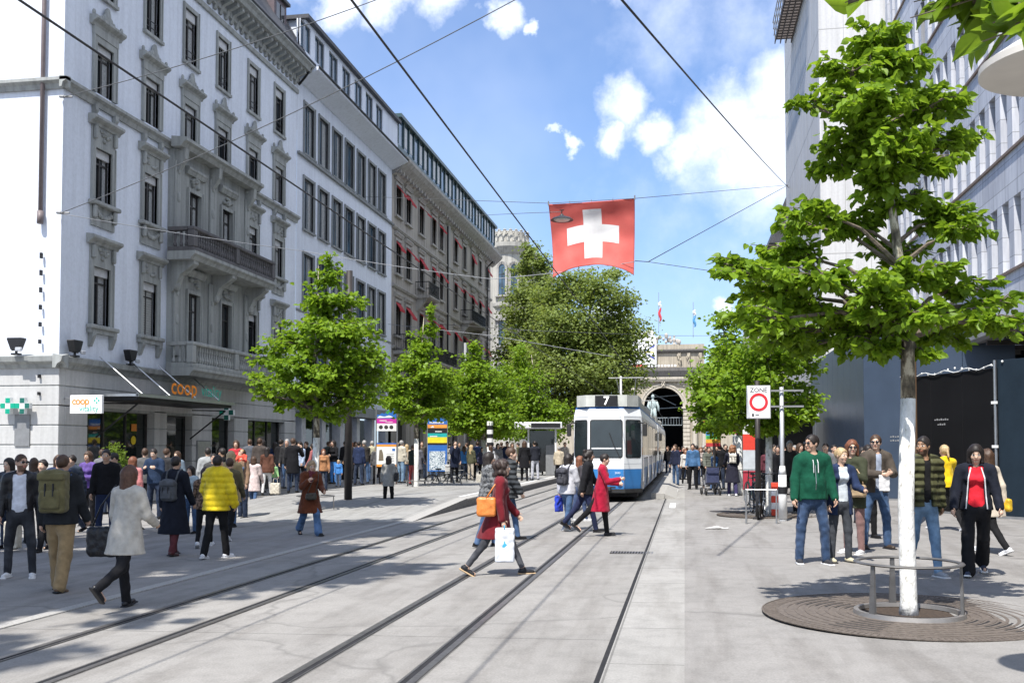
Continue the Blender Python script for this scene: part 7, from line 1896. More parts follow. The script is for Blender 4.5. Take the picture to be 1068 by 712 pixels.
    for q in 'LR':
        a = J['ank'+q]; fd = J['fd'+q]; dn = v3(0, 0, -1) if abs(fd[2]) < .05 else None
        lat = np.cross(fd, v3(0, 0, 1)); lat /= np.linalg.norm(lat); u_ = np.cross(lat, fd)
        S = SDF(a-.24, a+.24, vox*.8); S.cone(a-fd*.035*s-u_*.035*s, a+fd*.14*s-u_*.045*s, .038*s, .031*s, .02, (1.08, 1)); S.cone(a+u_*(.05 if o.get('boot') else .0)*s, a-u_*.03*s, .042*s, .042*s, .02)
        Mf = [[lat[i], fd[i], u_[i]] for i in range(3)]
        S2 = SDF(a-.24, a+.24, vox*.8); S2.box(a+fd*.055*s-u_*.068*s, (.045*s, .135*s, .013*s), .011, 0, Mf)
        sh_ = add(S.mesh('shoe'), 'shoe', sc, body); so_ = add(S2.mesh('sole'), 'sole', sole, sh_)
    if o.get('glasses'):
        mb = MB().use(mat('sunglass_lens', (.01,.01,.012), .1, spec=.8))
        for q in (-1, 1):
            c = hp_(q*.031, .102, .006); mb.ell(c, (.026*s, .006*s, .019*s), 10, 6, Rh.to_4x4()); mb.tube([hp_(q*.056, .098, .012), hp_(q*.082, .0, .012)], .003*s, 5)
        mb.tube([hp_(-.01, .106, .01), hp_(.01, .106, .01)], .003*s, 5); g_ = mb.build('sunglasses', parent=body, smooth=True); KIDS.setdefault(body.name, []).append(g_)
    body.location = pos; body.rotation_euler = (0, 0, rad(th))
    if label: tag(body, label, 'person', group)
    body['_h'] = H
    return body, J
def held(name, label, cat, body, build):
    """a bag and the like: a thing of its own, set where the wearer carries it"""
    root = empty(name, body.location, body.rotation_euler.z); tag(root, label, cat); build(root); return root
def backpack(body, J, m, label, size=(.15, .09, .23), strap=None, dz=0, m2=None, pocket=True):
    def b(root):
        s = J['s']; c = J['chest']+v3(0, -.10*s-size[1]*.75-.03, -.02+dz); lo = c-.4; hi = c+.4
        S = SDF(lo, hi, .012); S.box(c, size, .05, .02); S.ell(c+v3(0, -.02, size[2]*.85), (size[0]*.95, size[1]*.95, .06), .03)
        S.wrinkle(.006, 5); add(S.mesh('body'), 'main_bag', m, root)
        if pocket: S = SDF(lo, hi, .012); S.box(c+v3(0, -size[1], -size[2]*.35), (size[0]*.75, .035, size[2]*.45), .03, .02); S.wrinkle(.004, 6); add(S.mesh('pocket'), 'pocket', m2 or m, root)
        S = SDF(lo, hi, .012); S.box(c+v3(0, -size[1]*.4, size[2]*.72), (size[0]*1.03, size[1]*.85, .05), .03, .02); S.wrinkle(.004, 6); add(S.mesh('flap'), 'flap', m2 or m, root)
        for q in (-1, 1):
            mb = MB().use(strap or m); n0 = J['shR'] if q > 0 else J['shL']; n_ = n0*.62+J['neck']*.38
            mb.tube([c+v3(q*.09, size[1]*.6, size[2]*.8), n_+v3(0, -.07, .05), n_+v3(0, .02, .085*s+.0), n_+v3(0, .12, .0), J['chest']+v3(q*.13*s, .13, -.06), J['waist']+v3(q*.15*s, .03, .0), c+v3(q*size[0]*.8, size[1]*.5, -size[2]*.8)], .016, 6)
            mb.build('strap', parent=root, smooth=True)
        for x in (-.05, .05): mb = MB().use(M_black); mb.box(c[0]+x-.008, c[0]+x+.008, c[1]-size[1]-.038, c[1]-size[1]-.02, c[2]-size[2]*.2, c[2]+size[2]*.4); mb.build('buckle_strap', parent=root)
    return held('backpack', label, 'backpack', body, b)
def handbag(body, J, m, label, c, size, name='handbag', top=None, handle=True, wr=.006, taper=0, yaw=0, m2=None, cat=None):
    def b(root):
        c_ = np.array(c, float); M_ = rotm(rad(yaw), 0); M3 = [[M_[i][j] for j in range(3)] for i in range(3)]
        S = SDF(c_-max(size)-.12, c_+max(size)+.12, .010); S.box(c_, size, min(size)*.7, .02, M3, taper=taper); S.wrinkle(wr, 9); add(S.mesh('body'), 'bag_body', m, root)
        if handle and top is not None:
            t = np.array(top, float); off = np.array(M_ @ Vector((size[0]*.75, 0, 0)))
            mb = MB().use(m2 or m)
            for sgn in (-1, 1): mb.tube([c_+v3(0, 0, size[2]*.9)+off*sgn, (c_+v3(0,0,size[2])+t)/2+off*sgn*.8, t+off*.12*sgn], .009, 6)
            mb.build('handle', parent=root, smooth=True)
        if m2:
            mb = MB().use(m2); f_ = Vector(c_); mb.ell(f_, (size[0]*1.12, size[1]*.5, size[2]*.5), 12, 8, M_.to_4x4()); mb.build('print', parent=root)
    return held(name, label, cat or ('carrier bag' if name == 'carrier_bag' else 'handbag'), body, b)
def spot(px, py, head, lo=1.5, hi=1.9):
    g = G(px, py); t = onY(px, head, g.y).z-g.z; return g, max(lo, min(hi, t))
ST = dict(legL=(2, 3, 4), legR=(-1, 2, 5), armL=(-3, 9, 14, 0), armR=(2, 9, 12, 0))
STW = dict(legL=(5, 6, 8), legR=(-4, 2, 8), armL=(4, 10, 25, 0), armR=(-4, 9, 15, 0))
WKA = dict(legL=(24, 6, 1), legR=(-17, 20, 1), footL=8, footR=-26, armL=(-18, 7, 12, 0), armR=(18, 7, 22, 0), lean=5)
WKB = dict(legR=(24, 6, 1), legL=(-17, 20, 1), footR=8, footL=-26, armR=(-18, 7, 12, 0), armL=(18, 7, 22, 0), lean=5)
WKs = dict(legL=(13, 4, 1), legR=(-9, 10, 1), footR=-10, armL=(-10, 8, 14, 0), armR=(12, 8, 18, 0), lean=3)
WKt = dict(legR=(13, 4, 1), legL=(-9, 10, 1), footL=-10, armR=(-10, 8, 14, 0), armL=(12, 8, 18, 0), lean=3)
PHO = dict(legL=(2, 3, 4), legR=(-1, 2, 5), armL=(14, 10, 100, 25), armR=(18, 10, 95, 30), hpitch=-22)
CRS = dict(legL=(2, 3, 4), legR=(-1, 2, 5), armL=(10, 12, 78, 60), armR=(14, 12, 70, 58))
CALL = dict(legL=(2, 3, 4), legR=(-1, 2, 5), armL=(-3, 9, 14, 0), armR=(35, 22, 118, 25), hyaw=-15)
def P(base, **k): d = dict(base); d.update(k); return d
C = cloth; W_ = (.62,.62,.62); K_ = (.011,.011,.013); BLK = C((.012,.012,.013)); DEN = C((.045,.085,.165), 'denim'); DEND = C((.018,.027,.05), 'denim'); DENL = C((.13,.21,.31), 'denim')
SN_W = C((.65,.65,.66)); S_W = mat('white_sole', (.6,.6,.6), .6)
hD = (.018,.013,.011); hB = (.06,.032,.018); hBl = (.42,.30,.16); hG = (.30,.29,.28); hR = (.16,.06,.03)
# ---- nearest figures, left
def near_people():
    g, H = spot(20, 602, 472); b, J = person(g, H, 205, P(STW, legL=(9, 8, 10), hyaw=40, armL=(-8, 12, 20, 0)), dict(top=C(K_, 'leather'), open=.085, hem=.9, shirt=C((.60,.62,.68)), legs=C((.03,.032,.038), 'denim'), fit='slim', shoe=SN_W, sole=S_W, hair=hB, hs='buzz', glasses=1, skin=0, beard=1, build=1.02), 'man in white tee, open black jacket, white sneakers and sunglasses')
    g, H = spot(62, 616, 471); b, J = person(g, H, 8, P(WKs, legL=(17, 8, 3)), dict(top=C((.02,.022,.025)), hem=.84, off=.035, hood=1, legs=C((.27,.19,.10)), fit='baggy', shoe=C((.12,.07,.04), 'leather'), boot=1, hair=hB, hs='buzz', skin=0, build=1.08), 'man seen from behind in black jacket and baggy khaki trousers wearing an olive backpack')
    backpack(b, J, C((.13,.115,.055)), 'olive canvas backpack on the man in khaki trousers', (.165, .10, .26), strap=C((.09,.08,.04)))
    S = SDF(J['neck']-.25, J['neck']+.25, .012); S.cone(J['neck']+v3(-.12, -.03, -.02), J['neck']+v3(.12, -.03, -.02), .06, .06, .03); S.cone(J['neck']+v3(0, -.07, .02), J['neck']+v3(0, -.12, -.07), .08, .07, .03); S.wrinkle(.008, 3); add(S.mesh('hood'), 'hood', C((.04,.07,.15)), b)
    g, H = spot(130, 634, 484, 1.55); b, J = person(g, H, -12, P(WKA, legR=(-24, 38, 1), footR=-52, legL=(10, 2, 1), hyaw=4, armL=(5, 12, 20, 0), armR=(12, 12, 50, 20)), dict(fem=1, top=C((.42,.395,.35)), off=.03, hem=.66, flare=.10, legs=C((.014,.014,.016)), fit='regular', shoe=C(K_, 'leather'), hair=(.075,.035,.02), hs='long', build=1.12, wr=.007), 'woman in cream trench coat with long auburn hair walking away across the kerb')
    handbag(b, J, C(K_, 'leather'), 'large black leather shoulder bag on the woman in the cream trench coat', J['elL']+v3(-.13, -.02, -.30), (.19, .08, .17), top=J['shL']+v3(-.0, 0, .09), yaw=15)
    g, H = spot(181, 579, 474); b, J = person(g, H, -5, P(WKs), dict(fem=1, top=C((.012,.014,.022)), hem=.38, flare=.07, off=.03, legs=C((.10,.03,.035)), fit='regular', shoe=C((.06,.02,.02), 'leather'), hair=hD, hs='short'), 'person in long black coat and plum trousers walking away with a grey backpack')
    backpack(b, J, C((.085,.09,.10)), 'small grey backpack slung low on the person in the long black coat', (.13, .075, .17), dz=-.13)
    g, H = spot(225, 582, 473); b, J = person(g, H, -8, P(WKt, armL=(14, 24, 30, 12), armR=(-6, 24, 26, 12)), dict(top=C((.66,.49,.015), 'puffer'), puff=1, off=.058, hem=.80, wr=.006, legs=C((.012,.012,.014)), fit='regular', shoe=SN_W, sole=S_W, hair=hD, hs='short', build=1.1), 'person in bright yellow puffer jacket and black trousers walking away')
    g, H = spot(213, 570, 486, 1.5, 1.7); person(g, H, 20, WKB, dict(fem=1, top=C((.20,.13,.09), 'camo'), hem=.8, legs=BLK, fit='tight', shoe=SN_W, sole=S_W, hair=(.03,.015,.012), hs='long'), 'dark-haired woman in patterned brown jacket half hidden left of the yellow puffer jacket')
    g, H = spot(238, 563, 474); person(g, H, 10, WKA, dict(top=C((.10,.085,.05)), hem=.8, legs=BLK, fit='slim', shoe=SN_W, sole=S_W, hair=hB, hs='short'), 'walker in olive jacket and white sneakers right behind the yellow puffer jacket')
    g, H = spot(199, 556, 487, 1.45, 1.6); person(g, H, 170, ST, dict(fem=1, top=C((.35,.42,.45)), hem=.9, legs=DEN, fit='slim', shoe=BLK, hair=hD, hs='bob'), 'short woman in pale blue top and jeans between the black coat and the yellow jacket')
    g, H = spot(323, 558, 481, 1.6); b, J = person(g, H, 220, P(WKA, legL=(24, 4, 1), legR=(-20, 22, 1), armR=(20, 12, 105, 25), armL=(10, 10, 60, 10), hpitch=-15), dict(fem=1, top=C((.115,.035,.016)), hem=.5, flare=.06, off=.03, legs=C((.07,.13,.24), 'denim'), fit='wide', shoe=C(K_, 'leather'), hair=(.30,.21,.12), hs='loose', scarf=C((.12,.03,.04)), skin=1), 'woman in rust brown coat and flared blue jeans striding toward the tracks')
    handbag(b, J, C((.05,.045,.035), 'leather'), 'small dark crossbody bag on the hip of the woman in the rust brown coat', J['pel']+v3(.05, .22, .0), (.11, .05, .07), top=J['shL']+v3(.02, .06, .06))
    g, H = spot(405, 529, 475); b, J = person(g, H, 5, ST, dict(fem=1, top=C((.26,.26,.25)), hem=.72, flare=.05, legs=C((.012,.012,.013)), fit='slim', shoe=BLK, hair=hD, hs='bob'), 'woman in light grey coat and black trousers standing before the magenta stele')
    handbag(b, J, C(K_, 'leather'), 'black shoulder bag of the woman in the light grey coat', J['elR']+v3(.06, -.03, -.08), (.06, .12, .13), top=J['shR']+v3(0, 0, .06), yaw=0)
    # centre
    g, H = spot(531, 563, 465, 1.6, 1.85); person(g, H, -80, P(WKs, hyaw=0), dict(top=C((.05,.055,.06), 'band'), puff=1, off=.045, hem=.78, legs=DEN, fit='slim', shoe=BLK, hair=hB, hs='short', skin=1), 'man in dark banded puffer jacket just beyond the woman in the burgundy coat')
    g, H = spot(508, 570, 470, 1.55, 1.75); person(g, H, -70, WKs, dict(fem=1, top=C((.16,.165,.17), 'camo'), puff=1, off=.045, hem=.76, legs=DEN, fit='regular', shoe=BLK, hair=hD, hs='bob'), 'person in grey mottled puffer jacket half hidden behind the orange shoulder bag')
    g, H = spot(519, 599, 472, 1.62, 1.8); b, J = person(g, H, -84, P(WKA, legL=(27, 3, 2), legR=(-26, 12, 2), footL=0, footR=-28, armR=(-2, 8, 14, 0), armL=(10, 8, 30, 0), hyaw=-6, lean=6), dict(fem=1, top=C((.135,.012,.018)), hem=.52, flare=.12, off=.028, sway=-.5, legs=C((.05,.052,.06), 'denim'), fit='tight', shoe=C(K_, 'leather'), sole=mat('tan_sole', (.4,.28,.16), .7), cuff=.9, hair=(.035,.022,.018), hs='curly', skin=1, wr=.007), 'woman in burgundy coat striding across the tracks in the centre of the street')
    handbag(b, J, C((.62,.20,.045), 'leather'), 'orange leather shoulder bag hanging behind the arm of the woman in burgundy', J['elR']+v3(.02, -.17, -.06), (.055, .13, .13), top=J['shR']+v3(-.02, 0, .075), yaw=0, wr=.004)
    handbag(b, J, C((.62,.64,.68)), 'white plastic carrier bag with blue print in the hand of the woman in burgundy', J['wrR']+v3(.02, .03, -.34), (.035, .13, .23), name='carrier_bag', top=J['wrR']+v3(0, .02, -.06), yaw=0, wr=.005, taper=-.12, m2=mat('bag_blue_print', (.05,.35,.55), .5))
    g, H = spot(627, 559, 474, 1.62, 1.75); b, J = person(g, H, -88, P(WKA, legL=(10, 4, 2), legR=(-34, 12, 2), footR=-38, armR=(22, 8, 80, 12), armL=(12, 8, 70, 15), hpitch=-10, lean=5), dict(fem=1, top=C((.30,.008,.03)), hem=.52, flare=.06, off=.025, legs=C((.012,.012,.014)), fit='slim', shoe=C(K_, 'leather'), hair=hD, hs='short', skin=1), 'woman in crimson coat with short dark hair walking right in front of the tram')
    g, H = spot(615, 556, 467, 1.7, 1.85); person(g+Vector((-.1, .35, 0)), H, -86, P(WKB, legR=(16, 4, 2), legL=(-28, 12, 2), footL=-30), dict(top=C((.013,.014,.018)), hem=.78, off=.03, legs=C((.02,.025,.06)), fit='slim', shoe=BLK, hair=hD, hs='curly'), 'man with bushy dark hair and black jacket walking beside the crimson coat')
    g, H = spot(592, 553, 472, 1.6, 1.7); b, J = person(g, H, -35, P(WKs), dict(fem=1, top=C((.50,.50,.54)), hood=1, hem=.82, off=.03, legs=DEN, fit='slim', shoe=SN_W, sole=S_W, hair=hD, hs='long'), 'girl in pale hoodie with long dark hair crossing before the tram with a grey backpack')
    backpack(b, J, C((.06,.06,.07)), 'dark grey backpack on the girl in the pale hoodie', (.12, .07, .17), dz=-.05)
    handbag(b, J, C((.03,.06,.45)), 'bright blue shopping bag carried low by the girl in the pale hoodie', J['wrL']+v3(-.02, 0, -.26), (.04, .11, .17), name='carrier_bag', top=J['wrL']+v3(0, 0, -.05), wr=.01)
    g, H = spot(604, 543, 475, 1.55, 1.7); person(g, H, -60, WKt, dict(fem=1, top=C((.05,.045,.05)), hem=.95, legs=C((.04,.06,.12), 'denim'), fit='slim', shoe=SN_W, sole=S_W, hair=hR, hs='loose', shirt=C((.5,.5,.52))), 'girl with reddish hair and dark top walking next to the pale hoodie')
    # right
    g, H = spot(848, 588, 452, 1.75, 1.88); b, J = person(g, H, 190, P(STW, hyaw=-58, armL=(2, 12, 16, 0), armR=(0, 12, 14, 0)), dict(top=C((.008,.07,.04)), hem=.87, off=.032, hood=1, legs=C((.03,.055,.11), 'denim'), fit='regular', shoe=C((.04,.04,.045)), sole=S_W, hair=hD, hs='short', glasses=1, build=1.12, belly=1), 'man in bottle green zip sweatshirt and blue jeans looking to the right')
    mb = MB().use(SN_W)
    for q in (-.03, .03): mb.tube([J['neck']+v3(q, .10, -.03), J['neck']+v3(q*1.1, .155, -.10), J['neck']+v3(q*1.1, .165, -.24)], .006, 6)
    mb.use(M_alu).tube([J['neck']+v3(0, .10, -.04), J['chest']+v3(0, .142, 0), J['waist']+v3(0, .19, 0), J['pel']+v3(0, .145, .0)], .005, 5); z_ = mb.build('drawstring', parent=b)
    g, H = spot(877, 586, 466, 1.6, 1.75); b, J = person(g, H, 200, P(ST, hyaw=20, armL=(20, 8, 60, 10)), dict(fem=1, top=C((.02,.032,.075)), open=.07, hem=.72, shirt=C((.55,.60,.64)), legs=C((.055,.06,.07)), fit='slim', shoe=C((.55,.50,.35)), hair=hBl, hs='short', skin=1), 'blonde woman in navy jacket over white top standing beside the man in green')
    g, H = spot(891, 577, 458, 1.65, 1.8); b, J = person(g, H, 140, P(PHO, hpitch=0, hyaw=40), dict(fem=1, top=C((.045,.05,.03)), hem=.7, legs=C((.22,.13,.12)), fit='slim', shoe=SN_W, sole=S_W, hair=hR, hs='bob', glasses=1, skin=1), 'woman with headband in dark olive jacket standing behind the blonde woman')
    handbag(b, J, C((.40,.29,.17), 'leather'), 'tan handbag of the woman in the dark olive jacket', J['pel']+v3(-.17, .16, .03), (.13, .06, .10), top=J['chest']+v3(-.12, .1, 0))
    g, H = spot(905, 561, 463, 1.6, 1.75); person(g, H, 200, P(PHO, hpitch=-8), dict(fem=1, top=C((.04,.035,.04)), hem=.85, legs=BLK, fit='slim', shoe=BLK, hair=hD, hs='short', skin=1), 'dark-clad woman partly hidden left of the man in the brown field jacket')
    g, H = spot(914, 572, 452, 1.78, 1.88); b, J = person(g, H, 195, P(STW, armL=(22, 8, 72, 35), armR=(22, 8, 66, 35), hyaw=-30), dict(top=C((.075,.062,.05)), open=.05, hem=.86, off=.034, shirt=C((.30,.34,.42)), legs=DEN, fit='regular', shoe=C((.05,.035,.025), 'leather'), hair=hB, hs='short', glasses=1, skin=1), 'man in dark brown field jacket and jeans holding a white leaflet')
    handbag(b, J, C((.66,.66,.66)), 'white paper leaflet held by the man in the brown field jacket', J['wrL']*.5+J['wrR']*.5+v3(.05, .06, -.15), (.09, .01, .13), name='leaflet', handle=False, wr=.003, cat='leaflet')
    g, H = spot(964, 600, 453, 1.72, 1.85); person(g, H, 195, P(WKs, hyaw=-50, armR=(5, 10, 20, 0)), dict(top=C((.075,.075,.035), 'band'), puff=1, off=.04, hem=.86, open=.045, shirt=BLK, legs=DENL, fit='slim', shoe=C((.25,.26,.28)), sole=S_W, hair=hD, hs='short', beard=1, skin=3), 'man in olive banded puffer jacket and faded jeans beside the nearest whitewashed trunk')
    g, H = spot(1019, 600, 461, 1.6, 1.75); b, J = person(g, H, 170, P(WKB, hpitch=-14, armL=(6, 12, 22, 0), armR=(4, 14, 20, 0), legR=(14, 6, 3)), dict(fem=1, top=C((.015,.015,.02)), open=.085, hem=.86, off=.03, shirt=C((.62,.02,.035)), legs=C((.015,.015,.018)), fit='wide', shoe=C((.04,.05,.08)), sole=S_W, hair=hD, hs='bob', skin=1), 'woman in red top and open black jacket walking toward the camera on the right')
    mb = MB().use(SN_W)
    for q in (-1, 1): mb.tube([J['neck']+v3(q*.06, .08, -.02), J['chest']+v3(q*.095, .135, 0), J['waist']+v3(q*.11, .115, -.02), J['pel']+v3(q*.125, .125, -.04)], .008, 6)
    mb.build('piping', parent=b)
    g, H = spot(1034, 577, 464, 1.62, 1.75); b, J = person(g, H, 35, P(WKB), dict(fem=1, top=C((.48,.42,.34)), hem=.6, flare=.08, legs=BLK, fit='slim', shoe=SN_W, sole=S_W, hair=hB, hs='loose', skin=0), 'woman in beige coat walking away behind the woman in the red top')
    handbag(b, J, C((.62,.40,.03), 'leather'), 'mustard yellow handbag beside the woman in the beige coat', J['wrR']+v3(.02, .02, -.06), (.05, .13, .10), top=J['wrR']+v3(0, 0, .06))
    handbag(b, J, C(K_, 'leather'), 'black handbag under the arm of the woman in the beige coat', J['elR']+v3(-.08, .16, -.14), (.05, .12, .11), top=J['shR']+v3(0, 0, .05))
    g, H = spot(988, 553, 457, 1.62, 1.75); person(g, H, 20, P(WKA), dict(fem=1, top=C((.62,.42,.01)), hem=.85, legs=BLK, fit='slim', shoe=SN_W, sole=S_W, hair=hBl, hs='pony'), 'blonde woman in mustard yellow jacket walking away by the black site fence')
    # right-hand middle distance
    g, H = spot(764, 517, 452, 1.65, 1.8); b, J = person(g, H, 5, P(WKs, armL=(30, 8, 40, 0), armR=(30, 8, 40, 0)), dict(fem=1, top=C((.02,.02,.032)), hem=.45, flare=.05, legs=C((.04,.035,.09)), fit='regular', shoe=SN_W, sole=S_W, hair=(.22,.10,.05), hs='curly'), 'auburn-haired woman in long dark coat pushing a pushchair, seen from behind', .014)
    backpack(b, J, C((.60,.57,.50)), 'small cream backpack of the auburn-haired woman', (.12, .06, .15), dz=0, pocket=False)
    def st(root):
        mk = M_black
        for x in (-.25, .25):
            for y in (.45, 1.05):
                mb = MB().use(mk); mb.lathe([(0, -.025), (.12, -.025), (.13, 0), (.12, .025), (0, .025)], (x, y, .13), 14, Matrix.Rotation(math.pi/2, 4, 'Y')); mb.build('wheel', parent=root)
            mb = MB().use(M_alu); mb.tube([(x, .3, 1.0), (x, .75, .5), (x, 1.05, .15)], .015, 6); mb.tube([(x, .45, .15), (x, .8, .7)], .015, 6); mb.build('frame', parent=root)
        mb = MB().use(C((.05,.06,.12))); mb.prism([(.45, .45), (.95, .35), (1.05, .5), (.7, .55), (.5, 1.0), (.42, .98)], lambda p, q, t: (t, p, q), -.22, .22); mb.build('seat', parent=root); mb = MB().use(mk); mb.tube([(-.25, .3, 1.0), (.25, .3, 1.0)], .02, 6); mb.build('handle', parent=root)
    g2 = g+Vector((-.55, 0, 0)); root = empty('pushchair', g2, rad(14)); tag(root, 'dark folding pushchair left of the auburn-haired woman', 'pushchair'); st(root)
near_people()
# ---- the crowd: a few builds, each copied with its own clothes
PROTO = {}
def proto(key, pose, o, H=1.7, vox=.02):
    b, J = person((0, 0, -50), H, 0, pose, o, None, vox); PROTO[key] = (b, H, J)
grey_ = C((.2,.2,.2))
proto('m', ST, dict(top=grey_, legs=grey_, hem=.87, fit='regular', hs='short')); proto('mw', WKs, dict(top=grey_, legs=grey_, hem=.85, fit='slim', hs='short')); proto('mp', PHO, dict(top=grey_, legs=grey_, hem=.86, fit='regular', hs='short'))
proto('f', ST, dict(fem=1, top=grey_, legs=grey_, hem=.82, fit='slim', hs='long')); proto('fw', WKt, dict(fem=1, top=grey_, legs=grey_, hem=.8, fit='tight', hs='loose')); proto('fc', CRS, dict(fem=1, top=grey_, legs=grey_, hem=.88, fit='slim', hs='long'))
proto('fl', WKs, dict(fem=1, top=grey_, legs=grey_, hem=.55, flare=.06, fit='slim', hs='bob')); proto('ml', CALL, dict(top=grey_, legs=grey_, hem=.62, fit='slim', hs='short')); proto('mg', STW, dict(top=grey_, legs=grey_, hem=.85, fit='regular', hs='buzz', build=1.12, belly=1)); proto('mj', WKA, dict(top=grey_, legs=grey_, off=.045, puff=1, hem=.84, fit='slim', hs='short'))
HAIR = dict(d=hD, b=hB, y=hBl, g=hG, r=hR)
def crowd(key, px, py, head, th, top, legs_, hair, label, shoe=None, skin=None, lo=1.5, scale=None, dz=0):
    b, H0, J = PROTO[key]; g = G(px, py); H = max(lo, min(1.88, onY(px, head, g.y).z-g.z)); f = H/H0
    if g.x < -6.6 and g.y > 30: g.z = gz(-7)+.25
    c = copy_tree(b); c.location = g+Vector((0, 0, dz)); c.rotation_euler = (0, 0, rad(th+R.uniform(-38, 38))); c.scale = (f*R.uniform(.96, 1.05), f, f)
    tag(c, label, 'person', 'people in the crowd')
    hc = HAIR[hair]; sk = skin if skin is not None else R.choice((0, 0, 1, 1, 2))
    def setm(o_, m_, i=0): o_.material_slots[i].link = 'OBJECT'; o_.material_slots[i].material = m_
    for i, m_ in enumerate(skin_mats(sk, hc)): setm(c, m_, i)
    for ch in c.children:
        n = ch.name.split('.')[0]
        if n in ('jacket', 'coat'): setm(ch, top if not isinstance(top, tuple) else C(top))
        elif n == 'trousers': setm(ch, legs_ if not isinstance(legs_, tuple) else C(legs_))
        elif n == 'hair': setm(ch, mat('hair_%02x%02x%02x' % tuple(int(x*255) for x in hc), hc, .55, var=.4, scale=40))
        elif n == 'shoe': setm(ch, shoe or BLK)
    return c, J, f
NV = (.02,.03,.07); OL = (.07,.07,.04); CR = (.5,.46,.38); BR = (.12,.07,.045); GR = (.14,.14,.15); WH = (.6,.6,.6); TN = (.33,.25,.17); PK = (.5,.3,.3); RD = (.4,.03,.04); BL = (.05,.18,.45); GN = (.02,.1,.05)
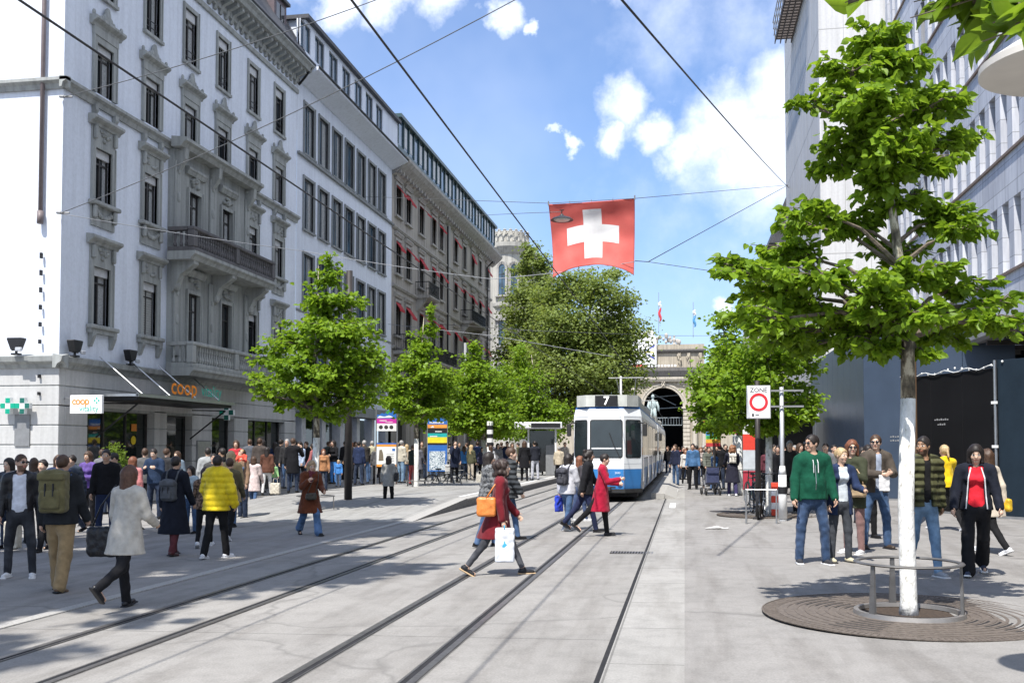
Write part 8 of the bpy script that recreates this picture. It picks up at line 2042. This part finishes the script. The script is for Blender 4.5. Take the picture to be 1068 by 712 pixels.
for a in (
 ('f', 9, 572, 477, 170, C(K_, 'leather'), DEND, 'd', 'long-haired woman in black leather jacket at the left edge of the street'),
 ('mj', 45, 574, 475, 200, K_, K_, 'd', 'dark-haired person in black quilted jacket between the white tee and the olive backpack'),
 ('f', 60, 561, 474, 190, NV, K_, 'b', 'woman with sunglasses partly hidden behind the backpack man'),
 ('fc', 92, 548, 470, 185, (.10,.06,.22), K_, 'b', 'woman with purple scarf-like top in front of the shop window'),
 ('m', 110, 562, 468, 200, K_, NV, 'd', 'bearded man in black jacket left of the potted plant'),
 ('mp', 122, 556, 471, 150, (.06,.055,.04), DEND, 'd', 'man in dark khaki jacket in front of the potted plant'),
 ('fw', 137, 553, 475, 40, (.42,.16,.16), TN, 'r', 'person in salmon pink shirt behind the cream trench coat'),
 ('mp', 161, 541, 464, 205, (.02,.035,.07), DEND, 'd', 'man in navy tee leaning near the entrance pillar and reading a phone'),
 ('m', 216, 537, 462, 10, (.30,.31,.31), K_, 'd', 'man in pale grey shirt near the notice panel'),
 ('fl', 240, 549, 469, 30, (.36,.27,.14), DEN, 'y', 'blonde woman in camel coat right of the yellow puffer jacket'),
 ('m', 253, 541, 468, 180, (.22,.14,.09), DEND, 'b', 'man carrying a small child on his shoulders'),
 ('fl', 264, 529, 475, 10, (.55,.45,.43), DEN, 'b', 'woman in pale pink coat seen from behind with blue jeans'),
 ('fw', 278, 527, 476, 350, (.10,.045,.03), WH, 'd', 'woman in brown waistcoat and white trousers'),
 ('m', 299, 519, 461, 200, (.03,.03,.032), DEN, 'g', 'grey-haired man in dark coat and blue jeans facing the street'),
 ('f', 286, 515, 470, 30, NV, K_, 'd', 'woman in navy jacket left of the grey-haired man'),
 ('fw', 313, 517, 469, 160, (.32,.38,.50), K_, 'd', 'woman in blue and white blouse left of the whitewashed lime trunk'),
 ('mj', 320, 514, 465, 190, K_, DEND, 'b', 'man in black quilted jacket just left of the lime trunk'),
 ('f', 337, 521, 478, 200, (.35,.17,.08), DEND, 'r', 'woman in rust orange top right of the lime trunk'),
 ('fc', 348, 513, 466, 185, K_, BL, 'd', 'woman in black top with crossed arms and bright blue jeans'),
 ('m', 360, 508, 465, 20, K_, K_, 'd', 'man in all black just behind the dark plaza pole'),
 ('f', 370, 507, 468, 200, WH, K_, 'b', 'woman in white shirt right of the dark plaza pole'),
 ('m', 380, 512, 461, 5, (.05,.045,.04), DEN, 'g', 'man with white hair and dark backpack seen from behind'),
 ('m', 388, 509, 464, 10, (.42,.40,.28), DEN, 'g', 'person in pale yellow anorak right of the dark backpack'),
 ('m', 418, 511, 463, 350, (.46,.43,.36), DENL, 'g', 'man in cream jacket right of the magenta stele'),
 ('fw', 424, 509, 470, 20, (.40,.33,.25), DEN, 'y', 'woman in sand coloured jacket beside the cream jacket'),
 ('mg', 430, 513, 471, 5, (.02,.03,.03), (.30,.06,.06), 'b', 'person in dark jacket and red trousers left of the blue map stele'),
 ('ml', 474, 510, 465, 240, (.015,.02,.04), K_, 'd', 'tall person in long navy coat bending right of the blue map stele'),
 ('f', 484, 506, 471, 30, BL, DEND, 'b', 'woman in bright blue jacket on the tram platform'),
 ('f', 491, 507, 470, 340, OL, (.4,.35,.28), 'y', 'blonde woman in olive jacket and beige trousers on the platform'),
 ('m', 498, 504, 464, 20, (.06,.09,.2), K_, 'b', 'man in blue jacket behind the blonde woman on the platform'),
 ('mg', 506, 503, 467, 340, K_, K_, 'g', 'white-haired man in black jacket left of the striped post'),
 ('f', 519, 506, 468, 200, GR, K_, 'd', 'woman in grey jacket right of the striped post'),
 ('fw', 526, 503, 470, 120, (.25,.05,.06), DEND, 'b', 'woman in wine red jacket further along the platform'),
 ('fl', 547, 507, 462, 5, K_, K_, 'b', 'woman in long black coat standing at the platform edge'),
 ('m', 558, 506, 460, 5, (.02,.022,.03), (.42,.43,.48), 'd', 'man in dark jacket and pale trousers on the platform edge'),
 ('mw', 568, 500, 463, 200, GR, K_, 'b', 'man in grey jacket inside the white shelter'),
 ('mg', 583, 503, 462, 5, (.42,.36,.27), K_, 'g', 'heavy-set person in beige jacket just left of the tram'),
 ('m', 589, 500, 463, 190, (.33,.30,.26), DEND, 'b', 'person in light brown jacket right at the tram flank'),
 ('m', 705, 506, 463, 175, (.02,.025,.05), DEN, 'b', 'man in navy jacket and jeans nearest the tram on the right pavement'),
 ('m', 712, 500, 465, 185, K_, DEND, 'd', 'person in black beside the navy jacket'),
 ('m', 723, 510, 461, 200, C((.05,.12,.24), 'denim'), K_, 'd', 'man in blue denim jacket and black trousers on the right pavement'),
 ('fc', 731, 504, 466, 200, (.35,.30,.28), K_, 'r', 'woman in pale beige jacket right of the denim jacket'),
 ('m', 737, 502, 464, 170, K_, DEN, 'd', 'man in black bomber jacket in the middle of the right-hand crowd'),
 ('f', 742, 507, 468, 30, (.30,.31,.33), DEN, 'b', 'woman in light grey jacket and jeans in the right-hand crowd'),
 ('mj', 748, 503, 463, 200, (.10,.10,.11), K_, 'b', 'man in charcoal quilted jacket left of the pushchair'),
 ('f', 753, 500, 466, 160, RD, K_, 'd', 'woman in red jacket behind the pushchair'),
 ('m', 776, 506, 464, 190, K_, K_, 'd', 'man in black behind the slim notice column'),
 ('m', 824, 533, 459, 185, (.03,.028,.028), K_, 'g', 'bald-looking man in black jacket left of the man in green'),
 ('f', 834, 524, 462, 200, (.05,.04,.04), K_, 'b', 'woman in dark brown jacket behind the man in green'),
 ('m', 812, 524, 464, 160, K_, DEND, 'd', 'man in black hoodie behind the galvanised post'),
 ('mg', 862, 536, 461, 200, GR, K_, 'd', 'man in grey jacket in the shade of the hoarding behind the blonde woman'),
 ('f', 899, 545, 466, 190, (.25,.26,.28), DEND, 'd', 'woman in pale grey hooded top behind the field jacket'),
 ('m', 105, 536, 466, 10, GR, DEND, 'b', 'man in grey jacket looking into the shop window behind the bearded man'),
 ('f', 185, 530, 470, 180, (.12,.16,.2), K_, 'b', 'woman in slate blue top near the shop entrance'),
 ('mw', 270, 512, 466, 90, K_, K_, 'd', 'person in black passing beneath the second cross sign'),
 ('m', 329, 505, 466, 200, NV, K_, 'b', 'man in navy sweater hidden behind the lime trunk'),
 ('fl', 398, 505, 467, 30, (.09,.10,.13), K_, 'd', 'woman in slate coat behind the magenta stele'),
 ('m', 440, 506, 466, 190, (.08,.07,.06), DEND, 'b', 'man in dark brown jacket behind the whitewashed trunk between the steles'),
 ('fw', 452, 504, 469, 80, (.3,.32,.36), DEN, 'y', 'blonde woman in light blue jacket behind the blue map stele'),
 ('m', 513, 501, 464, 10, (.07,.07,.09), K_, 'b', 'man in slate jacket behind the striped post'),
 ('f', 534, 502, 467, 200, (.4,.38,.34), DEND, 'b', 'woman in oatmeal jumper left of the woman in the long black coat'),
 ('mw', 541, 499, 465, 100, OL, K_, 'd', 'man in olive parka beside the shelter'),
 ('m', 717, 497, 466, 10, GN, K_, 'b', 'person in dark green behind the denim jacket'),
 ('m', 701, 492, 466, 185, (.30,.30,.30), DEND, 'd', 'distant man in grey near the tram kerb'),
 ('f', 708, 489, 466, 10, (.35,.1,.1), K_, 'b', 'distant woman in red farther down the right pavement'),
 ('mw', 728, 492, 466, 170, K_, K_, 'd', 'distant man in black farther down the right pavement'),
 ('m', 758, 497, 464, 10, (.05,.06,.09), K_, 'b', 'distant man in slate blue behind the auburn-haired woman'),
 ('ml', 305, 524, 466, 30, K_, DEND, 'b', 'man in long black coat overlapping the grey-haired man'),
 ('fw', 327, 519, 471, 80, (.30,.10,.10), K_, 'd', 'woman in brick red cardigan passing before the lime trunk'),
 ('m', 344, 511, 462, 200, (.04,.05,.045), K_, 'b', 'tall man in dark green jacket behind the rust orange top'),
 ('mg', 374, 514, 468, 340, NV, DEND, 'd', 'stout person in navy jacket left of the dark backpack man'),
 ('f', 393, 513, 472, 30, (.08,.08,.085), K_, 'y', 'blonde woman in dark grey jacket left of the magenta stele post'),
 ('m', 414, 508, 461, 190, (.07,.05,.04), DEND, 'd', 'tall man in chocolate jacket behind the cream jacket'),
 ('fl', 436, 509, 470, 10, (.10,.10,.12), K_, 'd', 'woman in anthracite coat by the whitewashed trunk between the steles'),
 ('m', 469, 502, 462, 20, K_, K_, 'd', 'man in black in the shade behind the tall navy coat'),
 ('mw', 487, 503, 467, 90, (.09,.09,.09), DEND, 'b', 'man in graphite jacket walking left behind the blonde woman on the platform'),
 ('f', 503, 506, 472, 200, (.05,.05,.09), K_, 'd', 'short woman in midnight blue jacket left of the striped post'),
 ('m', 523, 501, 462, 10, K_, DEND, 'b', 'tall man in black jacket in the shade right of the striped post'),
 ('mj', 222, 541, 470, 190, (.05,.05,.05), K_, 'd', 'person in black quilted jacket glimpsed above the yellow puffer jacket'),
 ('m', 260, 519, 462, 30, (.09,.10,.12), DEND, 'b', 'tall man in steel grey jacket behind the pink coat'),
 ('f', 274, 517, 467, 170, (.05,.03,.04), K_, 'd', 'dark-haired woman in plum top under the second cross sign'),
 ('m', 172, 536, 466, 350, (.03,.03,.035), DEND, 'b', 'man in dark jacket right of the man reading a phone'),
 ('m', 448, 508, 464, 30, K_, DEND, 'd', 'man in black jacket half behind the blue map stele'),
 ('f', 466, 505, 468, 200, (.35,.34,.33), K_, 'b', 'woman in pale grey coat left of the tall navy coat'),
 ('mg', 479, 501, 464, 180, (.05,.055,.06), K_, 'b', 'stout man in charcoal jacket behind the tall navy coat'),
 ('fw', 512, 508, 470, 90, WH, DEN, 'b', 'woman in white blouse walking left past the striped post'),
 ('m', 529, 505, 463, 190, NV, DEND, 'd', 'man in navy jacket left of the white shelter'),
 ('m', 342, 506, 464, 10, GR, DEND, 'b', 'man in grey sweater behind the crossed-arms woman'),
 ('fl', 366, 512, 468, 170, K_, K_, 'r', 'reddish-haired woman in long black coat right of the dark plaza pole'),
 ('m', 308, 511, 464, 20, (.05,.07,.12), DEND, 'd', 'man in slate blue jacket between the grey-haired man and the blouse'),
 ('m', 409, 506, 463, 200, (.05,.045,.04), K_, 'b', 'man in dark jacket seen through the open magenta stele'),
 ('mw', 232, 536, 465, 30, K_, DEND, 'd', 'man in black walking behind the yellow puffer jacket'),
 ('f', 246, 528, 470, 190, RD, K_, 'b', 'woman in red cardigan behind the camel coat'),
 ('m', 270, 524, 464, 350, (.06,.05,.045), K_, 'b', 'man in dark brown jacket between the pink coat and the waistcoat'),
 ('m', 292, 519, 465, 10, K_, DEND, 'd', 'man in black sweater just behind the grey-haired man'),
 ('m', 150, 540, 465, 20, (.10,.10,.10), K_, 'b', 'man in charcoal top between the shop window and the entrance'),
 ('f', 34, 566, 477, 10, (.12,.10,.09), K_, 'b', 'woman in taupe jacket behind the man in the white tee'),
 ('mj', 76, 556, 471, 180, (.03,.04,.06), DEND, 'd', 'person in dark blue quilted jacket right behind the olive backpack'),
 ('m', 697, 496, 465, 180, K_, DEND, 'b', 'man in black nearest the tram side on the right-hand kerb'),
 ('f', 715, 504, 468, 170, (.5,.48,.45), K_, 'r', 'reddish-haired woman in cream cardigan left of the denim jacket'),
 ('m', 727, 506, 464, 20, (.05,.05,.055), DEND, 'd', 'man in charcoal fleece just right of the denim jacket'),
 ('mj', 739, 509, 464, 195, (.11,.12,.10), K_, 'b', 'person in moss grey quilted jacket in front of the right-hand crowd'),
 ('fw', 746, 511, 469, 100, (.04,.10,.22), DEN, 'd', 'woman in royal blue jacket two steps left of the pushchair'),
 ('m', 756, 502, 462, 190, K_, K_, 'd', 'tall man in black behind the pushchair handle'),
 ('m', 773, 500, 463, 10, (.20,.18,.15), DEND, 'g', 'man in fawn jacket behind the narrow notice post'),
 ('mg', 781, 508, 463, 180, NV, K_, 'b', 'stout man in navy behind the rear bicycles'),
 ('m', 807, 512, 463, 190, (.07,.065,.06), K_, 'd', 'man in dark taupe jacket under the cafe awning'),
 ('f', 817, 516, 466, 200, K_, K_, 'b', 'woman in black under the cafe awning beside the galvanised post'),
 ('m', 830, 514, 464, 170, (.12,.12,.13), DEND, 'g', 'grey-haired man in grey under the right end of the cafe awning'),
 ('m', 734, 497, 464, 15, (.16,.15,.13), DEND, 'g', 'grey-haired man in stone jacket deep in the right-hand crowd'),
 ('f', 745, 494, 466, 185, (.45,.42,.40), K_, 'y', 'blonde woman in off-white jacket deep in the right-hand crowd'),
 ('m', 751, 510, 463, 20, K_, DEND, 'd', 'man in black jacket directly left of the pushchair'),
 ('m', 790, 515, 464, 200, K_, K_, 'b', 'dark-clad man behind the bicycles'),
 ('f', 801, 518, 466, 180, (.10,.03,.04), K_, 'd', 'woman in maroon top behind the bicycles'),
 ('m', 842, 516, 463, 170, (.04,.045,.05), K_, 'b', 'man in charcoal coat in the shade by the cafe stand'),
 ('mg', 870, 528, 463, 200, (.07,.07,.07), K_, 'd', 'man in dark grey near the hoarding between the blonde woman and the headband'),
 ('fw', 602, 502, 466, 20, K_, DEND, 'b', 'woman in black beyond the left flank of the tram'),
):
    crowd(*a)
# children
crowd('f', 353, 516, 488, 180, BL, DEN, 'y', 'child in bright blue jacket at the feet of the waiting adults', lo=.95)
c_, J_, f_ = crowd('mg', 285, 523, 492, 200, (.25,.45,.2), DEN, 'y', 'small child in pale green jacket beside the white trousers', lo=.9)
g = G(253, 541); b, J = person(g+Vector((0, -.05, 1.42-.62)), 1.0, 180, dict(legL=(80, 75, 12), legR=(80, 75, 12), armL=(45, 15, 60, 20), armR=(45, 15, 60, 20), sit=1), dict(top=C((.55,.08,.05)), hem=.9, legs=DEN, fit='slim', shoe=SN_W, hair=hBl, hs='short', skin=1), 'small fair-haired child in red jacket riding on a man\'s shoulders', .014)
for k_ in PROTO.values():                    # the first builds themselves are not in the street
    def rm(o_):
        for x in KIDS.get(o_.name, []): rm(x)
        bpy.data.objects.remove(o_)
    rm(k_[0])
for o_ in bpy.data.objects:
    if '_h' in o_: del o_['_h']
# bags in the crowd
for px, py, z, c, s_, lb in ((287, 527, .55, CR, (.16, .07, .18), 'cream tote bag hanging beside the woman in white trousers'), (467, 510, .9, (.45,.45,.44), (.12, .08, .2), 'pale grey shoulder bag on the tall person in the navy coat'), (500, 509, .35, (.4,.38,.33), (.14, .1, .28), 'pale upright suitcase on the platform next to the blonde woman'), (13, 575, .3, CR, (.14, .08, .24), 'cream shopping bag beside the man in the white tee'), (124, 560, .62, (.3,.42,.6), (.16, .1, .2), 'blue and white shopping bag held in front of the potted plant')):
    g = G(px, py); root = empty('shopping_bag', g); tag(root, lb, 'bag'); S = SDF((-.4, -.3, z-.4), (.4, .3, z+.4), .015); S.box((0, 0, z), s_, .03, 0); S.wrinkle(.008, 4); add(S.mesh('bag_body'), 'bag_body', C(c), root)
    mb = MB().use(C(c)); mb.tube([(-.08, 0, z+s_[2]-.02), (-.06, 0, z+s_[2]+.14), (.06, 0, z+s_[2]+.14), (.08, 0, z+s_[2]-.02)], .01, 6); mb.build('handle', parent=root)
